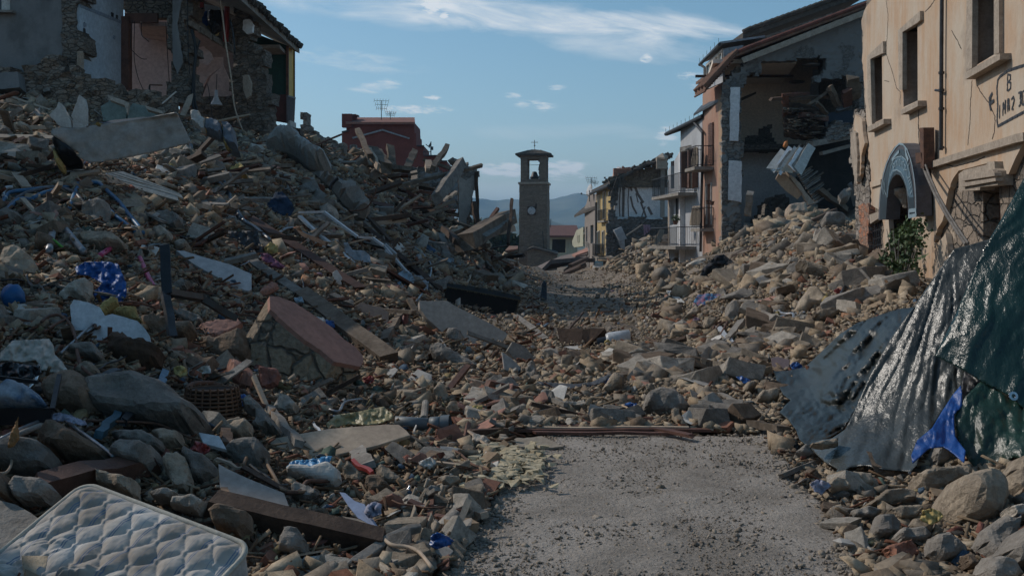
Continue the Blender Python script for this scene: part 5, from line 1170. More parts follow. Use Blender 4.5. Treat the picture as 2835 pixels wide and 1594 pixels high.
left_house()
mTim=M('timber_old',(.21,.165,.125),(.10,.075,.055),3,.9,.7,18,spec=.2)
def add_shade_house():  # unseen house added to shade the left heap; holes and rafters dapple it
    t=thing('shade_house','unseen roofless stone house added left of the heap to shade it','house',(-11,8,2));p0,p1=Vector((-10.6,-5,0)),Vector((-10.9,19.4,0));d=(p1-p0).normalized();L_=(p1-p0).length;R_=random.Random(2)
    top=[p0+d*(L_*i/26)+Vector((0,0,7.6+R_.uniform(-1.6,.8)-(2.6 if i in (9,10,15,20) else 0)+(.5 if i>17 else 0))) for i in range(27)];win=[]
    for i,x in enumerate((2.5,5.6,8.7,11.8,14.9,18,21.4)):
        for z in (3.2,5.3):q=p0+d*x;win.append([q+Vector((0,0,z)),q+d*1.5+Vector((0,0,z)),q+d*1.5+Vector((0,0,z+1.4)),q+Vector((0,0,z+1.4))])
    MB().prism([p0-Vector((0,0,1)),p1-Vector((0,0,1))]+top[::-1],Vector((-.5,0,0)),win).build('street_wall',mRubW,t);rf=MB()
    for i in range(12):q=p0+d*(1+i*2);rf.beam(q+Vector((.3,0,7.6)),q+Vector((-3,0,9.2)),.16,.2)
    rf.build('rafters',mTim,t)
add_shade_house()
# red rack with belongings in the attic
t=thing('storage_rack','red metal rack holding black and blue belongings in the open attic','rack',P(*C1([(1780,330)])[0],33.5));q=Pl(0,33.3,1,0)
mRed=M('red_paint',(.32,.035,.03),(.2,.03,.025),3,.5,.1)
MB().beam(q.px(*C1([(1690,10)])[0]),q.px(*C1([(1670,240)])[0]),.1,.1).build('leg',mRed,t);MB().beam(q.px(*C1([(1895,60)])[0]),q.px(*C1([(1885,350)])[0]),.16,.12).build('leg',mRed,t)
wall(q.off(.05),C1([(1706,35),(1830,60),(1845,110),(1800,130),(1710,90)]),mIntB,'back_plate',t,.05);lump('blue_bag',None,None,C1([(1675,130),(1740,100),(1760,180),(1700,240),(1665,230)]),.15,mBlueP,Y=33,parent=t);lump('black_bag',None,None,C1([(1740,110),(1860,120),(1850,240),(1780,280),(1730,200)]),.25,mBlackP,Y=33,parent=t);lump('ochre_bag',None,None,C1([(1700,200),(1790,260),(1840,270),(1800,300),(1720,260)]),.15,mFoam,Y=33.1,parent=t)
for c in ([(1570,60),(1650,75),(1700,72)],[(1570,90),(1640,120),(1700,125)]):pipe('tube',None,None,C1(c),.03,mBlackP,Y=33.2,parent=t)
pipe('door',None,None,C1([(1885,60),(1890,200),(1875,330)]),.05,mRed,Y=33.1,parent=t)
t=thing('ceiling_lamp','bell shaped ceiling lamp hanging on its wire in the torn bedroom','lamp',P(*C1([(1806,880)])[0],33.5));c=P(*C1([(1806,880)])[0],33.5)
MB().lathe([(.21,0),(.2,.04),(.12,.16),(.06,.3),(.05,.5),(0,.52)],c,n=14).build('lamp_shade',mWhiteM,t,smooth=True);MB().tube([c+Vector((0,0,.5)),P(*C1([(1812,620)])[0],33.5)],.012,4).build('wire',mCable,t)
for k,(pts,r,lab) in enumerate((([(1840,0),(1860,150),(1890,400),(1930,650),(1960,900),(2030,1100)],.025,'long pale wire hanging down the torn gable of the left house'),([(1600,250),(1635,420),(1620,600),(1610,780),(1625,960)],.05,'thick black cable bundle hanging beside the torn bedroom')
        ,([(1670,340),(1640,450),(1625,640),(1630,850),(1660,960)],.03,'second black cable hanging in front of the torn bedroom wall'),([(1565,0),(1570,350),(1580,560),(1585,620)],.015,'thin cable hanging down the torn stone pier'),([(1105,170),(1090,380),(1120,440),(1180,490),(1225,495)],.012,'thin looping wire inside the pink room by the door frame'),
        ([(1125,180),(1120,470),(1150,640),(1200,760)],.012,'straight wire with a socket hanging in the pink room'),([(1180,180),(1182,290),(1220,330),(1245,350)],.014,'short wire with a black fitting at the pink room ceiling'),([(1385,190),(1400,480),(1420,780)],.012,'wire along the right corner of the pink room'),
        ([(1250,710),(1250,760),(1280,830),(1330,900),(1350,950)],.03,'bent iron pipe standing below the pink room'),([(1690,800),(1730,700),(1760,880),(1775,1010)],.012,'loose wire looping below the bedroom plaster'),([(1920,170),(1945,280),(1960,450)],.03,'pipe hanging right of the red rack'))):
    pipe('hanging_cable',lab,'cable',C1(pts),r,mCable if k != 0 else mBoard,Y=[30.9 if k<4 else 31.6]*len(pts),n=5)
tag(MB().tube([P(*C1([(1250,710)])[0],29),P(*C1([(1355,714)])[0],29)],.025,5).build('iron_bar',mRust),'short horizontal iron bar below the pink room','bar')
tag(MB().beam(P(*C1([(1355,868)])[0],27.5),P(*C1([(1472,766)])[0],27.5),.05,.03).build('white_batten',mPlast),'thin white batten sticking up below the torn pier','batten')
t=MB();a=P(*C1([(1530,980)])[0],28.5);panel('leaning_board','tall narrow leaning plaster board below the torn bedroom','board',C1([(1500,960),(1570,800),(1612,780),(1600,850),(1545,970)]),(.2,-1,.2),.08,mTrim,Y=28.4,rag=.6)
for q,lab in (([(905,850),(930,815),(1040,850),(1060,930),(1050,1010),(860,1010),(840,890)],'pale green plastered wall piece left of the crack below the pink room'),([(1080,900),(1110,862),(1240,890),(1330,950),(1420,990),(1260,1010),(1060,1010)],'pale green plastered wall piece right of the crack below the pink room')):
    panel('plaster_wall_piece',lab,'wall piece',C1(q),(.15,-1,.1),.3,M('plaster_green',(.24,.30,.27),(.18,.22,.2),2,.9,.2),Y=26.5,rag=1.0,hero=True)
panel('plaster_chunk','left half of a cracked plaster sheet standing below the left house','plaster',C1([(410,960),(470,900),(490,850),(520,880),(560,960),(590,1000),(600,1070),(500,1060)]),(.1,-1,.1),.2,mPlast,Y=24,rag=1)
panel('plaster_chunk','right half of a cracked plaster sheet standing below the left house','plaster',C1([(600,960),(660,790),(700,820),(718,900),(718,1065),(605,1070),(610,1000),(590,960)]),(.1,-1,.1),.2,mPlast,Y=24,rag=.8)
panel('concrete_block','square grey concrete block half buried at the left edge below the left house wall','block',C1([(-60,610),(150,600),(165,730),(40,745),(-60,740)]),(.1,-1,.2),.5,mGrey,Y=27.5,rag=.6)
for q,lab in (([(1210,880),(1350,925),(1370,955),(1230,915)],'broken strip of cornice lying on the pale green wall piece'),([(895,790),(1010,830),(1080,860),(1060,950),(1040,880),(920,835)],'curled strip of torn render over the pale green wall piece')):
    panel('plaster_strip',lab,'plaster',C1(q),(.1,-1,.5),.12,mTrim,Y=26.2,rag=.7)
# ------------------------------------------------------------------ ruins on the crest of the left heap
rough_t=thing('broken_wall','stub of a rubble wall with a slim stone pillar on the crest of the left heap','ruin',P(850,400,42))
rough_wall(Pl(0,42,1,0),C2([(415,400),(450,405),(450,320),(480,306),(510,320),(515,420),(545,440),(590,480),(600,510),(640,530),(700,545),(740,540),(800,560),(820,760),(400,700)]),mRub,'rubble_wall',rough_t,.8,.13,.15,edge=.1)
t=thing('ruined_wall','low broken grey plastered wall behind the left heap below the brick red building','ruin',P(1150,560,50))
rough_wall(Pl(0,50,1,0),C2([(860,560),(1000,700),(1170,790),(1400,795),(1500,800),(1640,790),(1700,830),(1840,770),(1840,1150),(860,1000)]),masonry('ruin_plaster',(.24,.22,.195),(.16,.145,.13),(.11,.1,.09),4,2,.9,plaster=(.26,.25,.235),pthr=.5),'wall',t,.6,.16,.10,edge=.12)
t=thing('standing_wall_slab','tall white plastered wall slab left standing at the end of the left heap','ruin',P(1295,640,47));q=Pl(0,47,1,0)
rough_wall(q,C2([(1745,780),(1830,745),(1880,760),(1990,770),(2005,810),(1985,1000),(1960,1130),(1945,1330),(1960,1500),(1830,1500),(1835,1000),(1825,880)]),masonry('slab_masonry',(.36,.31,.26),(.26,.22,.19),(.17,.15,.13),4.5,1.8,.8),'masonry',t,.7,.11,.07)
wall(q.off(.10),jag(C2([(1835,880),(1850,870),(1900,900),(1970,850),(1975,960),(1950,1060),(1930,1180),(1900,1250),(1910,1310),(1850,1340),(1835,1340)]),1,7,seed=2),mPlast,'plaster_face',t,.10)
for k,(a,b,w,h,Ya,Yb,m,lab) in enumerate((
    ((930,450),(1045,680),.22,.2,43,40,mTim,'longest grey timber leaning left against the sky of the red building'),((1060,635),(1190,790),.42,.4,42,40,mTim,'thick weathered beam leaning left in front of the red building'),((1110,640),(1215,780),.3,.3,44,42,mTim,'beam standing close behind the thick weathered beam'),
    ((1035,630),(1120,780),.12,.25,41,39.5,mBoard,'pale split plank beside the thick weathered beam'),((1220,600),(1248,795),.3,.28,43,42,mTim,'upright timber post in the middle of the red building'),((1442,640),(1370,795),.28,.24,44,42,mTim,'timber leaning right before the red building wall'),
    ((1728,600),(1600,800),.22,.26,46,43,mTim,'tall timber leaning right with its tip against the sky'),((1562,730),(1572,810),.3,.2,45,44,mBoard,'short upright plank behind the long horizontal pole'),((1518,710),(1760,800),.16,.14,46,46,mTim,'thin beam crossing behind the tall leaning timber'),
    ((1205,790),(1400,805),.3,.2,42,42,mTim,'flat dark beam lying at the foot of the upright timbers'),((2042,765),(1290,952),.17,.15,45.5,41,mTim,'long slender pole reaching from the white wall slab across the heap'),((1860,745),(1640,1065),.32,.45,44.8,41,mWoodG,'wide dark board leaning on the white wall slab'),
    ((1775,730),(1830,755),.3,.2,46,46.5,mWoodG,'short beam end on top of the white wall slab'),((1890,760),(1800,880),.3,.14,46,45,mWoodG,'grey plank crossing the top of the white wall slab'),((1992,830),(2008,1350),.16,.3,47,46.5,mWoodD,'tall dark post standing right of the white wall slab'),((1968,1100),(2008,1345),.2,.2,46.5,46,mWoodD,'short dark prop against the tall dark post'),
    ((2275,1228),(1890,1450),.75,.6,44,36,mTim,'great split roof beam resting on the end of the heap'),((2290,1240),(2020,1420),.35,.3,43,37,mWoodG,'second split beam alongside the great roof beam'),((2315,1330),(2000,1405),.3,.28,44,38,mBoard,'paler beam below the great roof beam'),((2182,1148),(2092,1290),.16,.14,46,45,mWoodR,'thin red brown post leaning behind the great roof beam'),
    ((2309,1065),(2276,1460),.12,.12,42,40,mWoodD,'thin upright pole left of the clock tower'),((1790,1385),(2180,1345),.16,.14,38,42,mTim,'long pole lying flat below the white wall slab'),((1700,1330),(1820,1448),.25,.2,37,35,mWoodD,'dark plank sloping down below the white wall slab'),((1725,1340),(1820,1315),.12,.1,38,38,mBoard,'small pale stick below the white wall slab'),
    ((1705,1075),(1810,1005),.12,.1,40,41,mBoard,'pale stick pointing up under the wide dark board'))):
    p0,p1=C2([a,b]);bm_('roof_timber',lab,'timber',p0,p1,w,h,m,Y0=Ya,Y1=Yb,jit=.03,hero=False,seg=6)
# upright jagged post on the slope
bm_('splintered_post','splintered upright plank with torn foot on the slope below the white wall slab','post',K6([(285,0)])[0],K6([(325,140)])[0],.3,.15,mWoodG,lift=.5,seg=6,jit=.04)
lump('plaster_boulder','big smooth whitish plaster mass lying high on the left heap','boulder',C2([(115,590),(150,545),(220,512),(330,508),(430,560),(540,640),(640,710),(700,760),(700,800),(640,820),(560,810),(500,790),(400,700),(300,650),(200,630),(120,615)]),.75,M('plaster_dirty',(.40,.385,.36),(.3,.285,.265),1.5,.9,.5,12),Y=30,rough=.35,round_=.6)
lump('concrete_beam','long broken concrete beam sliding diagonally down the left heap','concrete beam',C2([(520,830),(600,815),(700,870),(750,900),(880,930),(1030,1120),(1048,1180),(1000,1245),(950,1230),(800,1100),(690,960),(560,850)]),.35,mConc,Y=26.5,rough=.3,round_=.14,n=(.3,-.8,.5))
pipe('strap','dark strap around the long concrete beam','strap',C2([(690,985),(700,940),(740,890),(765,880)]),.05,mBlackP,Y=25.9,n=5)
pipe('bent_rebar','thin bent rod above the end of the long concrete beam','rebar',C2([(1105,960),(1060,1080),(1000,1150),(900,1170),(860,1165)]),.02,mRust,Y=25,n=5)
cloth('dark_blue_clothes','dark blue jeans heaped on the left slope','clothes',C2([(110,1130),(180,1050),(200,1005),(260,1000),(310,1050),(350,1100),(370,1160),(340,1210),(290,1250),(250,1255),(240,1200),(200,1210),(150,1190)]),plane_depth(C2([(200,1150),(300,1100)]),(0,-.8,.6),.5),M('denim',(.02,.045,.085),(.012,.025,.05),6,.9,.4), lambda u,v:fbm(u,v,.05,4,4)*.18,step=3)
# ------------------------------------------------------------------ belongings and debris on the left heap
o=K1([(508,240),(530,205),(580,192),(700,206),(860,186),(900,178),(1300,118),(1560,75),(1765,38),(1785,60),(1830,160),(1900,300),(1908,345),(1860,362),(1700,402),(1500,450),(1300,492),(1100,525),(960,547),(900,545),(840,522),(770,475),(800,450),(720,400),(640,345),(560,290),(515,270)])
cloth('bathtub_panel','large beige dented sheet panel with a folded rim, curled at its left end','panel',o,plane_depth(o,(.12,-.97,.2),Y=17.2),M('beige_enamel',(.40,.35,.30),(.32,.275,.235),1.3,.42,.12,10), lambda u,v:.22*np.clip((240-u)/110,0,1)**2*np.sin((v-350)/18)+fbm(u,v,.012,3,3)*.12+.35*np.clip(1-(v-300-(520-u)*.11)/22,0,1)**2,step=6,thick=.02)
o=K1([(880,178),(1120,118),(1300,100),(1480,82),(1560,70),(1300,122),(1000,170)]);panel('dark_tray','dark blue grey edge of a sheet behind the beige dented panel','sheet',o,(0,-.5,.8),.15,M('dark_slate',(.07,.085,.10),(.04,.05,.06),3,.6,.2),Y=17.8)
lump('broken_chair','black plastic seat shell with yellow foam under the left end of the beige panel','seat',K1([(562,395),(640,365),(770,460),(820,520),(720,545),(640,560),(600,500),(575,450)]),.25,mBlackP,Y=17.3,smooth=True);lump('foam_block','yellow foam block beneath the black seat shell','foam',K1([(555,450),(580,440),(610,500),(640,560),(625,600),(595,612),(565,550)]),.18,mFoam,Y=17.2)
for q,m,T,lab in (([(1915,80),(1935,45),(2010,60),(2020,100),(2075,140),(2060,235),(2020,240),(1990,200),(1930,160)],mPlast,.12,'white torn board with yellow foam rim right of the beige panel'),([(2070,150),(2120,140),(2180,145),(2230,190),(2240,280),(2200,300),(2110,265),(2060,240)],M('board_blue_grey',(.17,.19,.22),(.12,.135,.155),2,.8,.2),.15,'blue grey insulation board between two yellow foam edges'),
        ([(2225,195),(2300,185),(2360,240),(2380,400),(2400,440),(2330,425),(2260,380),(2245,260)],M('board_blue_grey',(0,0,0)),.2,'blue grey faced foam block standing right of the beige panel'),([(2020,140),(2110,140),(2180,150),(2110,165),(2090,240),(2050,240),(2060,180)],mFoam,.08,'yellow foam edge of the torn insulation board'),
        ([(2225,190),(2300,184),(2260,220),(2300,400),(2330,430),(2260,400),(2240,280)],mFoam,.12,'yellow foam edge of the standing block'),([(2305,660),(2345,620),(2420,575),(2470,630),(2480,690),(2420,710),(2340,695)],mFoam,.2,'lone lump of ochre foam on the slope below the insulation boards'),
        ([(920,165),(990,145),(1040,160),(980,170)],mFoam,.06,'small yellow foam piece behind the rim of the beige panel'),([(1630,590),(1720,560),(1760,590),(1650,625)],mFoam,.08,'small ochre foam wedge below the beige panel')):
    lump('foam_piece',lab,'foam',K1(q),T,m,lift=.35,Y=16.6 if q[0][1]<300 else None,rough=.2,round_=.2)
# slatted shutter
t=thing('window_shutter','cream roller shutter panel of long slats lying on the left slope','shutter',H(400,540,.5));n_=(.25,-.62,.75);base=K1([(1062,650),(1090,640),(1230,632),(1760,820),(1840,905),(1790,925),(1560,870),(1090,730)])
A_=H(395,520,.45);HERO.append(K1([(1062,640),(1240,630),(1840,900),(1790,980),(1380,860),(1080,770)]))
def qd(pts,nm,mat,th,lift=0):p,nn=on_plane(K1(pts),n_,A_+Vector((0,0,lift)));nn=nn if nn.y<0 else -nn; return MB().prism(p,-nn*th).build(nm,mat,t)
mSl=M('slat_cream',(.52,.49,.43),(.42,.39,.34),2,.6,.1)
for i,(a,b,c,d) in enumerate((((1072,690),(1088,728),(1790,925),(1780,880)),((1078,668),(1074,684),(1785,876),(1800,850)),((1090,645),(1080,662),(1815,862),(1838,900)),((1150,640),(1095,643),(1700,828),(1788,846)),((1230,632),(1160,638),(1660,800),(1780,838)))):qd([a,b,c,d],'slat',mSl,.03,.004*i)
qd([(1058,650),(1075,648),(1105,765),(1085,765)],'end_rail',mWhiteM,.06,.02);q=K1([(1092,735),(1788,928),(1790,975),(1640,940),(1380,850),(1120,780)]);p,nn=on_plane(q,(.1,-.95,.2),A_);MB().prism(p,(0,.1,0)).build('side_rail',M('board_ochre',(.3,.24,.16),(.2,.16,.1),3,.8,.2),t)
panel('white_board','flat pale board lying above the slatted shutter','board',K1([(460,745),(700,665),(700,640),(990,610),(1010,632),(860,650),(730,680),(660,705),(500,752)]),(.1,-.5,.85),.05,mBoard,lift=.35,rag=.4)
# blue tube frame
t=thing('tube_frame','bent blue metal tube frame of a swing or bed lying at the left edge','frame',H(200,560,.3))
for pts,m in (([(0,990),(60,880),(110,840),(300,815),(500,795),(640,790),(780,755),(960,745),(1030,780),(1090,840),(1180,920),(1280,1050),(1380,1170),(1435,1250)],mBlueM),([(20,1080),(110,960),(260,850),(480,800),(620,800),(740,840),(800,900),(840,970),(850,1030)],M('metal_worn',(.13,.13,.14),(.08,.07,.065),4,.5,.2,metal=.5)),([(785,770),(740,870),(700,1000)],mBlueM),([(330,900),(430,850),(560,815)],mBlueM),([(890,930),(1010,950),(1080,1000),(1160,1080),(1250,1150),(1360,1240)],mBlueM),([(0,1100),(90,1000),(200,910),(330,915)],mBlueM),([(60,900),(30,850),(60,800),(130,790)],mWhiteM)):
    pipe('tube',None,None,K1(pts),.032,m,lift=.42,parent=t)
HERO.append(K1([(0,800),(500,760),(500,830),(60,900),(0,1000)]))
for pts,r,m,nm,lab in (([(560,970),(620,920),(720,915),(800,970),(950,975),(1080,985),(1200,1060)],.02,mRust,'bent_rebar','thin rusty rod winding below the blue tube frame'),([(2300,470),(2250,590),(2240,700),(2270,810),(2330,960),(2420,1110)],.05,M('hose_blue_grey',(.10,.13,.16),(.07,.09,.11),3,.4,.1),'hose','blue grey plastic hose running down from the foam boards'),([(490,1440),(530,1240),(580,1180),(640,1200),(720,1290),(840,1440)],.045,mMetal,'bent_pipe','curved light metal pipe arching over the stones at the left'),
        ([(1470,1390),(1540,1370),(1630,1380)],.03,mBlackP,'hose','short black hose piece below the cream shutter'),([(1910,340),(1910,420),(1830,510)],.05,mMetal,'bent_pipe','short grey pipe hanging from the right end of the beige panel')):
    pipe(nm,lab,nm.split('_')[-1],K1(pts),r,m,lift=.4 if nm != 'bent_pipe' else .5)
pipe('rod','vivid pink plastic tube poking out by the blue bag','tube',K2([(1120,95),(1180,230),(1235,335)]),.03,M('pink_plastic',(.50,.05,.16),(.4,.04,.12),3,.4,.05),lift=.25);pipe('rod','pink red strip left of the pink plastic tube','strip',K2([(800,80),(860,40),(920,0)]),.035,M('pink_plastic',(0,0,0)),lift=.3)
lump('green_toy','bright green plastic piece between stones at the left','toy',K1([(560,1330),(620,1370),(670,1410),(620,1415),(560,1370),(520,1340)]),.08,M('green_plastic',(.14,.42,.06),(.1,.3,.05),3,.4,.05),lift=.3,smooth=True)
# marble slab
panel('marble_slab','long grey white marble slab lying tilted on the left heap','slab',K2([(1410,35),(1480,40),(1600,80),(1850,150),(2018,225),(2018,350),(1990,362),(1880,340),(1820,300),(1740,250),(1540,140)]),(.25,-.55,.8),.12,M('marble',(.46,.45,.44),(.34,.33,.32),1.8,.5,.08,9),lift=.35,rag=.4)
cloth('blue_bag','bright blue plastic sack stained with plaster','bag',K2([(600,180),(680,130),(850,130),(950,150),(985,240),(1010,300),(1015,400),(980,450),(830,470),(745,450),(745,380),(820,300),(700,240),(620,230)]),plane_depth(K2([(800,300),(850,310)]),(0,-.8,.6),.45),M('blue_stained',(.015,.085,.30),(.035,.10,.22),9,.5,.5,20,thr=(.3,.5)), lambda u,v:fbm(u,v,.06,5,9)*.14,step=4)
lump('blue_bucket','round blue plastic tub at the left edge','tub',K2([(5,430),(40,350),(90,320),(160,320),(195,370),(200,440),(130,480),(50,500)]),.12,M('blue_plain',(.01,.10,.28),(.01,.08,.22),1,.5,.05),lift=.3,smooth=True,rough=.05,round_=1)
t=thing('book_stack','small stack of curled papers and books below the blue tub','books',H(45,870,.3))
for i in range(6):q=K2([(45+i*4,540-i*9),(110,500-i*6),(215-i*3,480-i*3),(225,505-i*4),(140,560-i*6),(75,575-i*8)]);panel('book',None,None,q,(.1,-.45,.9),.02,mPlast if i % 2 else mBoard,Y=9.1,parent=t,rag=.5)
panel('furniture_panel','white cabinet panel with yellow foam torn along its top edge','panel',K2([(560,480),(590,430),(700,450),(800,490),(840,560),(900,545),(1100,600),(1150,650),(1200,720),(1215,790),(1050,800),(900,720),(780,780),(640,740),(575,740),(570,600)]),(.1,-.75,.6),.03,mWhiteM,lift=.3,rag=.6)
lump('foam_piece','long yellow foam strip glued to the white cabinet panel','foam',K2([(870,520),(940,485),(1000,490),(1090,490),(1110,560),(1150,620),(1060,590),(960,560),(880,550)]),.05,mFoam,lift=.42);lump('foam_piece','yellow foam block standing on the white cabinet panel','foam',K2([(775,575),(800,500),(900,415),(945,420),(950,470),(880,520),(840,550)]),.07,mFoam,lift=.48)
cloth('crumpled_sheet','crumpled off white plastic sheet at the left edge','sheet',K2([(0,860),(100,760),(390,745),(430,800),(440,870),(500,930),(550,1010),(480,1030),(330,990),(290,910),(200,930),(40,920),(0,925)]),plane_depth(K2([(250,830),(300,880)]),(.1,-.6,.8),.3),M('plastic_dirty',(.50,.45,.38),(.33,.29,.24),3,.4,.3,12), lambda u,v:fbm(u,v,.035,5,8)*.10,step=4)
cloth('black_sheet','shiny black plastic sheet folded at the left edge','sheet',K2([(0,940),(80,930),(200,950),(320,960),(330,1020),(250,1060),(100,1050),(0,1070)]),plane_depth(K2([(100,1000),(200,1010)]),(.1,-.6,.8),.35),mBlackP, lambda u,v:fbm(u,v,.06,5,7)*.10,step=4)
t=thing('black_crate','open black plastic crate holding blue and white rags at the left edge','crate',H(70,1160,.2));q=Pl(0,6.15,1,0)
for k,l in enumerate(([(-40,1305),(420,1300),(420,1335),(-40,1345)],[(-40,1345),(415,1335),(400,1430),(-40,1440)],[(-40,1040),(300,1080),(300,1110),(-40,1075)])):wall(q.off(.0 if k<2 else -.3),K2(l),mBlackP,'side',t,.02)
MB().beam(q.px(*K2([(300,1090)])[0])+Vector((0,.3,0)),q.px(*K2([(420,1310)])[0]),.03,.02).build('rim',mBlackP,t);HERO.append(K2([(0,1040),(300,1080),(430,1300),(400,1440),(0,1440)]))
lump('rags','bundle of blue and white rags lying in the black crate','rags',K2([(0,1180),(100,1090),(230,1130),(320,1200),(390,1290),(250,1300),(0,1300)]),.12,M('rag_blue',(.07,.13,.22),(.28,.31,.35),7,.9,.5,thr=(.45,.6)),Y=6.25,smooth=True)
pipe('bent_metal_strip','shiny bent metal strip curling over the black crate','metal strip',K2([(0,1290),(60,1210),(180,1170),(260,1110),(300,1040),(315,960)]),.018,M('chrome',(.5,.5,.52),(.3,.3,.3),5,.2,.1,metal=1),lift=.4,n=5)
for pts,r,m,lab in (([(335,610),(380,570),(470,555),(540,600),(590,680),(620,850),(650,960),(740,1040),(830,1100),(870,1180),(850,1250)],.014,mRust,'rusty rod curling from the white cabinet panel down to the big grey boulder'),([(350,690),(480,610),(650,540),(780,490)],.014,mRust,'straight rusty rod crossing the left edge of the white cabinet panel'),([(490,860),(620,740),(750,620),(860,545)],.012,mMetal,'thin bright aluminium rod across the white cabinet panel'),
        ([(950,460),(1060,450),(1160,470),(1250,500)],.014,mRust,'rusty rod right of the foam block on the cabinet panel'),([(1500,1160),(1540,1110),(1700,1100),(1780,1130),(1900,1150),(2020,1200)],.022,mRust,'thick rusty rod lying over the wicker basket'),([(760,640),(770,600),(765,660),(800,650),(810,620)],.014,mRust,'small rusty hook on the white cabinet panel')):
    pipe('bent_rebar',lab,'rebar',K2(pts),r,m,lift=.42,n=6)
pipe('cable','thin dark cable sagging over the stones left of the blue bag','cable',K2([(0,280),(120,270),(230,290),(300,340),(480,280),(640,295),(800,245)]),.01,mCable,lift=.35,n=5)
bm_('black_post','upright black metal post in the left heap','post',K2([(1320,0)])[0],K2([(1340,380)])[0],.09,.07,mBlackP,Y0=9.4,Y1=9.1,jit=.004);bm_('metal_bracket','dark slotted metal bracket below the upright black post','bracket',K2([(1325,380)])[0],K2([(1385,730)])[0],.07,.05,mMetalD,Y0=9.1,Y1=8.7,jit=.003)
bm_('black_bar','black metal bar running right from the upright black post','bar',K2([(1350,375)])[0],K2([(1620,420)])[0],.07,.06,mBlackP,Y0=9.1,Y1=9.6,jit=.002);bm_('black_bar','black metal bar sloping down towards the terracotta block','bar',K2([(1600,415)])[0],K2([(1890,585)])[0],.10,.06,mBlackP,Y0=9.6,Y1=9.8,jit=.004)
lump('rotten_log','dark brown rotten log lying across the middle of the left heap','log',K2([(880,870),(900,760),(930,710),(1020,725),(1100,790),(1180,790),(1290,830),(1310,870),(1280,960),(1160,1010),(1020,1010),(900,930)]),.16,M('bark',(.085,.05,.03),(.04,.024,.015),5,.95,1.0,14),lift=.2,rough=.4)
for q,T,m,lab in (([(380,1180),(440,1080),(560,1020),(640,1020),(740,1100),(800,1210),(800,1330),(740,1385),(560,1375),(440,1330),(400,1270)],.18,'brown','round brown boulder right of the black crate'),([(800,1230),(860,1180),(1050,1110),(1200,1110),(1380,1160),(1440,1200),(1500,1280),(1640,1360),(1690,1448),(1600,1560),(1300,1560),(900,1500),(790,1400)],.35,'grey','largest grey boulder in the left foreground beside the wicker basket'),
        ([(15,40),(150,5),(240,80),(305,170),(300,260),(230,310),(100,290),(20,180)],.15,'tan','ribbed pinkish stone block at the left edge'),([(470,430),(560,340),(700,275),(745,300),(740,400),(700,450),(600,430),(560,500)],.12,'pale','pale grey wedge of concrete left of the blue sack'),([(520,830),(600,800),(760,790),(830,880),(820,930),(700,900),(560,870)],.1,'grey','flat layered grey stone under the white cabinet panel'),
        ([(600,1010),(680,940),(740,940),(800,1000),(800,1040),(740,1090),(680,1060)],.08,'tan','small tan stone behind the round brown boulder'),([(1380,330),(1460,265),(1530,300),(1500,350),(1400,365)],.08,'grey','angular grey stone right of the upright black post'),([(0,560),(40,470),(40,600),(20,640),(0,640)],.08,'grey','small grey stone at the left frame edge'),
        ([(1140,590),(1300,590),(1560,640),(1580,700),(1500,760),(1400,740),(1300,780),(1180,740)],.15,'brown','brown grey boulder behind the slotted bracket'),([(1370,570),(1480,520),(1600,560),(1640,620),(1500,620)],.1,'grey','flat grey stone under the black bar')):
    lump('boulder',lab,'boulder',K2(q),T,mStone[m],lift=.15)
for q,T,m,lab in (([(820,1010),(850,960),(940,960),(1020,930),(1100,970),(1120,1060),(1060,1240),(960,1240),(830,1160)],.2,'grey','dark rounded boulder below the blue tube frame'),([(1490,1130),(1600,1050),(1700,1040),(1830,1100),(1840,1180),(1780,1230),(1600,1190)],.2,'grey','angular boulder right of the blue tubes'),([(820,1330),(880,1280),(1080,1270),(1190,1310),(1270,1370),(1280,1440),(1000,1448),(850,1400)],.2,'tan','long tan boulder with a pink strip across it'),
        ([(0,300),(60,255),(130,260),(175,310),(160,350),(60,360),(0,350)],.3,'grey','grey boulder at the left edge beside the beige panel'),([(185,220),(240,170),(320,190),(320,230),(250,265),(200,245)],.2,'tan','tan stone above the left end of the beige panel'),([(1760,1390),(1790,1350),(1880,1345),(1920,1400),(1850,1440),(1770,1430)],.12,'pale','pale block above the marble slab'),([(1550,1230),(1640,1210),(1730,1270),(1720,1320),(1620,1340),(1560,1290)],.14,'pale','pale rounded stone right of the tan boulder'),
        ([(590,1110),(820,1020),(950,1000),(800,1040),(760,1080),(640,1100)],.1,'tan','wide flat stone under the blue tube'),([(0,1110),(100,1020),(220,1080),(240,1120),(150,1180),(0,1220)],.15,'grey','smooth light grey concrete wedge at the left edge'),([(380,1330),(440,1300),(560,1320),(640,1440),(400,1448),(370,1400)],.16,'brown','brown stone left of the curved pipe')):
    lump('boulder',lab,'boulder',K1(q),T,mStone[m],lift=.2)
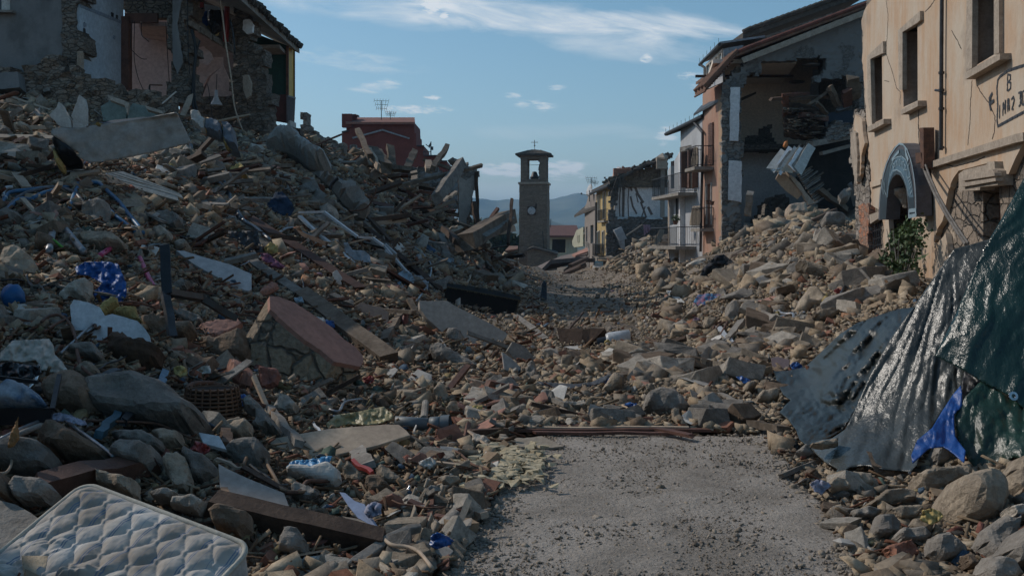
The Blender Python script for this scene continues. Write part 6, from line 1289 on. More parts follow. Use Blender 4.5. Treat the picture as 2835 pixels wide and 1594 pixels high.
# wicker basket
t=thing('wicker_basket','brown woven wicker basket tipped over against the big boulder','basket',H(590,1170,.1));c=H(588,1132,.25);ax=(Vector((1,0,0)),Vector((0,.5,.86)),Vector((-.25,-.83,.48)).normalized())
bk=MB();ri=MB()
for k in range(13):z=-.2+k*.03;r=.19+.035*math.sin(k*.26);ri.tube([c+Vector((math.cos(a/14*math.pi)*(r+.006*(-1)**(a+k)),math.sin(a/14*math.pi)*(r+.006*(-1)**(a+k))*.75,z)) for a in range(29)],.011,5,cap=False)
for k in range(22):a=k/11*math.pi;bk.tube([c+Vector((math.cos(a)*.19,math.sin(a)*.14,-.21)),c+Vector((math.cos(a)*.225,math.sin(a)*.17,0)),c+Vector((math.cos(a)*.2,math.sin(a)*.15,.18))],.009,5)
mWick=M('wicker',(.15,.075,.04),(.08,.04,.022),8,.6,.3);ri.build('weave',mWick,t,smooth=True);bk.build('ribs',mWick,t);MB().lathe([(0,0),(.18,0),(.17,.36),(0,.34)],c+Vector((0,0,-.2)),(Vector((1,0,0)),Vector((0,.75,0)),Vector((0,0,1)))).build('inside',M('wicker_shade',(.03,.017,.01),(.02,.012,.008),8,.9,.3),t);HERO.append(K2([(1490,1160),(1560,1110),(1800,1110),(1910,1230),(1900,1440),(1700,1448),(1500,1250)]))  # inner shell in near-black wicker colour, painted as the basket's inner shade
# big terracotta coated masonry block
nT=(.55,-.25,.8);top=K4([(425,925),(500,930),(640,985),(720,1040),(800,1090),(930,1180),(1020,1270),(1110,1330),(1170,1400),(1178,1448),(1150,1490),(940,1448),(850,1370),(690,1260),(560,1150),(430,1030)])
t=thing('wall_block','huge fallen masonry block with smooth terracotta plaster on its upper face','wall block',H(900,1100,.1));a=H(850,960,2.1);p,nn=on_plane(jag(top,.8,9,seed=1),nT,a);nn=nn if nn.z>0 else -nn
MB().prism(p,-nn*.05).build('plaster_face',mTerra,t)
side=K4([(425,925),(430,1030),(560,1150),(690,1260),(850,1370),(940,1448),(1150,1490),(1178,1448)]);bo=K4([(200,1070),(270,1000),(425,925)])+K5([(950,230),(970,300),(960,350),(900,395),(830,390),(700,320),(540,240),(430,190),(430,100),(440,60)])+K4([(220,1230),(200,1100)])
sb=K4([(190,1110),(260,1000),(415,925),(480,1040),(640,1180),(760,1280),(900,1390)])+K5([(800,150),(870,180),(950,235),(970,300),(960,350),(900,395),(830,390),(700,320),(540,240),(430,190),(425,120)])+K4([(280,1400),(220,1240)])
MB().prism([q-nn*.05 for q in p],Vector((-.30,-.30,-.62))).build('masonry_body',masonry('block_masonry',(.30,.22,.14),(.19,.15,.11),(.13,.115,.095),3.6,1.0,1.0),t);HERO.append(sb);HERO.append(top)
for q,T,lab,m in (([(1590,640),(1720,610),(1900,600),(1950,650),(1870,700),(1760,745),(1680,740)],.05,'striped terracotta plaster face of a broken block in the sun',mTerra),([(1820,960),(1860,950),(1950,1000),(2020,1060),(2027,1130),(1930,1100),(1850,1040)],.1,'small block with peeling terracotta plaster above the wicker basket',mTerra)):
    lump('plaster_block',lab,'block',K2(q),T,m,lift=.3,n=(.3,-.4,.85),rough=.08,round_=.25)
lump('plaster_block','grooved brown block below the striped terracotta face','block',K2([(1600,750),(1680,740),(1780,745),(1900,700),(1960,680),(2020,860),(2010,960),(1900,970),(1790,960),(1660,900)]),.2,mStone['brown'],lift=.2,rough=.3)
lump('plaster_block','red plastered chunk standing right of the small peeling block','block',K5([(265,150),(380,160),(400,210),(380,260),(280,300),(262,220)]),.1,M('red_plaster',(.28,.12,.09),(.2,.09,.07),3,.9,.3),lift=.25)
lump('plaster_block','pink terracotta shard above the huge masonry block','block',K4([(330,920),(370,860),(430,835),(490,840),(500,870),(430,900),(400,915)]),.06,mTerra,lift=.35,n=(.2,-.5,.8))
# long brown beams
for p0,p1,w,h,m,nm,lab in (((K4([(270,320)])[0]),K4([(1150,880)])[0],.20,.16,M('wood_red',(.12,.058,.038),(.07,.035,.025),3,.7,.5,20),'roof_beam','long red brown beam sloping down the middle of the left heap'),(K4([(700,930)])[0],K4([(1380,1440)])[0],.24,.22,mTim,'roof_beam','heavy weathered beam lying above the terracotta coated block'),
        (K4([(280,650)])[0],K4([(660,910)])[0],.16,.12,mWoodG,'roof_beam','shorter ochre beam between the marble slab and the terracotta coated block'),(K4([(1120,320)])[0],K4([(1800,880)])[0],.15,.12,mWoodD,'roof_beam','dark beam running behind the second white window frame'),(K4([(920,930)])[0],K4([(1100,1010)])[0],.14,.12,mWoodG,'roof_beam','short thick ochre beam right of the terracotta coated block'),(K4([(1480,1050)])[0],K4([(1330,1290)])[0],.17,.08,mTim,'roof_beam','plank standing up beside the rusty bucket'),
        (K3([(280,735)])[0],K3([(1240,510)])[0],.13,.11,M('wood_red',(0,0,0)),'roof_beam','red brown beam lying just above the mattress'),(K5([(0,1000)])[0],K5([(1010,1230)])[0],.12,.10,mWoodD,'roof_beam','dark long beam in the foreground right of the mattress'),(K4([(150,150)])[0],K4([(450,150)])[0],.12,.08,mWoodG,'plank','flat brown plank left of the dark blue jeans'),
        (K3([(1000,200)])[0],K3([(1240,0)])[0],.05,.05,mMetalD,'rod','dark stick leaning on the largest grey boulder'),(K3([(800,300)])[0],K3([(950,140)])[0],.05,.05,M('blue_grey_paint',(.05,.11,.15),(.03,.06,.08),4,.6,.2),'rod','blue grey stick below the largest grey boulder'),(K2([(1270,1160)])[0],K2([(1325,1010)])[0],.06,.04,M('blue_grey_light',(.14,.22,.3),(.1,.16,.22),4,.6,.2),'rod','light blue stick standing on the largest grey boulder'),
        (K2([(790,1050)])[0],K2([(960,1010)])[0],.05,.05,mMetalD,'rod','short grey pipe behind the round brown boulder'),(K5([(510,620)])[0],K5([(330,400)])[0],.07,.05,mWoodG,'plank','grey stick rising above the wide brown board'),(K5([(600,490)])[0],K5([(645,550)])[0],.02,.02,mWhiteM,'rod','thin white rod above the wide brown board'),
        (K5([(870,670)])[0],K5([(940,770)])[0],.12,.05,mWoodG,'plank','short ochre plank under the wide brown board'),(K5([(850,730)])[0],K5([(970,810)])[0],.03,.03,mRed,'rod','dark red rod below the wide brown board'),(K5([(1250,460)])[0],K5([(1225,560)])[0],.012,.012,mPlast,'rod','thin bright stick at the right end of the wide brown board'),
        (K4([(790,1250)])[0],K4([(920,1330)])[0],.08,.05,mWoodG,'plank','short stick under the heavy weathered beam'),(K6([(500,250)])[0],K6([(465,330)])[0],.06,.04,mBoard,'plank','pale plank end behind the black box spring'),(K6([(790,540)])[0],K6([(990,700)])[0],.12,.05,mWoodG,'plank','grey plank right of the black box spring'),(K6([(1240,520)])[0],K6([(1140,640)])[0],.05,.04,mWoodD,'plank','thin dark stick pointing over the dusty clearing')):
    bm_(nm,lab,nm.split('_')[-1],p0,p1,w,h,m,lift=.28 if w>.1 else .3,roll=.3)
# white window frames
t=thing('window_frame','empty white metal window frame lying on the slope, the larger of two','window frame',H(950,720,.3));q=K4([(655,255),(860,248),(1130,450),(1310,480)]);nF=(.3,-.6,.72);A_=H(930,690,.45)
def fr(pts,w=.09,m=mWhiteM,nm='rail'):
    p,nn=on_plane(K4(pts),nF,A_)
    for a,b in zip(p,p[1:]):MB().beam(a,b,w,.05).build(nm,m,t)
fr([(655,255),(860,250)]);fr([(860,250),(1130,452)]);fr([(1130,452),(1250,460)]);fr([(1250,460),(1335,520)]);fr([(665,285),(740,360)],.12);fr([(740,360),(1060,630)],.12);fr([(1060,630),(1285,835)],.12);fr([(1055,760),(1290,955)],.10)
t=thing('window_frame','slim white window frame standing right of the larger frame','window frame',H(1130,790,.3));A_=H(1120,760,.45);fr([(1340,520),(1635,860)],.06);fr([(1352,510),(1440,590)],.04);fr([(1635,860),(1555,915)],.09);fr([(1350,560),(1560,760)],.04)
for q,lab,m,nm in (([(1010,560),(1020,500),(1050,495),(1090,560),(1180,560),(1230,600),(1235,660),(1140,650),(1060,630)],'white plastic bag inside the larger white window frame',M('bag_white',(.38,.40,.42),(.25,.27,.29),4,.35,.3),'plastic_bag'),([(1420,770),(1490,720),(1560,740),(1590,800),(1560,850),(1470,840),(1430,820)],'pale blue plastic bag behind the slim white window frame',M('bag_blue',(.16,.28,.36),(.3,.34,.37),4,.35,.3),'plastic_bag'),([(1560,760),(1640,760),(1700,820),(1690,890),(1620,880),(1580,830)],'whitish plastic bag right of the pale blue bag',M('bag_white',(0,0,0)),'plastic_bag'),
        ([(350,580),(420,590),(480,640),(550,690),(530,705),(440,690),(370,640)],'pink and purple striped cloth on the slope',M('cloth_pink',(.28,.10,.17),(.14,.06,.10),14,.9,.3),'cloth'),([(60,410),(330,400),(340,480),(370,570),(280,590),(210,520),(120,450)],'dark grey crumpled tarpaulin piece at the top of the long red brown beam',M('tarp_dark',(.05,.05,.055),(.03,.03,.032),4,.6,.4),'tarpaulin'),
        ([(860,1000),(930,1000),(1010,1050),(1020,1110),(960,1090),(900,1040)],'white crumpled bag on the heavy weathered beam',M('bag_white',(0,0,0)),'plastic_bag'),([(800,1090),(860,1100),(870,1140),(820,1130)],'small white rag on the terracotta plaster face',mPlast,'rag'),([(870,1110),(940,1130),(950,1180),(880,1170)],'bright blue torn plastic on the terracotta plaster face',mBlueP,'rag'),([(620,940),(680,930),(700,980),(640,980)],'pale blue rag at the top corner of the terracotta coated block',M('bag_blue',(0,0,0)),'rag'),
        ([(380,540),(430,490),(490,520),(495,575),(440,585),(390,570)],'ochre torn cardboard above the long red brown beam',mFoam,'cardboard'),([(1480,300),(1540,310),(1555,360),(1520,400),(1510,340)],'bright red plastic curl high on the slope',mRed,'plastic'),([(1750,650),(1790,625),(1900,620),(1905,650),(1830,665)],'folded clear plastic sheet at the foot of the splintered post',M('bag_blue',(0,0,0)),'plastic_sheet'),([(1600,490),(1680,500),(1760,560),(1740,580),(1650,530)],'blue cloth strip left of the splintered post',M('denim_light',(.07,.12,.2),(.05,.08,.13),4,.9,.3),'cloth')):
    q=K4(q);cloth(nm,lab,nm.replace('_',' '),q,plane_depth(q,(.1,-.75,.6),.4),m, lambda u,v:fbm(u,v,.09,5,6)*.12,step=4)
for pts,r,m,lab in (([(600,60),(660,55),(700,75),(760,60),(830,25)],.03,mBoard,'pale twisted pipe high on the left slope'),([(0,0),(100,100),(200,300),(300,370),(430,475)],.035,mMetal,'grey conduit leading down to the long red brown beam'),([(870,180),(1000,220),(1150,290),(1350,400),(1500,480),(1620,560),(1700,640),(1720,720),(1680,850),(1600,970)],.03,mMetal,'long grey electric conduit arching down the slope to the black box spring'),([(500,420),(560,385),(640,385),(720,430),(790,455)],.03,mMetal,'short grey hose arch above the long red brown beam'),
        ([(170,1070),(300,1090),(450,1180),(510,1250),(525,1448)],.012,mRust,'thin dark rod drooping over the terracotta coated block'),([(680,450),(682,700),(700,880),(730,910)],.012,mCable,'thin vertical wire in the middle of the left heap'),([(1340,380),(1330,560),(1300,700),(1370,860)],.05,mTim,'crooked branch standing between the two white window frames')):
    pipe('conduit' if r<.05 else 'branch',lab,'conduit' if r<.05 else 'branch',K4(pts),r,m,lift=.45,n=6)
panel('wood_offcut','brown particle board with a broken corner above the heavy beam','board',K4([(1095,1010),(1160,975),(1250,1000),(1310,1010),(1380,1050),(1375,1165),(1200,1100)]),(.25,-.65,.75),.05,M('board_brown',(.25,.18,.14),(.18,.13,.1),3,.8,.15),lift=.3,rag=.5)
lump('bucket','rusty red metal bucket beside the standing plank','bucket',K4([(1495,1060),(1535,1055),(1538,1120),(1525,1190),(1470,1180),(1480,1120)]),.12,M('red_rust',(.22,.05,.035),(.13,.04,.03),4,.6,.2),lift=.25,smooth=True,rough=.05,round_=1)
t=thing('hollow_brick','orange hollow clay brick with square holes','brick',H(1070,805,.2));q=K4([(1330,850),(1450,860),(1458,930),(1330,905)]);A_=H(1080,808,.35);ho=[K4([(x,872+k*24),(x+26,876+k*24),(x+26,892+k*24),(x,888+k*24)]) for x in (1345,1382,1418) for k in (0,1)];p,nn=on_plane(q,(.1,-1,.1),A_);MB().prism(p,(0,.3,.05),[on_plane(h,(.1,-1,.1),A_)[0] for h in ho]).build('body',mBrick,t)
# black box spring
t=thing('box_spring','black upturned bed base with frayed golden edges lying on the left slope','bed base',H(1330,880,.3));fo=K6([(330,325),(820,425),(770,610),(650,590),(560,550),(345,440),(310,435)]);A_=H(1330,850,.6);HERO.append(fo);nB=(.1,-.93,.35)
p,nn=on_plane(K6([(335,345),(822,435),(768,610),(310,520),(308,430)]),nB,A_);nn=nn if nn.y<0 else -nn;mFab=M('black_velvet',(.014,.012,.010),(.008,.007,.006),5,.95,.3);MB().prism(p,-nn*.22).build('base',mFab,t)
p2,_=on_plane(K6([(330,322),(420,332),(560,352),(700,378),(822,412),(822,436),(335,346)]),nB,A_-nn*.04);MB().prism(p2,-nn*.16).build('top_edge',M('slate_cloth',(.035,.045,.05),(.02,.026,.03),4,.8,.2),t)
tf=MB();mGold=M('gold_fringe',(.13,.10,.055),(.07,.055,.03),20,.8,.3);ee=[p[0],p[1],p[2]]
for i in range(120):a=p[0].lerp(p[1],i/119);tf.tube([a+nn*.01,a+nn*.025-Vector((0,0,random.uniform(.02,.05)))],.007,4)
for i in range(46):a=p[1].lerp(p[2],i/45);tf.tube([a+nn*.01,a+nn*.025+Vector((-random.uniform(.02,.06),0,0))],.007,4)
for i in range(60):a=p[3].lerp(p[2],i/59);tf.tube([a+nn*.01,a+nn*.02+Vector((0,0,random.uniform(.01,.03)))],.006,4)
tf.build('fringe',mGold,t);bd=MB()
for f in (.02,.2,.38,.56,.74,.92):a=p2[0].lerp(p2[4],f);bd.tube([a+nn*.02,a+nn*.03+Vector((.06,0,.02)),a+nn*.02+Vector((.12,0,-.02))],.012,5)
bd.build('brackets',mGold,t)
panel('stone_slab','large smooth grey brown stone slab lying under the black box spring','slab',K6([(145,440),(190,440),(270,440),(330,437),(400,480),(640,600),(725,650),(735,675),(690,730),(580,825),(450,755),(455,700),(420,640),(330,622),(300,650),(200,560),(150,490)]),(.25,-.8,.55),.12,M('slab_beige',(.40,.345,.29),(.33,.285,.24),1.2,.8,.1,14),lift=1.3,rag=.4)
panel('stone_slab','triangular pale shard with faint lettering leaning below the smooth slab','shard',K6([(700,780),(760,820),(830,890),(850,950),(760,915),(715,900)]),(.3,-.8,.5),.04,M('shard_pale',(.36,.34,.31),(.28,.26,.24),2,.8,.1),lift=.3,rag=.3)
panel('steel_plate','dark slab standing behind the triangular shard','slab',K6([(735,770),(770,710),(850,740),(920,820),(945,880),(900,860),(850,900),(800,850)]),(.4,-.8,.5),.08,mConc,lift=.35,rag=.5)
for q,T,m,lab in (([(850,990),(850,920),(870,865),(900,850),(925,870),(935,920),(930,1005),(890,1008)],.11,'grey','upright cone shaped stone at the edge of the street'),([(320,680),(340,630),(400,640),(440,680),(458,770),(390,765),(330,730)],.16,'grey','grey boulder resting on the lower edge of the smooth slab'),([(200,790),(230,740),(300,740),(420,800),(560,880),(550,920),(470,950),(380,920),(250,850)],.18,'grey','long grey mass of mortar and stone below the smooth slab'),
        ([(500,1340),(520,1330),(590,1350),(630,1385),(600,1428),(520,1410),(498,1380)],.08,'pale','pale rounded brick shaped stone by the gravel track edge'),([(230,1060),(280,985),(320,1010),(355,1100),(320,1150),(260,1120)],.1,'tan','tan wedge stone above the grey drain pipe'),([(320,1180),(350,1120),(400,1120),(420,1190),(380,1220),(340,1210)],.09,'tan','rounded tan stone right of the tan wedge'),([(80,930),(180,920),(190,970),(110,990)],.08,'pale','flat pale stone left below the long mortar mass'),
        ([(955,1080),(980,1035),(1050,1070),(1065,1130),(1020,1160),(970,1130)],.12,'grey','angular grey boulder at the mouth of the street'),([(1080,1140),(1250,1110),(1270,1165),(1130,1170)],.1,'pale','broad pale flat stone across the street mouth'),([(1355,1080),(1400,990),(1448,950),(1520,960),(1500,1060),(1400,1095)],.18,'grey','tall pale faced boulder at the end of the curved sheet'),([(1330,1160),(1420,1165),(1415,1195),(1330,1200)],.08,'pale','small pale round stone before the slat pile')):
    lump('boulder',lab,'boulder',K6(q),T,mStone[m],lift=.12)
cloth('parasol','folded grey blue parasol standing in the rubble of the street','parasol',K6([(965,330),(980,305),(995,320),(1000,440),(955,440)]),plane_depth(K6([(980,400),(985,430)]),(0,-1,.1),.3),M('parasol_cloth',(.16,.18,.20),(.11,.12,.14),3,.9,.3), lambda u,v:np.sin(u*1.6)*.06,step=2)
cloth('roof_felt','long curled dark sheet lying across the street mouth','sheet',K6([(940,985),(1050,990),(1180,1000),(1300,985),(1410,935),(1440,930),(1380,985),(1270,1020),(1150,1038),(1040,1030),(960,1005)]),plane_depth(K6([(1100,1010),(1200,1015)]),(0,-.4,.9),.12),M('felt',(.08,.08,.085),(.05,.05,.055),3,.6,.2), lambda u,v:fbm(u,v,.03,3,3)*.1,step=4)
# dark duct and white drum in the street
t=thing('gas_cylinder','white and black drum lying in the street','drum',H(1685,950,.1));c=H(1685,945,.15);axx=(Vector((0,0,1)),Vector((0,1,0)),Vector((1,.1,.12)).normalized());MB().lathe([(0,-.05),(.13,-.05),(.15,0),(.15,.34),(.12,.36),(0,.36)],c,axx).build('drum',mWhiteM,t,smooth=True);MB().lathe([(0,-.22),(.11,-.2),(.13,-.05),(0,-.05)],c-Vector((0,0,.03)),axx).build('black_end',mBlackP,t)
bm_('log','dark flattened log lying across the dusty street','log',K6([(1115,700)])[0],K6([(1355,705)])[0],.4,.28,mWoodD,lift=.1,jit=.02);panel('flat_sheet','pale sheet lying below the dark log','sheet',K6([(1110,745),(1200,740),(1280,760),(1200,765)]),(0,-.2,.95),.03,mPlast,lift=.1,rag=.5)


# ------------------------------------------------------------------ foreground
# quilted mattress
def mattress():
    A=Vector((-2.16,5.02,.50));B=P(696,1500,4.6);C=P(0,1575,4.5);e1=(B-A).normalized();e2=(C-A);e2=(e2-e1*e2.dot(e1)).normalized();nn=e1.cross(e2).normalized();nn=nn if nn.z>0 else -nn;w=(B-A).length;L=1.8
    na,nb=240,380;a=np.linspace(0,1,na);b=np.linspace(0,1,nb);AA,BB=np.meshgrid(a,b,indexing='ij');x=AA*w;y=BB*L
    # rounded corner and soft rim
    r=.08;ex=np.minimum(x,w-x);ey=y;cx=np.clip(1-ex/r,0,1);cy=np.clip(1-ey/r,0,1);rr=np.sqrt(cx**2+cy**2);k=np.where((cx>0)&(cy>0),np.maximum(cx,cy)/np.maximum(rr,1e-6),1)
    x2=np.where(x<w/2,r-(r-x)*np.where(x<r,k,1),w-r+(x-w+r)*np.where(w-x<r,k,1));y2=np.where(y<r,r-(r-y)*k,y)
    p=.083;U=x/p+.35*np.sin(y*5)*.2;V_=y/p*.92
    d1=np.abs(((U+V_)/2)% 1-.5)*2;d2=np.abs(((U-V_)/2)% 1-.5)*2;puff=(1-d1**3)*(1-d2**3);tuft=np.exp(-((1-d1)**2+(1-d2)**2)*0)
    iu=np.round(U);iv=np.round(V_);par=((iu+iv)% 2==0);dd=(U-iu)**2+(V_-iv)**2;bump=np.where(par,np.exp(-dd*40),0)
    h=.021*puff+bump*.013+fbm(x,y,9,5,2)*.012+fbm(x,y,2.2,3,4)*.03+np.clip(fbm(x*1.4+y,y,6,4,7)-.05,0,1)*.22*np.clip((y-.3)*2.5,0,1)*np.exp(-((x-.35)/.28)**2)*1.5
    edge=np.minimum(np.minimum(ex,ey),.1)/.1;h=h*np.clip(edge*1.6,0,1)-.03*(1-edge)
    sag=-np.clip(y-.5,0,2)**2*.12
    pos=np.array(A)[None,None]+x2[...,None]*np.array(e1)+y2[...,None]*np.array(e2)+(h+0*sag)[...,None]*np.array(nn);pos[...,2]=np.maximum(pos[...,2],.02+.2*0)
    pos[...,2]=np.where(y>.75,np.maximum(pos[...,2],.10+h*.8),pos[...,2])
    t=thing('mattress','old white quilted mattress with thin blue stripes lying in the foreground','mattress',(-1.6,4.3,.1))
    m=bpy.data.materials.new('mattress_ticking');m.use_nodes=True;nt=m.node_tree;N=nt.nodes;Lk=nt.links;bs=N['Principled BSDF'];uv=N.new('ShaderNodeUVMap');sp=N.new('ShaderNodeSeparateXYZ');Lk.new(uv.outputs[0],sp.inputs[0])
    def mm(op,a,b=None):
        n=N.new('ShaderNodeMath');n.operation=op
        for i,q in enumerate((a,b)):
            if q is None:continue
            if isinstance(q,(int,float)):n.inputs[i].default_value=q
            else:Lk.new(q,n.inputs[i])
        return n.outputs[0]
    nz=N.new('ShaderNodeTexNoise');nz.inputs['Scale'].default_value=6;Lk.new(uv.outputs[0],nz.inputs['Vector']);X=mm('ADD',mm('MULTIPLY',sp.outputs[0],w),mm('MULTIPLY',mm('SUBTRACT',nz.outputs['Fac'],.5),.03));tot=None
    for off,wd,st in ((0,.0026,.8),(.011,.0026,.8),(.055,.0014,.5),(.095,.0014,.5)):
        f=mm('ABSOLUTE',mm('SUBTRACT',mm('MODULO',mm('ADD',X,1-off),.15),.075));s_=mm('MULTIPLY',mm('LESS_THAN',f,wd),st);tot=s_ if tot is None else mm('MAXIMUM',tot,s_)
    n2=N.new('ShaderNodeTexNoise');n2.inputs['Scale'].default_value=3.5;n2.inputs['Detail'].default_value=8;Lk.new(uv.outputs[0],n2.inputs['Vector']);cr=N.new('ShaderNodeValToRGB');cr.color_ramp.elements[0].position=.36;cr.color_ramp.elements[1].position=.62;cr.color_ramp.elements[0].color=(.26,.22,.18,1);cr.color_ramp.elements[1].color=(.58,.545,.50,1);Lk.new(n2.outputs['Fac'],cr.inputs[0])
    mx=N.new('ShaderNodeMix');mx.data_type='RGBA';Lk.new(tot,mx.inputs['Factor']);Lk.new(cr.outputs[0],mx.inputs['A']);mx.inputs['B'].default_value=(.10,.16,.26,1);Lk.new(mx.outputs['Result'],bs.inputs['Base Color']);bs.inputs['Roughness'].default_value=.9;bs.inputs['Specular IOR Level'].default_value=.2
    o=grid_mesh('top_cover',m,na,nb,pos-np.array(WL(t)),uv=True);o.parent=t
    bd=[Vector(pos[0,j]) for j in range(nb-1,-1,-6)]+[Vector(pos[i,0]) for i in range(0,na,4)]+[Vector(pos[na-1,j]) for j in range(0,nb,6)]
    MB().tube(bd,.014,7).build('piping',M('piping_cream',(.50,.46,.38),(.4,.37,.31),5,.8,.2),t,smooth=True)
    sd_=MB();k=len(bd)
    for q in bd:sd_.v+=[tuple(q),tuple(q-nn*.10-Vector((0,0,.06)))]
    for i in range(k-1):sd_.f.append((2*i,2*i+1,2*i+3,2*i+2))
    sd_.build('side_band',M('ticking_side',(.52,.50,.47),(.4,.38,.35),5,.9,.3),t,smooth=True)
    HERO.append([(-60,1600),(100,1500),(225,1330),(260,1328),(700,1500),(700,1620)])
mattress()
panel('concrete_slab','smooth dark concrete slab in the bottom left corner behind the mattress','slab',K3([(-60,810),(0,830),(120,860),(250,930),(345,1000),(300,1130),(200,1300),(0,1448),(-80,1448)]),(.1,-.35,.9),.15,mConc,Y=4.9,rag=.3)
for q,T,m,lab in (([(20,480),(120,370),(240,370),(400,410),(480,500),(490,650),(350,680),(200,660),(60,630)],.2,'grey','wide grey boulder under the curled metal tray'),([(360,330),(480,220),(560,260),(800,400),(910,470),(900,540),(760,560),(600,560),(460,480),(350,400)],.2,'brown','large dusty boulder inside the bent metal tray edge'),([(930,540),(950,460),(1050,395),(1180,390),(1290,450),(1310,540),(1240,640),(1080,600)],.18,'grey','speckled grey boulder right of the red brown beam end'),
        ([(1325,540),(1370,480),(1450,455),(1500,480),(1550,600),(1585,740),(1560,810),(1430,770),(1360,640)],.13,'tan','stubby cylindrical stone column piece right of the mattress'),([(1490,480),(1540,440),(1700,500),(1770,580),(1760,660),(1680,740),(1590,700),(1560,600)],.16,'grey','grey block leaning on the stubby column piece'),([(915,320),(960,285),(1200,300),(1320,360),(1330,430),(1240,450),(1000,390)],.12,'grey','flat grey boulder above the speckled one'),
        ([(1230,310),(1330,260),(1480,300),(1490,400),(1330,440),(1310,370)],.13,'tan','rough tan boulder left of the thin rod end'),([(1820,280),(1900,200),(2000,185),(2050,230),(2050,320),(1950,340),(1860,330)],.13,'tan','rounded tan boulder below the wicker basket'),([(800,600),(900,620),(1110,680),(1125,800),(1100,830),(960,770),(800,700)],.12,'tan','tan block peeping over the top of the mattress'),
        ([(0,620),(80,650),(160,800),(150,880),(60,850),(0,800)],.14,'brown','brown stone at the left edge above the dark slab'),([(180,670),(400,690),(480,780),(420,880),(200,890),(120,780)],.16,'grey','dark stone between the red brown beam and the mattress corner'),([(1400,900),(1420,820),(1600,810),(1690,870),(1620,960),(1500,930)],.1,'pale','pale chipped stone just above the right part of the mattress'),
        ([(1720,960),(1800,900),(2040,960),(2052,1100),(1980,1170),(1760,1080)],.15,'brown','reddish boulder at the right end of the mattress'),([(1230,800),(1400,760),(1480,800),(1400,860),(1290,860)],.1,'grey','small grey stone behind the mattress middle')):
    lump('boulder',lab,'boulder',K3(q),T,mStone[m],lift=.12)
t=thing('metal_tray','bent grey metal tray edge curling round a dusty boulder at the left','tray',H(150,1160,.1));pipe('rim',None,None,K3([(0,340),(200,240),(400,170),(500,170),(560,210),(700,310),(850,420),(920,480)]),.012,mMetal,lift=.36,parent=t,n=6);pipe('rail',None,None,K3([(0,375),(200,280),(340,225)]),.02,mConc,lift=.33,parent=t,n=6)
lump('dry_leaf','curled dry orange leaf at the left edge','leaf',K3([(60,410),(90,300),(150,150),(145,230),(160,330),(110,400)]),.02,M('leaf_dry',(.30,.15,.05),(.2,.1,.04),4,.8,.2),lift=.45);pipe('hook','thin pale curved wire at the left edge','wire',K3([(0,615),(60,600),(95,520),(60,440),(10,420)]),.008,mBoard,lift=.42,n=6)
cloth('white_rag','crumpled white lilac rag behind the metal tray','rag',K3([(410,150),(480,120),(560,140),(690,190),(710,220),(640,220),(540,190),(430,180)]),plane_depth(K3([(560,170),(600,190)]),(0,-.5,.8),.25),M('cloth_lilac',(.34,.34,.42),(.24,.24,.3),5,.9,.3), lambda u,v:fbm(u,v,.08,4,3)*.06,step=3)
pipe('bent_rebar','thin rod lying over the grey boulders towards the veneer board','rebar',K3([(700,185),(1000,195),(1260,210),(1400,260),(1600,340),(1850,350)]),.009,mRust,lift=.32,n=6);panel('white_board','narrow white board below the rounded tan boulder','board',K3([(1610,280),(1780,310),(1840,420),(1650,370)]),(.1,-.5,.85),.03,mWhiteM,lift=.28);bm_('wood_post','short dark square post end standing by the narrow white board','post',K3([(1830,270)])[0],K3([(1835,400)])[0],.07,.06,mWoodD,lift=.3)
# boards
panel('veneer_board','wide brown wooden board lying across stones with light crossing it','board',K5([(298,600),(350,590),(700,530),(1050,503),(1135,505),(1180,540),(1205,570),(1000,635),(760,690),(490,725),(440,690)]),(.05,-.42,.9),.03,mBoard,lift=.28)
panel('veneer_board','tilted chipboard panel with dark screw slots right of the mattress','board',K5([(10,745),(60,775),(200,840),(420,930),(478,1082),(430,1080),(250,1000),(90,930),(20,895)]),(.1,-.45,.88),.03,M('board_grey',(.38,.33,.29),(.3,.26,.23),2,.8,.12),lift=.25)
panel('veneer_board','narrow brown plank pointing at the camera in the bottom foreground','plank',K5([(780,1375),(850,1320),(1060,1180),(1200,1120),(1270,1118),(1280,1135),(1180,1160),(1000,1290),(880,1385)]),(.15,-.4,.9),.05,mWoodG,lift=.18)
bm_('plank','thin gold edged strip along the top of the chipboard panel','strip',K5([(0,718)])[0],K5([(220,795)])[0],.03,.015,mBoard,lift=.32);bm_('plank','thin dark moulding lying over the chipboard panel','moulding',K5([(160,770)])[0],K5([(430,915)])[0],.03,.02,mWoodD,lift=.36);pipe('bent_strip','bent wooden moulding looping above the chipboard panel','moulding',K5([(165,760),(200,690),(270,650),(300,680),(310,740),(360,830),(410,910),(520,925),(590,915)]),.012,M('wood_golden',(.26,.16,.09),(.16,.1,.06),4,.7,.2),lift=.36,n=5)
bm_('wood_stake','short orange stake standing at the corner of the chipboard panel','stake',K5([(65,830)])[0],K5([(50,975)])[0],.04,.02,M('wood_golden',(0,0,0)),lift=.35)
cloth('yellow_plastic','crumpled yellow plastic sheet lying on the wide brown board','plastic sheet',K5([(680,500),(740,445),(880,425),(1000,400),(1040,392),(1100,450),(1090,470),(1000,500),(930,508),(820,500),(760,520),(690,525)]),plane_depth(K5([(850,460),(900,470)]),(0,-.6,.8),.32),M('plastic_yellow',(.38,.31,.15),(.27,.22,.11),4,.4,.4,14), lambda u,v:fbm(u,v,.05,5,2)*.07,step=3)
pl_=MB();c0=H(*K5([(1110,490)])[0],.35);c1=H(*K5([(1330,505)])[0],.3);c2=c1+(c1-c0).normalized()*.18+Vector((0,-.03,.03));t=thing('drain_pipe','grey plastic drain pipe with a socket end lying in the left rubble','pipe',c1)
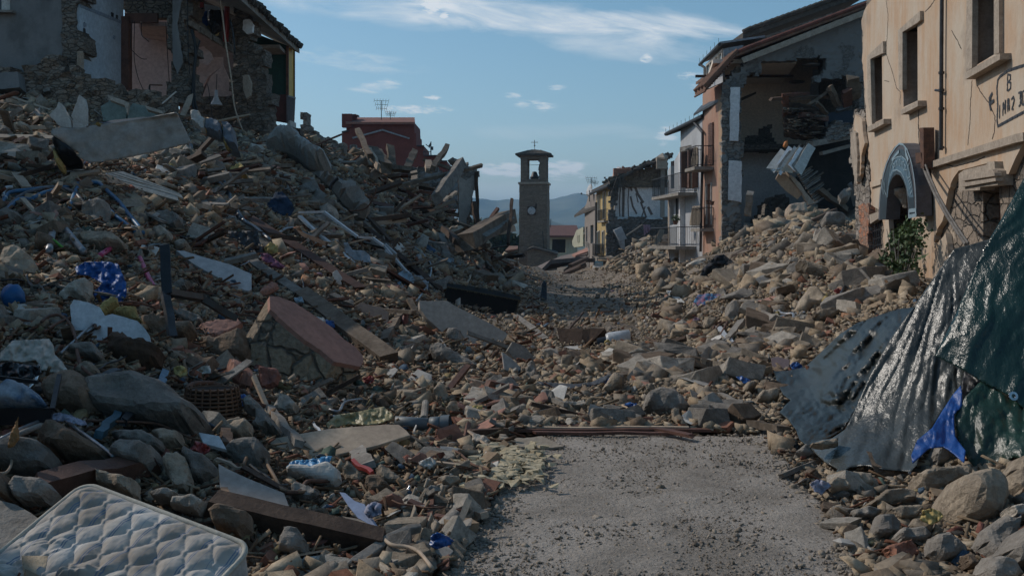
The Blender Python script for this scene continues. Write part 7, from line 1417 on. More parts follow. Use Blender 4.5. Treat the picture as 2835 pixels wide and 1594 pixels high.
MB().tube([c0,c1],.055,16).tube([c1,c1+(c2-c1)*.6],.066,16).tube([c1+(c2-c1)*.55,c2],.075,16,cap=False).build('pipe',M('pvc_grey',(.13,.15,.16),(.1,.115,.125),2,.5,.1),t,smooth=True);MB().tube([H(*K5([(1290,470)])[0],.38),H(*K5([(1300,370)])[0],.35)],.035,10).build('branch',mConc,t);HERO.append(K5([(1100,450),(1440,450),(1440,550),(1100,520)]))
lump('plaster_chunk','thick white plaster slab with a rounded end below the wide brown board','plaster',K5([(435,790),(460,760),(600,770),(700,740),(770,800),(780,870),(740,900),(600,870),(440,820)]),.1,mPlast,lift=.2,rough=.08);cloth('blue_film','torn bright blue plastic film on the thick white plaster slab','plastic film',K5([(430,770),(470,735),(600,720),(720,700),(700,750),(690,800),(600,770),(470,765)]),plane_depth(K5([(560,740),(600,750)]),(0,-.6,.8),.33),M('film_blue',(.06,.22,.42),(.1,.3,.5),4,.35,.3), lambda u,v:fbm(u,v,.09,4,3)*.05,step=3)
lump('concrete_shard','rough grey concrete shard with a straight edge pointing down to the brown board','concrete',K5([(160,360),(210,335),(260,370),(430,575),(380,580),(320,550),(280,570),(220,530),(240,460),(170,420)]),.1,mStone['grey'],lift=.25,rough=.3,round_=.3)
panel('paper_sheet','bluish white printed plastic sheet in the foreground rubble','sheet',K5([(765,925),(800,930),(860,980),(920,1000),(975,1095),(1005,1140),(960,1130),(880,1085),(820,1010)]),(.1,-.5,.85),.006,M('paper_blue',(.42,.46,.58),(.34,.38,.5),2,.5,.1),lift=.22)
panel('paper_sheet','cream board wedge under the bluish sheet','board',K5([(780,1075),(880,1090),(1000,1150),(1050,1195),(1000,1195),(900,1140)]),(.1,-.5,.85),.02,mBoard,lift=.2);lump('tin_can','small crushed shiny tin right of the bluish sheet','tin',K5([(1175,920),(1190,880),(1215,885),(1205,940),(1190,955)]),.03,M('chrome',(0,0,0)),lift=.12,smooth=True)
for q,T,m,lab in (([(780,790),(820,730),(910,820),(918,870),(880,890),(800,850)],.08,'tan','tan brick shaped stone right of the white plaster slab'),([(990,790),(1030,755),(1180,860),(1215,890),(1150,910),(1050,900),(1000,850)],.1,'tan','long tan wedge stone in the foreground rubble'),([(920,900),(930,830),(1010,820),(1090,900),(1090,930),(960,970)],.1,'brown','red brown brick block beside the tan wedge stone'),([(400,1240),(440,1160),(510,1160),(570,1250),(570,1330),(480,1350),(400,1320)],.11,'grey','upright grey stone in the bottom foreground'),
        ([(500,1090),(560,1050),(690,1030),(705,1090),(600,1120)],.08,'brown','rust coloured stone right of the chipboard panel'),([(470,900),(500,865),(640,920),(650,980),(560,1010),(470,960)],.1,'grey','dark grey block below the white plaster slab'),([(50,560),(60,500),(150,475),(220,510),(220,570),(140,600)],.1,'tan','rounded stone left of the concrete shard'),([(30,700),(120,620),(260,600),(330,680),(310,800),(200,830),(90,760)],.14,'grey','layered grey boulder above the chipboard panel'),
        ([(345,440),(400,320),(450,330),(520,400),(500,450),(400,460)],.12,'pale','rough pale boulder under the terracotta coated block'),([(960,340),(1000,310),(1060,350),(1085,400),(1040,440)],.1,'brown','brown stone at the foot of the terracotta coated block'),([(1215,640),(1240,600),(1320,680),(1330,730),(1290,725)],.07,'tan','slim tan stone right of the wide brown board'),([(1370,845),(1420,825),(1510,830),(1520,860),(1460,910),(1400,885)],.06,'tan','flat tan stone beside the yellow insulation')):
    lump('boulder',lab,'boulder',K5(q),T,mStone[m],lift=.1)
R_=random.Random(12)
for k in range(9):
    u,v=K5([(1180+R_.random()*260,900+k*38)])[0];q=[(u+R_.uniform(-6,6),v-32+R_.uniform(-8,8)),(u+R_.uniform(8,20),v-20),(u+R_.uniform(6,18),v+14),(u-4,v+34),(u-R_.uniform(8,18),v+8)]
    cloth('cardboard_strip',['topmost leaf','second leaf','third leaf','fourth leaf','middle leaf','sixth leaf','seventh leaf','eighth leaf','lowest leaf'][k]+' of the torn cardboard bundle at the track edge','cardboard',q,plane_depth(q,(R_.uniform(-.4,.4),-.8,.5),.1),M('cardboard',(.33,.28,.22),(.23,.19,.145),4,.9,.3), lambda u,v:np.sin(u*.25+v*.1)*.03,step=4,group='torn cardboard strips at the track edge',hero=False)
# yellow insulation wool on the track edge: a spread of fluff, one mass
mb=MB()
for k in range(420):
    u=1400+R_.gauss(0,62);v=1298+R_.gauss(0,26)+(u-1400)*-.1;
    if not (1225<u<1545 and 1235<v<1390):continue
    c=H(u,v,.0);s_=R_.uniform(.012,.05);pts=[c+Vector((R_.uniform(-s_,s_)*1.3,R_.uniform(-s_,s_)*1.3,R_.uniform(0,s_)+.02)) for _ in range(9)]
    bm=bmesh.new();[bm.verts.new(x) for x in pts];bmesh.ops.convex_hull(bm,input=bm.verts);bm.verts.index_update();mb.add([x.co for x in bm.verts],[[y.index for y in f.verts] for f in bm.faces]);bm.free()
tag(mb.build('insulation_fluff',M('fluff_yellow',(.50,.43,.30),(.36,.29,.18),8,.95,.8,20),loc=(0,6.8,.05)),None,None,kind='stuff')
# slat pile across the track
for k,(a,b,w,m,lab) in enumerate((((1430,1190),(1960,1190),.07,mWoodR,'long red brown slat, nearest of the bundle across the street'),((1420,1180),(1800,1178),.08,mWoodR,'red brown slat in the middle of the bundle across the street'),((1400,1170),(1760,1172),.07,mBoard,'paler slat at the back of the bundle across the street'),((1640,1150),(1920,1207),.08,mWoodR,'slanting slat lying across the bundle in the street'),((1500,1160),(1640,1164),.06,mWoodR,'short slat at the back left of the bundle'),((1415,1190),(1530,1172),.09,mWoodD,'dark thick plank at the left end of the slat bundle'),((1770,1176),(1960,1180),.06,mWoodD,'short dark slat at the right end of the bundle'),((1450,1183),(1900,1184),.05,mBoard,'thin pale slat inside the bundle across the street'),((1480,1197),(1880,1199),.05,mWoodR,'lowest thin slat of the bundle across the street'),((1560,1163),(1850,1170),.05,mWoodR,'thin slat behind the slanting one in the street'),((2075,1172),(2160,1190),.10,mTim,'splintered timber end lying right of the slat bundle'))):
    bm_('wooden_slat',lab,'slat',a,b,w,.025,m,lift=.04+.025*(k % 4),roll=0,jit=.006,hero=False)
panel('torn_cardboard','flattened brown cardboard on the track left of the slat bundle','cardboard',[(1380,1208),(1450,1212),(1500,1206),(1560,1235),(1500,1240),(1440,1236)],(0,-.15,.98),.015,M('cardboard',(0,0,0)),lift=.05,rag=.8)
panel('crushed_bottle','crushed clear plastic bottle lying on the track at the bottom right','bottle',K8([(480,1425),(510,1412),(560,1415),(562,1435),(520,1445),(485,1440)]),(0,-.3,.95),.02,M('bag_blue',(0,0,0)),lift=.03,rag=.4)
# ------------------------------------------------------------------ right side: tarpaulins, stones, plant, cloths
def tarp_mat(name,c,c2,rough=.22):
    """woven polythene sheet: glossy, with a fine crinkle that breaks the highlights"""
    m=bpy.data.materials.new(name);m.use_nodes=True;nt=m.node_tree;N=nt.nodes;L=nt.links;B=N['Principled BSDF'];tc=N.new('ShaderNodeTexCoord')
    def nz(s,d,st=(1,1,1)):
        mp=N.new('ShaderNodeMapping');mp.inputs['Scale'].default_value=st;L.new(tc.outputs['Object'],mp.inputs[0]);n=N.new('ShaderNodeTexNoise');n.inputs['Scale'].default_value=s;n.inputs['Detail'].default_value=d;n.inputs['Roughness'].default_value=.6;L.new(mp.outputs[0],n.inputs['Vector']); return n.outputs['Fac']
    a=nz(1.6,7);r=N.new('ShaderNodeValToRGB');r.color_ramp.elements[0].position=.35;r.color_ramp.elements[1].position=.68;r.color_ramp.elements[0].color=lin(c2);r.color_ramp.elements[1].color=lin(c);L.new(a,r.inputs[0]);L.new(r.outputs[0],B.inputs['Base Color'])
    B.inputs['Roughness'].default_value=rough;B.inputs['Specular IOR Level'].default_value=.42;b1=nz(17,5,(1.6,1,.45));b2=nz(55,3);ad=N.new('ShaderNodeMath');ad.operation='MULTIPLY_ADD';L.new(b2,ad.inputs[0]);ad.inputs[1].default_value=.35;L.new(b1,ad.inputs[2]);B.inputs['Metallic'].default_value=0
    bp=N.new('ShaderNodeBump');bp.inputs['Strength'].default_value=.9;bp.inputs['Distance'].default_value=.009;L.new(ad.outputs[0],bp.inputs['Height']);L.new(bp.outputs[0],B.inputs['Normal']); return m
def folds(pull,amp,k=1.0,seed=1,freq=26,fine=.25):
    """folds radiating from a pinned point, plus small creases"""
    def f(u,v):
        du=u-pull[0];dv=v-pull[1];a=np.arctan2(dv,du);r=np.hypot(du,dv)
        n1=fbm(a*freq*.18+fbm(u,v,.004,2,seed)*.8,r*.0022,1,3,seed+1);rid=1-np.abs(n1)*3.2
        cr=1-np.abs(fbm(u,v,.011,4,seed+5))*4
        return amp*(rid*np.clip(r/260,.15,1)*.8+fine*.6*cr+.9*fbm(u,v,.007,3,seed+9))
    return f
def crease(ang,fa,fc,amp,seed,small=.3):
    c,q=math.cos(ang),math.sin(ang)
    def f(u,v):
        a=u*c+v*q;b=-u*q+v*c;w=fbm(u,v,.004,3,seed+7)*60
        return amp*(1.2-np.abs(fbm(a*fa,(b+w)*fc,1,4,seed))*4.5+small*(1-np.abs(fbm(u,v,.03,3,seed+2))*4)+fbm(u,v,.006,2,seed+4))
    return f
hY= lambda u,v,k:[u,v,H(u,v).y*k]
mTG=tarp_mat('tarp_green',(.010,.035,.030),(.006,.02,.018));mTS=tarp_mat('tarp_silver',(.085,.09,.083),(.035,.038,.035),.24);mTK=tarp_mat('tarp_dark_green',(.022,.025,.021),(.010,.013,.011),.38);mTB=tarp_mat('tarp_blue',(.015,.08,.30),(.01,.05,.2),.4);mTD=tarp_mat('tarp_bottle_green',(.018,.055,.035),(.008,.022,.016),.28)
d1=tps2([hY(2143,1029,.96),hY(2230,1017,.95),[2330,925,11.0],[2440,870,10.6],[2530,855,10.0],[2560,850,9.5],[2485,920,9.3],[2430,1010,9.0],[2380,1100,8.7],[2340,1180,8.3],hY(2240,1238,.93),hY(2210,1190,.94),hY(2160,1145,.95),[2300,1060,9.6],[2360,980,9.9],[2230,1100,9.9]])
cloth('tarpaulin','dark crumpled tarpaulin covering the foot of the right heap, furthest left of the sheets','tarpaulin',K8([(60,625),(120,622),(190,608),(240,560),(330,475),(400,430),(500,395),(560,375),(645,365),(600,440),(560,520),(500,620),(430,720),(380,800),(340,860),(290,890),(200,930),(165,900),(150,860),(120,820),(85,790),(110,760),(130,742),(100,720),(80,680)]),d1,mTK,crease(2.5,.0045,.018,.10,3,.4),step=5)
tpl= lambda pts,Y0,u0,v0,n=(-.72,-.45,.53):[[u,v,Y0*(n[0]*(u0-CU)/F+n[1]+n[2]*(HV-v0)/F)/(n[0]*(u-CU)/F+n[1]+n[2]*(HV-v)/F)] for u,v in pts]
d2=tps2(tpl([(2642,689),(2500,950),(2430,1060),(2400,1150),(2350,1150),(2570,830)],7.6,2400,1150)+tpl([(2735,668),(2800,780),(2660,850),(2600,985),(2670,1020),(2640,1120),(2540,1120)],7.62,2500,950,(-.4,-.75,.5))+[[2245,1245,7.7],[2300,1320,7.1],[2400,1300,7.0],[2530,1290,6.85],[2570,1200,7.05]])
cloth('tarpaulin','silver grey tarpaulin drawn up to a pinned peak below the peach wall','tarpaulin',K8([(790,130),(860,112),(935,92),(1000,80),(1000,300),(900,420),(840,620),(822,690),(760,760),(700,850),(660,930),(640,1005),(615,1030),(500,1020),(430,1005),(370,1012),(300,1055),(322,1020),(270,992),(235,960),(205,930),(240,905),(300,895),(350,860),(390,780),(450,640),(530,500),(600,400),(680,290),(740,200)]),d2,mTS, lambda u,v:folds((2642,640),.016,seed=7,freq=90,fine=.4)(u,v)+crease(2.2,.002,.008,.02,5,.12)(u,v),step=5)
panel('grommet','small brass eyelet at the lower hem of the silver grey tarpaulin','eyelet',[(2519+4*math.cos(a/6*math.pi),1308+4*math.sin(a/6*math.pi)) for a in range(12)],(0,-1,.3),.01,mMetal,Y=6.55,hero=False,holes=[[(2519+1.8*math.cos(a/4*math.pi),1308+1.8*math.sin(a/4*math.pi)) for a in range(8)]])
d5=tps2([[2673,1022,7.25],[2720,1055,7.1],[2660,1200,7.05],[2685,1300,6.9],[2640,1100,7.15]])
cloth('tarpaulin','narrow black sheet filling the shaded gap between the blue and the bottle green sheets','tarpaulin',K8([(832,612),(905,662),(850,710),(810,780),(800,850),(850,960),(880,1040),(840,1020),(815,960),(770,900),(780,800),(815,700)]),d5,mBlackP,folds((2670,1020),.05,seed=5,freq=20),step=6)  # black sheet stands in for the shade of the gap between the tarpaulins
d6=tps2([[2660,1073,7.0],[2640,1200,6.75],[2525,1275,6.65],[2660,1275,6.4],[2600,1180,6.85]])
cloth('tarpaulin','blue tarpaulin corner wrapped over a stone at the right','tarpaulin',K8([(815,680),(826,760),(786,795),(790,880),(832,940),(825,990),(790,955),(745,925),(690,932),(655,960),(620,992),(616,960),(640,900),(700,850),(742,780),(785,715)]),d6,mTB,folds((2665,1050),.07,seed=4,freq=20,fine=.6),step=4)
d4=tps2([[2718,1058,6.95],[2835,1130,6.75],[2640,1165,6.85],[2720,1300,6.6],[2790,1290,6.5],[2835,1270,6.4],[3100,1300,6.2],[3100,1120,6.3],[2740,1180,6.7]])
cloth('tarpaulin','bottle green tarpaulin flap hanging below the large green sheet','tarpaulin',K8([(905,660),(950,690),(1060,750),(1300,880),(1450,1000),(1400,1100),(1100,980),(1030,970),(960,1020),(895,1040),(850,985),(812,910),(792,845),(796,790),(840,720)]),d4,mTD,crease(1.9,.004,.012,.025,8,.2),step=6)
d3=tps2(tpl([(2835,495),(2776,600),(2735,668),(2700,740),(2650,860),(2591,984),(2690,880)],7.2,2591,984)+tpl([(2800,900),(2835,800),(2835,1000),(2835,1130),(2740,1040),(3200,600),(3200,150),(3100,1250),(2930,500)],7.0,2740,930,(-.35,-.8,.45)))
t=thing('tarpaulin','large glossy green tarpaulin rising to the right edge of the picture','tarpaulin',(4.2,8,.8))
cloth('sheet',None,None,[(2835,492),(2776,600),(2733,672),(2700,740),(2648,865),(2588,985),(2610,995),(2636,1008),(2673,1028),(2720,1058),(2755,1075),(2790,1092),(2835,1130),(3200,1320),(3300,900),(3300,120),(2950,310)],d3,mTG,crease(2.1,.002,.009,.02,11,.12),step=7,parent=t);HERO.append([(2835,450),(2588,985),(2835,1140),(3300,1300),(3300,100)])
MB().lathe([(.012,-.006),(.014,.006),(.03,.006),(.032,-.004),(.012,-.006)],P(2805,1096,6.62),(Vector((1,0,0)),Vector((0,.3,1)).normalized(),Vector((0,-1,.3)).normalized()),18).build('grommet',M('chrome',(0,0,0)),t)
for q,T,m,lab in (([(740,1130),(760,1080),(850,1045),(930,1050),(965,1090),(965,1180),(930,1250),(860,1282),(790,1260),(750,1200)],.22,'tan','largest round boulder in the right foreground below the blue sheet'),([(618,1055),(640,1040),(760,1015),(830,1008),(855,1040),(830,1075),(720,1115),(650,1128),(628,1100)],.14,'tan','long smooth boulder just under the blue sheet'),([(985,1040),(1020,985),(1071,978),(1120,1000),(1120,1140),(1040,1150),(1000,1110)],.15,'tan','rough boulder cut by the right frame edge under the green flap'),
        ([(348,1050),(370,1035),(448,1042),(455,1095),(440,1110),(370,1105)],.1,'tan','squared pale block under the hem of the silver tarpaulin'),([(253,1100),(290,1060),(340,1062),(362,1100),(350,1120),(280,1130)],.1,'tan','rounded stone left of the squared block at the track edge'),([(135,960),(180,925),(235,935),(235,975),(170,983)],.1,'grey','grey stone at the left hem of the silver tarpaulin'),([(440,1165),(500,1110),(580,1105),(628,1120),(620,1160),(520,1172)],.12,'tan','wide stone below the hem eyelet of the silver tarpaulin'),
        ([(515,1190),(560,1170),(640,1170),(655,1190),(620,1225),(550,1235)],.1,'tan','oval stone left of the largest round boulder'),([(450,1260),(470,1210),(530,1200),(575,1240),(560,1290),(480,1305),(450,1290)],.1,'grey','grey stone between the track and the oval stone'),([(540,1290),(570,1260),(650,1255),(690,1290),(660,1318),(560,1320)],.09,'grey','grey stone above the red brick at the bottom right'),([(680,1300),(740,1280),(830,1340),(820,1395),(720,1400),(680,1360)],.12,'grey','flat grey slab stone right of the red brick'),
        ([(870,1330),(890,1270),(970,1215),(1045,1220),(1040,1270),(960,1380),(900,1400)],.14,'grey','dark pitted boulder at the bottom right corner'),([(945,1370),(1000,1290),(1071,1250),(1130,1250),(1130,1460),(980,1440)],.16,'grey','slanting grey block cut by the bottom right corner'),([(870,1448),(900,1375),(1000,1390),(1060,1448),(1000,1500),(900,1500)],.12,'grey','lowest grey block at the bottom right edge'),([(815,1370),(850,1355),(885,1380),(880,1420),(830,1420)],.07,'brown','small brown stone left of the dark pitted boulder'),
        ([(680,980),(700,930),(760,925),(815,960),(810,1010),(700,1020)],.14,'grey','grey boulder peeping out from under the blue sheet'),([(600,1250),(620,1220),(680,1215),(702,1245),(680,1280),(620,1275)],.08,'tan','tan stone between the grey stone and the largest round boulder'),([(370,1185),(440,1175),(500,1190),(440,1225),(380,1215)],.08,'grey','flat stone at the right edge of the gravel track'),([(990,1180),(1030,1170),(1100,1180),(1100,1220),(1010,1220)],.1,'pale','pale stone at the right edge above the dark pitted boulder'),
        ([(195,920),(240,910),(316,895),(320,925),(260,935)],.05,'tan','flat ochre stone lying on the silver tarpaulin hem'),([(245,790),(300,750),(330,760),(280,800)],.06,'tan','small stone weighing down the dark crumpled tarpaulin'),([(475,860),(490,822),(508,828),(500,855)],.03,'brown','little stone sticking on the silver tarpaulin')):
    lump('boulder',lab,'boulder',K8(q),T,mStone[m],lift=.1,Y=7.4 if lab.startswith('flat ochre') else 9.1 if 'dark crumpled' in lab else 8.3 if lab.startswith('little') else 7.0 if 'peeping' in lab else None)
lump('red_brick','broken red brick lying at the bottom right edge of the track','brick',K8([(498,1345),(520,1325),(600,1308),(640,1350),(635,1372),(530,1385)]),.06,mBrick,lift=.08,round_=.3);bm_('splintered_wood','splintered stick lying before the silver tarpaulin hem','stick',K8([(90,1045)])[0],K8([(255,985)])[0],.05,.03,mWoodG,lift=.05,jit=.01)
# right heap belongings
for nm,cat,lab,q,m,amp in (('cloth_bundle','cloth','pink and blue patterned cloth bundle lying in the right heap',[(715,520),(740,480),(800,472),(880,478),(870,510),(830,550),(760,568),(712,550)],M('cloth_pattern',(.38,.16,.22),(.08,.22,.38),9,.9,.4,thr=(.44,.56)),.10),
        ('dark_tarpaulin','tarpaulin','black felt sheet heaped below the pink house',[(745,385),(770,320),(850,240),(900,232),(960,280),(980,310),(900,350),(820,372)],M('felt_black',(.035,.033,.036),(.02,.019,.02),4,.9,.4),.3),('blue_rag','plastic','scrap of bright blue plastic between stones across the street mouth',[(975,985),(1010,980),(1065,1005),(1060,1022),(1020,1025)],mBlueP,.05)):
    q=K7(q);cloth(nm,lab,cat,q,plane_depth(q,(-.1,-.7,.7),.3),m, lambda u,v,amp=amp:fbm(u,v,.07,4,3)*amp,step=3)
for nm,cat,lab,q,T,m,rg in (('wool_heap','wool','fluffy pale heap of mattress wool on the right heap',[(1330,590),(1360,520),(1400,470),(1430,430),(1470,450),(1510,490),(1525,545),(1510,590),(1440,600),(1380,632)],.22,M('wool',(.40,.33,.25),(.28,.22,.16),7,.98,1.0,16),.5),('green_bottle','bottle','small turquoise plastic bottle near the fluffy wool heap',[(1540,450),(1545,420),(1565,412),(1580,425),(1580,460),(1555,466)],.05,M('turquoise',(.05,.26,.21),(.04,.2,.16),3,.4,.1),.05),('stone_block','stone','long hewn stone block below the turquoise bottle on the right heap',[(1340,300),(1360,280),(1440,300),(1540,340),(1540,400),(1500,400),(1400,350)],.25,mStone['tan'],.15),
        ('stone_block','stone','rounded stone at the left end of the long hewn block',[(1280,290),(1300,262),(1350,265),(1360,300),(1330,318),(1290,312)],.2,mStone['pale'],.2),('white_sack','sack','whitish sack lying high on the right heap',[(1235,180),(1260,145),(1290,145),(1290,180),(1260,220),(1235,215)],.2,mPlast,.15),('stone_block','stone','big squared block at the top of the right heap',[(1490,40),(1520,-5),(1600,0),(1640,30),(1640,70),(1580,90),(1500,80)],.35,mStone['grey'],.2),('stone_block','stone','dark dusty conical stone behind the coil of rods',[(900,640),(910,560),(940,535),(985,540),(1000,600),(990,660),(950,680)],.22,mStone['grey'],.2),
        ('stone_block','stone','large grey dust covered boulder before the slat bundle',[(395,1180),(420,1100),(500,1070),(600,1090),(650,1150),(690,1200),(640,1240),(500,1235),(400,1215)],.22,mStone['grey'],.3),('stone_block','stone','angular stone left of the large dust covered boulder',[(130,1100),(200,990),(240,985),(275,1040),(260,1090),(180,1120)],.2,mStone['tan'],.3),('stone_block','stone','flat topped tan boulder right of the blue scrap',[(1085,1130),(1120,1090),(1200,1075),(1240,1090),(1230,1140),(1170,1170),(1095,1160)],.16,mStone['tan'],.2),
        ('stone_block','stone','upright rounded stone left of the flat topped tan boulder',[(1012,1090),(1025,1040),(1070,1022),(1100,1040),(1080,1080),(1030,1112)],.14,mStone['tan'],.2),('stone_block','stone','light standing brick shaped stone behind the slat bundle',[(575,1190),(590,1180),(628,1185),(630,1265),(580,1268)],.05,mStone['tan'],.1),('stone_block','stone','grey block before the coil of rods on the right heap',[(765,700),(775,640),(830,635),(860,660),(830,700),(790,715)],.2,mStone['tan'],.2),('stone_block','stone','large wedge stone left of the pink cloth bundle',[(640,640),(690,580),(720,560),(760,580),(740,620),(680,650)],.25,mStone['tan'],.3),
        ('stone_block','stone','wide flat boulder right of the fluffy wool heap',[(1430,630),(1470,595),(1560,585),(1610,610),(1560,650),(1480,660)],.2,mStone['tan'],.3)):
    lump(nm,lab,cat,K7(q),T,m,lift=.15,rough=rg,smooth=nm in ('wool_heap','white_sack','green_bottle'))
panel('mauve_tile','mauve floor slab piece leaning at the tip of the dark tarpaulin','slab',K7([(1190,870),(1230,860),(1305,880),(1305,940),(1260,955),(1200,940)]),(-.3,-.8,.5),.04,M('tile_mauve',(.24,.18,.185),(.19,.145,.15),2,.7,.1),lift=.2,rag=.3);panel('mauve_tile','mauve slab shard in the middle of the street mouth rubble','slab',K7([(725,960),(760,948),(810,965),(812,1000),(780,1008),(740,990)]),(-.1,-.6,.8),.03,M('tile_mauve',(0,0,0)),lift=.12,rag=.3)
panel('pale_board','pale lath panel lying below the pink house','board',K7([(662,350),(720,312),(768,325),(745,370),(700,368)]),(-.2,-.6,.8),.06,mBoard,lift=.3,rag=.3);panel('pale_board','pale cardboard piece above the pink cloth bundle','cardboard',K7([(668,505),(690,480),(740,455),(756,470),(720,498)]),(-.2,-.5,.8),.03,mBoard,lift=.25,rag=.4)
for pts,r,m,lab in (([(830,760),(830,700),(860,655),(920,640),(900,690),(880,730),(870,780)],.022,mRust,'rusty coil of reinforcing rods on the right heap'),([(845,770),(845,710),(880,660),(950,640)],.022,mRust,'second loop of the rusty rods beside the coil'),([(780,790),(840,770),(930,790),(1020,740),(1080,690),(1110,680)],.022,mRust,'long rusty rod sweeping right from the coil'),([(1585,570),(1640,440),(1700,320),(1760,240),(1782,190)],.03,mCable,'dark cable running from the brick corner down the right heap'),([(1620,260),(1640,160),(1665,115),(1660,150)],.04,mRed,'bent red rod near the brick corner'),([(1650,280),(1700,275),(1740,300),(1760,380)],.02,mCable,'thin dark cable loop near the brick corner'),([(1250,590),(1220,555),(1215,580),(1280,600),(1330,600),(1325,650)],.03,mMetal,'bent light metal strip left of the fluffy wool heap'),([(1410,470),(1460,455),(1500,470),(1530,490),(1520,520)],.05,mFoam,'yellow rubber pipe curling over the wool heap'),([(1170,740),(1180,690),(1185,640)],.035,mBlackP,'black bent bar sticking up right of the coil')):
    pipe('bent_rod',lab,'rod',K7(pts),r,m,lift=.45,n=6)
for a,b,w,m,lab in (((865,682),(942,780),.1,mWhiteM,'white batten leaning on the rusty coil'),((1010,640),(905,780),.14,mWoodG,'grey plank crossing the white batten'),((555,455),(640,535),.14,mPlast,'white batten above the wedge stone on the right heap'),((600,780),(700,835),.1,mWoodG,'grey board in the rubble before the right heap'),((1000,520),(1155,515),.1,mWoodG,'pale stick lying flat left of the wool heap'),((425,745),(575,800),.08,mWoodD,'dark charred plank in the street rubble'),((735,262),(1060,225),.3,mTim,'long roof beam lying along the foot of the pink house'),((1070,1275),(1255,1310),.12,mTim,'split timber lying at the left tip of the dark tarpaulin'),((1560,530),(1782,485),.08,mMetalD,'thin iron bar lying before the climbing plant'),((1400,590),(1240,615),.05,mMetal,'short metal bar before the wool heap'),((960,250),(1080,180),.14,mWoodD,'dark plank behind the black felt sheet'),((1055,1185),(870,1090),.06,mWoodG,'grey lath left of the upright rounded stone'),((480,30),(620,60),.0001,mWoodG,None),((380,390),(760,240),.0001,mWoodG,None)):
    if lab:bm_('timber',lab,'timber',K7([a])[0],K7([b])[0],w,w*.5,m,lift=.3)
# interior wreckage of the gutted house
def C6p(l,Y,n,nm,lab,cat,m,th=.1,rag=.6): return panel(nm,lab,cat,C6(l),n,th,m,Y=Y,rag=rag,hero=False)
C6p([(95,945),(130,880),(190,890),(360,1085),(310,1140),(200,1060)],44.5,(-.2,-.8,-.3),'ceiling_panel','pale ceiling panel hanging edge down in the gutted house','panel',mBoard,.15);C6p([(200,860),(330,970),(400,1080),(490,1175),(420,1190),(360,1080),(250,940)],44.3,(0,-1,.1),'torn_edge','curved torn beam beside the hanging ceiling panel','beam',mTrim,.25)
t=thing('tipped_boards','fan of whitish boards tipped forward out of the gutted house','boards',P(2190,450,44))
for k in range(9):a,b=C6([(52+k*33,845+(k % 3)*8-k),(185+k*32,668-k*5+(k % 2)*14)]);MB().beam(P(*a,43.6),P(*b,44.6),.42,.05,.5+.05*k,3,.02).build('board',[mPlast,mBoard,mIntW,mWoodG][(k*5)% 4],t)
C6p([(600,290),(860,265),(860,380),(610,470),(590,330)],46,(0,-1,.1),'dark_cabinet','dark blue cabinet standing on the broken upper floor of the gutted house','cabinet',M('navy',(.012,.022,.04),(.008,.015,.028),3,.6,.1),.8,.2);C6p([(575,290),(600,290),(615,470),(590,500)],45.9,(-.3,-1,0),'cabinet_edge','light side panel left of the dark blue cabinet','panel',mGrey,.1,.2)
C6p([(690,260),(710,215),(810,205),(820,240),(710,272)],45.9,(0,-.9,.4),'blue_box','small blue grey box on top of the dark cabinet','box',mMetal,.4,.2)
t=thing('fallen_masonry','grey lump of masonry lying in front of the dark blue cabinet','masonry',P(2330,370,45.4));rough_wall(Pl(0,45.3,1,0),C6([(600,480),(680,370),(790,365),(860,400),(850,500),(700,560),(480,600),(420,600),(440,560),(600,510)]),mRubD,'stones',t,.9,.11,.12)
t=thing('broken_floor','sagging dark floor with broken laths in the gutted house','floor',P(2250,470,45.5));C_=MB();dp=Pl(0,46.9,1,0);wall(dp,C6([(440,620),(800,540),(830,620),(850,900),(880,1240),(700,1240),(500,1180),(400,1060),(300,920),(400,780)]),mDark,'void_shade',t,.2)  # near-black sheet painted as the shade of the hollow behind the laths
MB().beam(P(*C6([(430,600)])[0],45.2),P(*C6([(830,520)])[0],46),.5,.25).beam(P(*C6([(540,690)])[0],45.4),P(*C6([(830,610)])[0],46),.25,.15).build('slab_edge',mConc,t)
R_=random.Random(9)
for k in range(17):
    x0=310+k*11+R_.uniform(-6,6);y0=900+k*17;L_=R_.uniform(110,190);MB().beam(P(*C6([(x0,y0)])[0],44.9),P(*C6([(x0+L_,y0-L_*R_.uniform(.55,.8))])[0],46.4),.09,.05,0,3,.02).build('lath',mWoodG if k % 3 else mTim,t)
t=thing('lath_bundle','thick brown bundle of broken ceiling laths in the gutted house','laths',P(2190,360,45.5));mb=MB();mb2=MB()
for k in range(150):x=R_.uniform(165,480);y=R_.uniform(250,520)+(x-300)*.1;L_=R_.uniform(40,130);(mb if k % 2 else mb2).beam(P(*C6([(x,y)])[0],R_.uniform(44.8,46)),P(*C6([(x+L_,y+R_.uniform(-14,22))])[0],R_.uniform(45,46.2)),R_.uniform(.05,.1),.05,R_.random(),2,.01)
mb.build('laths',mTim,t);mb2.build('darker_laths',mWoodD,t);wall(Pl(0,46.4,1,0),jag(C6([(180,290),(240,190),(420,210),(600,300),(580,500),(400,560),(190,520)]),2,8,seed=3),mWoodD,'laths_core',t,.3)
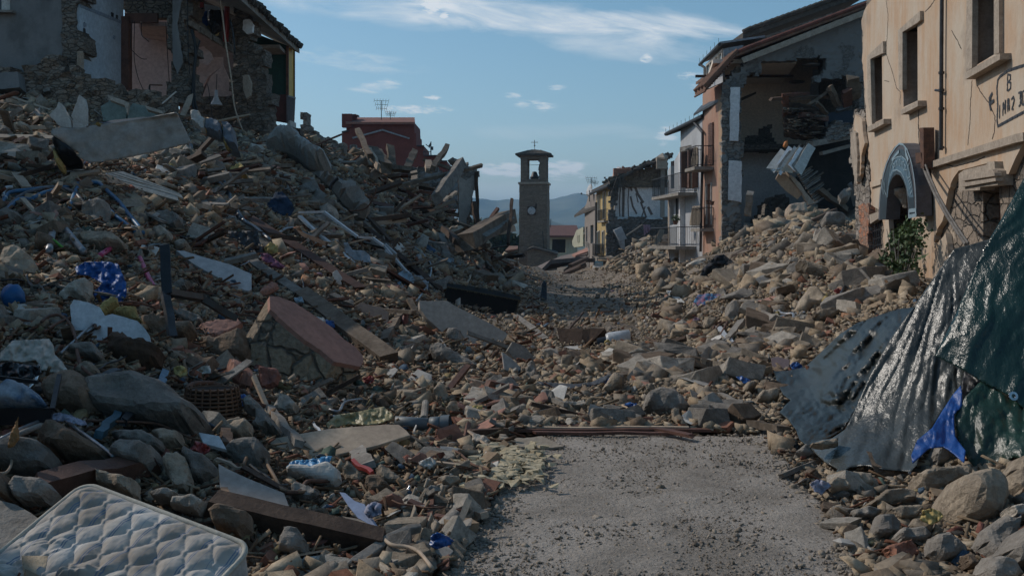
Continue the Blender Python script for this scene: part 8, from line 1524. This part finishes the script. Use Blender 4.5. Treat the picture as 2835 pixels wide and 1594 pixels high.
for a,b,w,m,lab in (((50,158),(610,135),.2,mWoodD,'long dark beam end projecting over the lath bundle'),((175,118),(415,100),.2,mWoodR,'brown horizontal door head above the lath bundle'),((190,120),(195,300),.3,mWoodR,'brown door post left of the lath bundle'),((430,205),(620,70),.18,mTim,'slanting rafter crossing the pale blue wall'),((620,20),(705,225),.3,mTim,'thick rafter falling right across the pale blue wall'),((850,-60),(860,130),.55,mTim,'massive rough post standing at the right of the gutted upper floor'),((795,70),(795,200),.4,mWoodR,'stubby broken red brown post beside the massive rough post'),((310,310),(570,350),.35,mWoodR,'red brown beam resting on the lath bundle'),((500,195),(600,300),.18,mTim,'thin slanting stick left of the dark blue cabinet'),((340,600),(240,830),.12,mWoodG,'slim batten lying over the tipped boards'),((110,800),(280,850),.25,mBoard,'pale torn batten below the tipped boards'),((520,1040),(800,1250),.3,mTim,'long timber sloping down to the rubble in the gutted house'),((20,1160),(10,1330),.2,mWoodG,None),((820,980),(880,1210),.22,mGrey,'grey board leaning at the right side of the gutted house'),((-150,1060),(-175,1290),.3,mWoodG,'grey door post standing in the lower room of the gutted house')):
    if lab:a,b=C6([a,b]);bm_('house_timber',lab,'timber',a,b,w,w*.7,m,Y0=45.2,Y1=45.8,hero=False,seg=5,jit=.03)
lump('orange_shade','small orange lampshade lying on the edge of the lath bundle','lampshade',C6([(165,620),(180,575),(215,570),(218,610),(190,635)]),.12,M('orange_paint',(.5,.17,.03),(.4,.13,.03),3,.6,.1),Y=44,smooth=True,hero=False);lump('fallen_block','yellowish concrete block at the foot of the hanging ceiling panel','block',C6([(190,1240),(210,1215),(390,1185),(400,1300),(370,1340),(210,1330),(190,1290)]),.4,mBoard,Y=41,rough=.15,hero=False);lump('round_stone','rounded grey boulder below the broken laths','stone',C6([(705,1100),(740,1060),(810,1050),(830,1100),(800,1160),(730,1160)]),.4,mConc,Y=43.5,hero=False)
for k in range(2):q=C4([((920,370),(840,467))[k]])[0];t=thing('ceiling_light',('oval ceiling light nearer the gable edge of the cream room','oval ceiling light deeper inside the cream room')[k],'lamp',P(q[0],q[1],48.6+k*4));zc_=10.1;c=P(q[0],q[1],(zc_-EYE)/((HV-q[1])/F));MB().lathe([(0,0),(.42,0),(.4,-.06),(.2,-.1),(0,-.1)],c,n=18).build('shade',M('lamp_brown',(.14,.11,.09),(.1,.08,.07),3,.6,.1),t,smooth=True)
rough_wall(Pl(0,51,1,0),C4([(615,1250),(700,1130),(760,1110),(800,1160),(780,1260),(700,1290),(620,1280)]),mRubD,'heap',thing('wall_heap','dark heap of fallen stones inside the lower room of the gutted house','heap',P(2150,610,51)),1.5,.18,.2,edge=.2)
# climbing plant by the arched sign
t=thing('climbing_plant','leafy green climbing plant growing below the arched sign','plant',R.off(.5).px(2470,800));q=R.off(.45);st=MB();R_=random.Random(4)
for k in range(7):st.tube([q.px(2470+k*7,805),q.px(2475+k*9+R_.uniform(-8,8),730),q.px(2455+k*17,640+R_.uniform(-10,30))],[.02,.014,.006],5)
st.build('stems',mWoodG,t);lv=[]
for k in range(36):
    u=R_.gauss(2502,20);v=R_.uniform(618,800);w_=R_.uniform(.07,.16)
    if v>740:u=R_.uniform(2435,2545)
    lv.append((R.off(R_.uniform(.2,.7)).px(u,v),w_))
mb=MB()
for k,(c,w_) in enumerate(lv):
    rn=np.random.default_rng(k);n=34
    for i in range(n):
        p=np.array(c)+rn.normal(size=3)*w_*.6;a=rn.normal(size=3);a /= np.linalg.norm(a);b=np.cross(a,rn.normal(size=3));b /= np.linalg.norm(b);s_=.035+.03*rn.random();mb.add([p-a*s_,p+b*s_*.6,p+a*s_,p-b*s_*.6],[(0,1,2,3)])
mb.build('leaves',mLeaf,t,fixn=False)


# ------------------------------------------------------------------ loose rubble: protos
def hull(n,sx,sy,sz,seed,sub=0,amp=.06):
    R_=random.Random(seed);bm=bmesh.new()
    for _ in range(n):
        d=Vector((R_.gauss(0,1),R_.gauss(0,1),R_.gauss(0,1))).normalized();m_=max(abs(d.x),abs(d.y),abs(d.z));d=d.lerp(d/m_*.8,R_.uniform(.6,1));bm.verts.new((d.x*sx*.5,d.y*sy*.5,d.z*sz*.5))
    if not n:
        for q in range(8):bm.verts.new([(a*.5+R_.uniform(-.16,.1)*(1 if a>0 else -1))*d for a,d in zip(((-1,1)[q & 1],(-1,1)[q >> 1 & 1],(-1,1)[q >> 2]),(sx,sy,sz))])
    bmesh.ops.convex_hull(bm,input=bm.verts);bmesh.ops.delete(bm,geom=[v for v in bm.verts if not v.link_faces],context='VERTS')
    if sub:
        bmesh.ops.dissolve_limit(bm,angle_limit=.25,verts=bm.verts,edges=bm.edges);bmesh.ops.bevel(bm,geom=list(bm.edges),offset=.03,segments=2,affect='EDGES',profile=.6);bmesh.ops.triangulate(bm,faces=bm.faces);bmesh.ops.subdivide_edges(bm,edges=bm.edges,cuts=1)
        for v in bm.verts:q=v.co*3.2+Vector((seed,0,0));v.co+=v.co.normalized()*(noise.noise(q)*amp+noise.noise(q*2.7)*amp*.6)
    bmesh.ops.triangulate(bm,faces=bm.faces);bm.normal_update(); return bm
def to_me(bm,name,smooth=False):
    me=bpy.data.meshes.new(name);bm.to_mesh(me);bm.free()
    if smooth:me.polygons.foreach_set('use_smooth',[True]*len(me.polygons))
    return me
def arr(bm):bm.verts.index_update();V=np.array([v.co[:] for v in bm.verts]);Fc=np.array([[v.index for v in f.verts] for f in bm.faces]);bm.free(); return V,Fc
SH={'stone':[(1,.7,.45),(1,.85,.32),(1,.55,.42),(.9,.8,.6),(1,.7,.24),(1,.45,.36)],'brick':[(1,.5,.28),(.8,.5,.28),(.6,.5,.3)],'wood':[(1,.09,.05),(1,.06,.06),(1,.13,.03),(.7,.12,.08)],'plaster':[(1,.75,.10),(1,.6,.14),(.9,.9,.08)]}
def boxb(s,jit,seed,seg=1):
    R_=random.Random(seed);bm=bmesh.new();bmesh.ops.create_cube(bm,size=1)
    if seg>1:bmesh.ops.subdivide_edges(bm,edges=[e for e in bm.edges if abs((e.verts[0].co-e.verts[1].co).x)>.5],cuts=seg)
    for v in bm.verts:v.co=Vector((v.co.x*s[0],v.co.y*s[1],v.co.z*s[2]))+Vector((R_.uniform(-jit,jit),R_.uniform(-jit,jit)*s[1]*2,R_.uniform(-jit,jit)*s[2]*2))
    bmesh.ops.triangulate(bm,faces=bm.faces); return bm
LO,HI={},{}
LO['stone']=[arr(hull(9,*SH['stone'][i % 6],100+i)) if i % 2 else arr(boxb([x*.85 for x in SH['stone'][i % 6]],.13,i)) for i in range(14)];HI['stone']=[to_me(hull(11 if i % 2 else 0,*SH['stone'][i % 6],300+i,1),'stone_mesh') for i in range(14)]
LO['brick']=[arr(boxb(SH['brick'][i % 3],.05,i)) for i in range(6)];HI['brick']=[to_me(boxb(SH['brick'][i % 3],.04,i),'brick_mesh') for i in range(6)]
LO['wood']=[arr(boxb(SH['wood'][i % 4],.03,i,2)) for i in range(8)];HI['wood']=[to_me(boxb(SH['wood'][i % 4],.02,i,4),'plank_mesh') for i in range(8)]
LO['plaster']=[arr(hull(11,*SH['plaster'][i % 3],500+i)) for i in range(8)];HI['plaster']=[to_me(hull(16,*SH['plaster'][i % 3],600+i),'fragment_mesh') for i in range(8)]

# outline of the two heaps and the street in the photograph; every piece is laid on the real ground it hits
LEFT=[(-500,150),(0,200),(240,170),(400,270),(560,300),(700,330),(830,350),(900,380),(1000,430),(1100,470),(1280,480),(1330,620),(1430,700),(1500,770),(1530,850),(1480,960),(1440,1100),(1400,1250),(1350,1380),(1290,1480),(1240,1620),(1100,1720),(-500,1720)]
RIGHT=[(1440,1190),(1450,1000),(1500,880),(1500,780),(1420,690),(1600,690),(1700,690),(1800,660),(1850,690),(1940,690),(2000,660),(2060,620),(2200,560),(2390,555),(2440,700),(2470,790),(2600,780),(3000,760),(3300,900),(3300,1720),(2420,1720),(2360,1560),(2250,1400),(2180,1280),(2110,1200),(1900,1185)]
STREET=[(1400,730),(1500,735),(1640,745),(1760,760),(1850,850),(1830,900),(1900,965),(1420,990),(1480,900),(1440,800)]
CLEAR=[[(1490,795),(1600,775),(1690,795),(1770,862),(1520,868)],[(1520,868),(1760,862),(1780,935),(1640,948),(1520,930)]]
HERO_BB=[(min(p[0] for p in h),min(p[1] for p in h),max(p[0] for p in h),max(p[1] for p in h),h) for h in HERO]
def covered(u,v):
    r=np.zeros(len(u),bool)
    for a,b,c,d,h in HERO_BB:
        k=np.where((u>a)&(u<c)&(v>b)&(v<d)& ~r)[0]
        if len(k):r[k]=inpoly(u[k],v[k],h)
    return r
def sample(n,poly,yref,pw=1.7,avoid=.94,lo=.02):
    us=[p[0] for p in poly];vs=[p[1] for p in poly];u=RNG.uniform(min(us),max(us),n);v=RNG.uniform(min(vs),max(vs),n);k=inpoly(u,v,poly);u,v=u[k],v[k]
    for c in CLEAR:k=~inpoly(u,v,c)|(RNG.random(len(u))<.2);u,v=u[k],v[k]
    X,Y,Z=hits(u,v);k=~np.isnan(Y)&(Y<130);k &= RNG.random(len(u))<np.clip((np.where(k,Y,1)/yref)**pw,lo,1);c=covered(u,v);k &= ~c |(RNG.random(len(u))>avoid)
    k &= ~((roadmask(X,np.where(np.isnan(Y),5,Y))>0)); return u[k],v[k],X[k],Y[k],Z[k]
COLS={'stone':[(.27,.245,.215),(.34,.285,.22),(.20,.165,.135),(.42,.37,.30),(.30,.26,.21),(.24,.225,.21),(.38,.32,.25)],'brick':[(.33,.16,.10),(.26,.13,.09),(.38,.22,.14),(.30,.20,.14)],'wood':[(.20,.13,.085),(.28,.22,.16),(.11,.07,.05),(.32,.24,.17),(.17,.08,.055)],'plaster':[(.50,.47,.43),(.42,.38,.33),(.36,.22,.18),(.46,.44,.44),(.33,.30,.27)],'scrap':[(.46,.45,.44),(.10,.16,.25),(.27,.12,.10),(.06,.06,.06),(.32,.27,.16),(.14,.20,.18),(.30,.32,.34)]}
def rotm(n,tilt):
    a=RNG.uniform(0,2*math.pi,n);tx=RNG.normal(0,tilt,n);ty=RNG.normal(0,tilt,n);ca,sa=np.cos(a),np.sin(a);cx,sx=np.cos(tx),np.sin(tx);cy,sy=np.cos(ty),np.sin(ty);Rz=np.zeros((n,3,3));Rz[:,0,0]=ca;Rz[:,0,1]=-sa;Rz[:,1,0]=sa;Rz[:,1,1]=ca;Rz[:,2,2]=1
    Rx=np.zeros((n,3,3));Rx[:,0,0]=1;Rx[:,1,1]=cx;Rx[:,1,2]=-sx;Rx[:,2,1]=sx;Rx[:,2,2]=cx;Ry=np.zeros((n,3,3));Ry[:,1,1]=1;Ry[:,0,0]=cy;Ry[:,0,2]=sy;Ry[:,2,0]=-sy;Ry[:,2,2]=cy; return Ry@Rx@Rz
def merged(name,kind,X,Y,Z,S_,Rm,ci,cols,label=None):
    """many small pieces too numerous to count, as one mesh"""
    P0=LO[kind];which=RNG.integers(0,len(P0),len(X));VV,FF,CC=[],[],[];base=0
    for w_,(V,Fc) in enumerate(P0):
        k=np.where(which==w_)[0]
        if not len(k):continue
        v=np.einsum('nij,vj->nvi',Rm[k],V)*S_[k,None,None]+np.stack([X[k],Y[k],Z[k]],-1)[:,None];m_=len(V);VV.append(v.reshape(-1,3));FF.append((Fc[None]+(base+np.arange(len(k))*m_)[:,None,None]).reshape(-1,3));CC.append(np.repeat(cols[ci[k]],len(Fc)*3,0));base+=len(k)*m_
    V=np.concatenate(VV);Fc=np.concatenate(FF);C_=np.concatenate(CC);me=bpy.data.meshes.new(name);me.vertices.add(len(V));me.vertices.foreach_set('co',V.astype(np.float32).ravel());me.loops.add(Fc.size);me.loops.foreach_set('vertex_index',Fc.ravel().astype(np.int32))
    me.polygons.add(len(Fc));me.polygons.foreach_set('loop_start',np.arange(0,Fc.size,3,dtype=np.int32));me.polygons.foreach_set('loop_total',np.full(len(Fc),3,dtype=np.int32));me.update(calc_edges=True)
    at=me.color_attributes.new('Col','FLOAT_COLOR','CORNER');at.data.foreach_set('color',np.c_[C_,np.ones(len(C_))].astype(np.float32).ravel());me.materials.append(mDebris);o=bpy.data.objects.new(name,me);COL.objects.link(o); return tag(o,None,None,kind='stuff')
# landmarks by which a loose piece can be found
LM=[('the quilted mattress',330,1460),('the chipboard panel',700,1350),('the wide brown board',935,1220),('the wicker basket',590,1130),('the terracotta coated block',880,970),('the black box spring',1330,845),('the smooth stone slab',1290,900),('the larger white window frame',940,690),('the slim white window frame',1130,760),('the marble slab',600,740),('the blue plastic sack',290,780),('the white cabinet panel',310,890),('the black crate',60,1120),('the blue tube frame',230,540),('the cream roller shutter',400,520),('the beige dented panel',340,380),('the yellow foam blocks',600,370),('the smooth plaster boulder',820,440),('the long concrete beam',940,540),('the dark blue jeans',775,560),('the white wall slab',1295,560),('the great split roof beam',1350,640),('the grey drain pipe',1170,1170),('the yellow insulation',1400,1300),('the slat bundle',1650,1185),('the curled dark sheet',1590,1065),('the dark log',1610,940),('the white drum',1685,950),('the folded parasol',1505,805),('the globe lamps',1655,780),('the white house',1880,700),('the pink house',1970,680),('the pink cloth bundle',1955,830),('the black felt sheet',1990,735),('the rusty rod coil',1990,920),('the wool heap',2240,840),('the long hewn block',2240,755),('the hanging ceiling panel',2180,540),('the orange brick corner',2390,640),('the climbing plant',2490,740),('the dark crumpled tarpaulin',2320,1000),('the silver tarpaulin',2450,1150),('the mauve slab',2160,1005),('the blue plastic scrap',2058,1050),('the largest round boulder',2690,1400),('the red brick at the bottom right',2490,1525),('the pale shard',1425,1010),('the cone shaped stone',1470,1045),('the upright black post',460,740),('the rotten log',380,980),('the torn gable',700,300),('the pink room',430,230),('the timbers on the crest',1130,420),('the long red brown beam',850,710)]
def where(u,v):
    b=min(LM,key=lambda l:((l[1]-u)*.8)**2+((l[2]-v)*1.1)**2);dx,dy=u-b[1],v-b[2];a=math.degrees(math.atan2(-dy,dx))% 360;d=math.hypot(dx,dy)
    q=['right of','above and right of','above','above and left of','left of','below and left of','below','below and right of'][int((a+22.5)//45)% 8]
    return ('just ' if d<70 else 'farther ' if d>170 else '')+q,b[0]
SEEN={};SEEN_G={}
SZ=['small','middling','large']
def label_for(kind,tone,px,u,v,q):
    sz=SZ[0 if px<q[0] else 1 if px<q[1] else 2];rel,lm=where(u,v)
    noun=dict(stone='stone',brick='brick piece',wood='plank',plaster='shard')[kind]; return f'{sz} {tone} {noun} {rel} {lm}'
def individuals(kind,n,data,names,mats,tones,group):
    u,v,X,Y,Z,S_=data;px=S_/Y;k=(u>10)&(u<2825)&(v>60)&(v<1585);order=np.argsort(-np.where(k,px,0))[:n];q=np.quantile(px[order],[.4,.75]);Rm=rotm(len(X),.3 if kind != 'plaster' else .45);labs={};items=[]
    for i in order:
        t_=int(RNG.integers(0,len(mats)));me=HI[kind][int(RNG.integers(0,len(HI[kind])))];o=bpy.data.objects.new(names[0],me)
        if not len(me.materials):me.materials.append(mats[0])
        COL.objects.link(o);o.material_slots[0].link='OBJECT';o.material_slots[0].material=mats[t_];o.location=(X[i],Y[i],Z[i]);s=float(S_[i]);o.scale=(s,s,s);o.rotation_euler=Matrix(Rm[i].tolist()).to_euler()
        lab=label_for(kind,tones[t_],px[i],u[i],v[i],q);labs.setdefault(lab,[]).append((o,u[i],v[i]));tag(o,None,names[1],group)
    for lab,l in labs.items():
        if len(l)==1:l[0][0]['label']=lab;continue
        hor=max(a[1] for a in l)-min(a[1] for a in l)>max(a[2] for a in l)-min(a[2] for a in l);l.sort(key=lambda a:a[1] if hor else a[2])
        ow=(['left','right'],['left','middle','right'],['first','second','third','fourth','fifth','sixth','seventh','eighth','ninth','tenth','eleventh','twelfth'])
        for j,a in enumerate(l):
            if len(l)<=3:w_=(('left','right') if hor else ('upper','lower')) if len(l)==2 else (('leftmost','middle','rightmost') if hor else ('topmost','middle','lowest'));a[0]['label']=f'{w_[j]} {lab}'
            else:a[0]['label']=f'{lab}, {ow[2][min(j, 11)]} from '+('left' if hor else 'top')
    m=np.ones(len(X),bool);m[order]=False; return m
def logn(n,med,sig,lo,hi): return np.clip(np.exp(RNG.normal(math.log(med),sig,n)),lo,hi)
def clear_of(d,k=.5):
    u,v,X,Y,Z,S_=d;r=S_*F/Y*k;big=r>5;bad=np.zeros(len(u),bool)
    for dx,dy in ((1,0),(-1,0),(0,1),(0,-1),(.7,.7),(-.7,.7),(.7,-.7),(-.7,-.7)):bad |= covered(u+r*dx,v+r*dy*.7)
    keep=~(bad & big &(RNG.random(len(u))<.97)); return tuple(x[keep] for x in d)
def cat_(*l): return tuple(np.concatenate(z) for z in zip(*l))
def heap(kind,nL,nR,med,sig,lo,hi,yref=24,avoid=.975,sink=.12,pw=1.7):
    a=sample(nL,LEFT,yref,pw,avoid);b=sample(nR,RIGHT,yref*.9,pw,avoid);u,v,X,Y,Z=cat_(a,b);S_=logn(len(X),med,sig,lo,hi);S_*=np.clip(.75+(Y/40)*.7,.75,1.45)
    S_=np.minimum(S_,dict(stone=.045*Y+.02,brick=.3,wood=.07*Y,plaster=.04*Y+.05)[kind]);s_=inpoly(u,v,STREET);S_=np.where(s_,np.minimum(S_*.55,.4 if kind=='wood' else .14),S_);S_=np.where((v>1180)&(u>1400)&(u<2300),np.minimum(S_,.2),S_);Z=Z+S_*sink; return clear_of((u,v,X,Y,Z,S_))
# stones
d=cat_(heap('stone',56000,34000,.16,.6,.06,.65),heap('stone',10,34000,.2,.65,.06,.75))
k=individuals('stone',300,d,('rubble_stone','stone'),[mStone['grey'],mStone['tan'],mStone['brown'],mStone['pale']],['grey','tan','brown','pale'],'loose building stones in the rubble heaps')
u,v,X,Y,Z,S_=[x[k] for x in d];merged('loose_stones','stone',X,Y,Z,S_,rotm(len(X),.5),RNG.integers(0,7,len(X)),np.array(COLS['stone'])*(1.16,1.12,1.08))
print('stones',len(X))
d=heap('brick',11000,6000,.19,.25,.1,.3);k=individuals('brick',110,d,('loose_brick','brick'),[mBrick,M('brick_ochre',(.36,.26,.17),(.27,.19,.12),5,.93,.6,30,rnd=.3)],['red','ochre'],'broken bricks in the rubble heaps')
u,v,X,Y,Z,S_=[x[k] for x in d];merged('brick_fragments','brick',X,Y,Z,S_,rotm(len(X),.45),RNG.integers(0,4,len(X)),np.array(COLS['brick']))
d=heap('wood',20000,2200,.75,.5,.15,1.9,sink=.09);k=individuals('wood',260,d,('loose_plank','plank'),[mTim,mWoodD,mWoodG,mWoodR,mBoard],['weathered','dark','grey','red brown','pale'],'splintered planks in the rubble heaps')
u,v,X,Y,Z,S_=[x[k] for x in d];merged('wood_splinters','wood',X,Y,Z,S_*.8,rotm(len(X),.3),RNG.integers(0,5,len(X)),np.array(COLS['wood']))
d=heap('plaster',17000,10000,.24,.45,.08,.6);k=individuals('plaster',160,d,('rubble_shard','shard'),[mPlast,mConc,mTerra,M('shard_pale',(0,0,0))],['white','grey','terracotta','cream'],'flat shards of plaster and concrete in the heaps')
u,v,X,Y,Z,S_=[x[k] for x in d];merged('plaster_fragments','plaster',X,Y,Z,S_,rotm(len(X),.5),RNG.integers(0,5,len(X)),np.array(COLS['plaster']))
# fine debris
a=sample(110000,LEFT,15,1.5,.55,.06);b=sample(170000,RIGHT,15,1.5,.55,.06);u,v,X,Y,Z=cat_(a,b);S_=logn(len(X),.05,.45,.015,.13)*np.clip(.7+Y/30,.7,2.0)*np.where(inpoly(u,v,STREET),.55,1);merged('small_stones','stone',X,Y,Z+S_*.1,S_,rotm(len(X),.5),RNG.integers(0,7,len(X)),np.array(COLS['stone'])*(1.16,1.12,1.08))
a=sample(26000,LEFT,15,1.5,.5,.06);b=sample(7000,RIGHT,15,1.5,.6,.06);u,v,X,Y,Z=cat_(a,b);S_=np.minimum(logn(len(X),.2,.5,.05,.6),.03*Y+.03);merged('splinters','wood',X,Y,Z+.03,S_,rotm(len(X),.35),RNG.integers(0,5,len(X)),np.array(COLS['wood']))
a=sample(7000,LEFT,18,1.5,.5,.06);b=sample(2200,RIGHT,18,1.5,.6,.06);u,v,X,Y,Z=cat_(a,b);S_=logn(len(X),.10,.4,.04,.26);merged('coloured_scrap','plaster',X,Y,Z+.04,S_,rotm(len(X),.7),RNG.integers(0,7,len(X)),np.array(COLS['scrap']))
# stray wires, rods and rags, each its own thing
R_=random.Random(21);used=set();TN=dict(rusty=mRust,black=mCable,grey=mMetal,pale=mBoard);RG=dict(white=mPlast,blue=mBlueP,red=mRed,black=mBlackP,lilac=M('cloth_lilac',(0,0,0)),ochre=mFoam,mauve=M('cloth_mauve',(0,0,0)),beige=mCurt)
def free_spot(poly):
    while 1:
        u,v=R_.uniform(20,2700),R_.uniform(420,1540)
        if inpoly([u],[v],poly)[0] and not covered(np.array([u]),np.array([v]))[0] and H(u,v).y<45: return u,v
for k in range(64):
    u,v=free_spot(LEFT if k % 4 else RIGHT);rel,lm=where(u,v);Y=H(u,v).y;w_=900/Y
    if k % 2:tn=R_.choice(list(TN));lab=f'loose {tn} wire {rel} {lm}'
    else:tn=R_.choice(list(RG));lab=f'crumpled {tn} rag {rel} {lm}'
    if lab in used:continue
    used.add(lab)
    if k % 2:a=R_.uniform(-.6,1.2);pipe('loose_wire',lab,'wire',[(u+w_*t_*math.cos(a)+R_.uniform(-.12,.12)*w_,v+w_*.6*t_*math.sin(a)+R_.uniform(-.12,.12)*w_) for t_ in (-.6,-.3,0,.3,.6)],R_.uniform(.006,.016),TN[tn],lift=.35,n=5,group='stray wires in the rubble')
    else:
        q=[(u+w_*.22*math.cos(i*.7)*R_.uniform(.6,1.2),v+w_*.15*math.sin(i*.7)*R_.uniform(.6,1.2)) for i in range(9)];cloth('rag',lab,'rag',q,plane_depth(q,(.1,-.7,.7),.25),RG[tn], lambda a,b,Y=Y:fbm(a,b,.9/(60/Y),4,3)*.07,step=max(2.5,30/Y),hero=False,group='rags in the rubble')
# gravel on the track
n=60000;u=RNG.uniform(1150,2500,n);v=RNG.uniform(1150,1700,n);X,Y,Z=hits(u,v);k=~np.isnan(Y);u,v,X,Y,Z=u[k],v[k],X[k],Y[k],Z[k];rm=roadmask(X,Y)>0
edge=np.minimum(np.abs(u-np.interp(v,[1190,1260,1340,1450,1594,1700],[1560,1430,1400,1290,1240,1180])),np.abs(u-np.interp(v,[1190,1300,1450,1594,1700],[2130,2190,2330,2400,2440])))
k=rm &(RNG.random(len(u))>.4*rut(X,Y))&(RNG.random(len(u))<np.clip(.40+np.exp(-edge/60)*.9,0,1)*np.clip((Y/9)**1.3,.2,1));X,Y,Z,e_=X[k],Y[k],Z[k],edge[k];S_=logn(len(X),.011,.5,.004,.06)*(1+1.5*np.exp(-e_/45));merged('gravel','stone',X,Y,Z-.02,S_,rotm(len(X),.5),RNG.integers(0,7,len(X)),np.array([(.36,.32,.28),(.30,.27,.235),(.42,.37,.32),(.25,.22,.2),(.33,.3,.27),(.38,.33,.28),(.28,.25,.22)]))

# ------------------------------------------------------------------ air
def haze():
    m=bpy.data.materials.new('haze');m.use_nodes=True;N=m.node_tree.nodes;N.clear();o_=N.new('ShaderNodeOutputMaterial');v=N.new('ShaderNodeVolumePrincipled');v.inputs['Color'].default_value=(.42,.70,1,1);v.inputs['Density'].default_value=HAZE;v.inputs['Anisotropy'].default_value=.1;m.node_tree.links.new(v.outputs[0],o_.inputs['Volume'])
    MBx=MB();MBx.box((0,5500,130),(30000,22000,400));o=MBx.build('haze',m);tag(o,None,None,kind='stuff')
HAZE=.0002
haze()
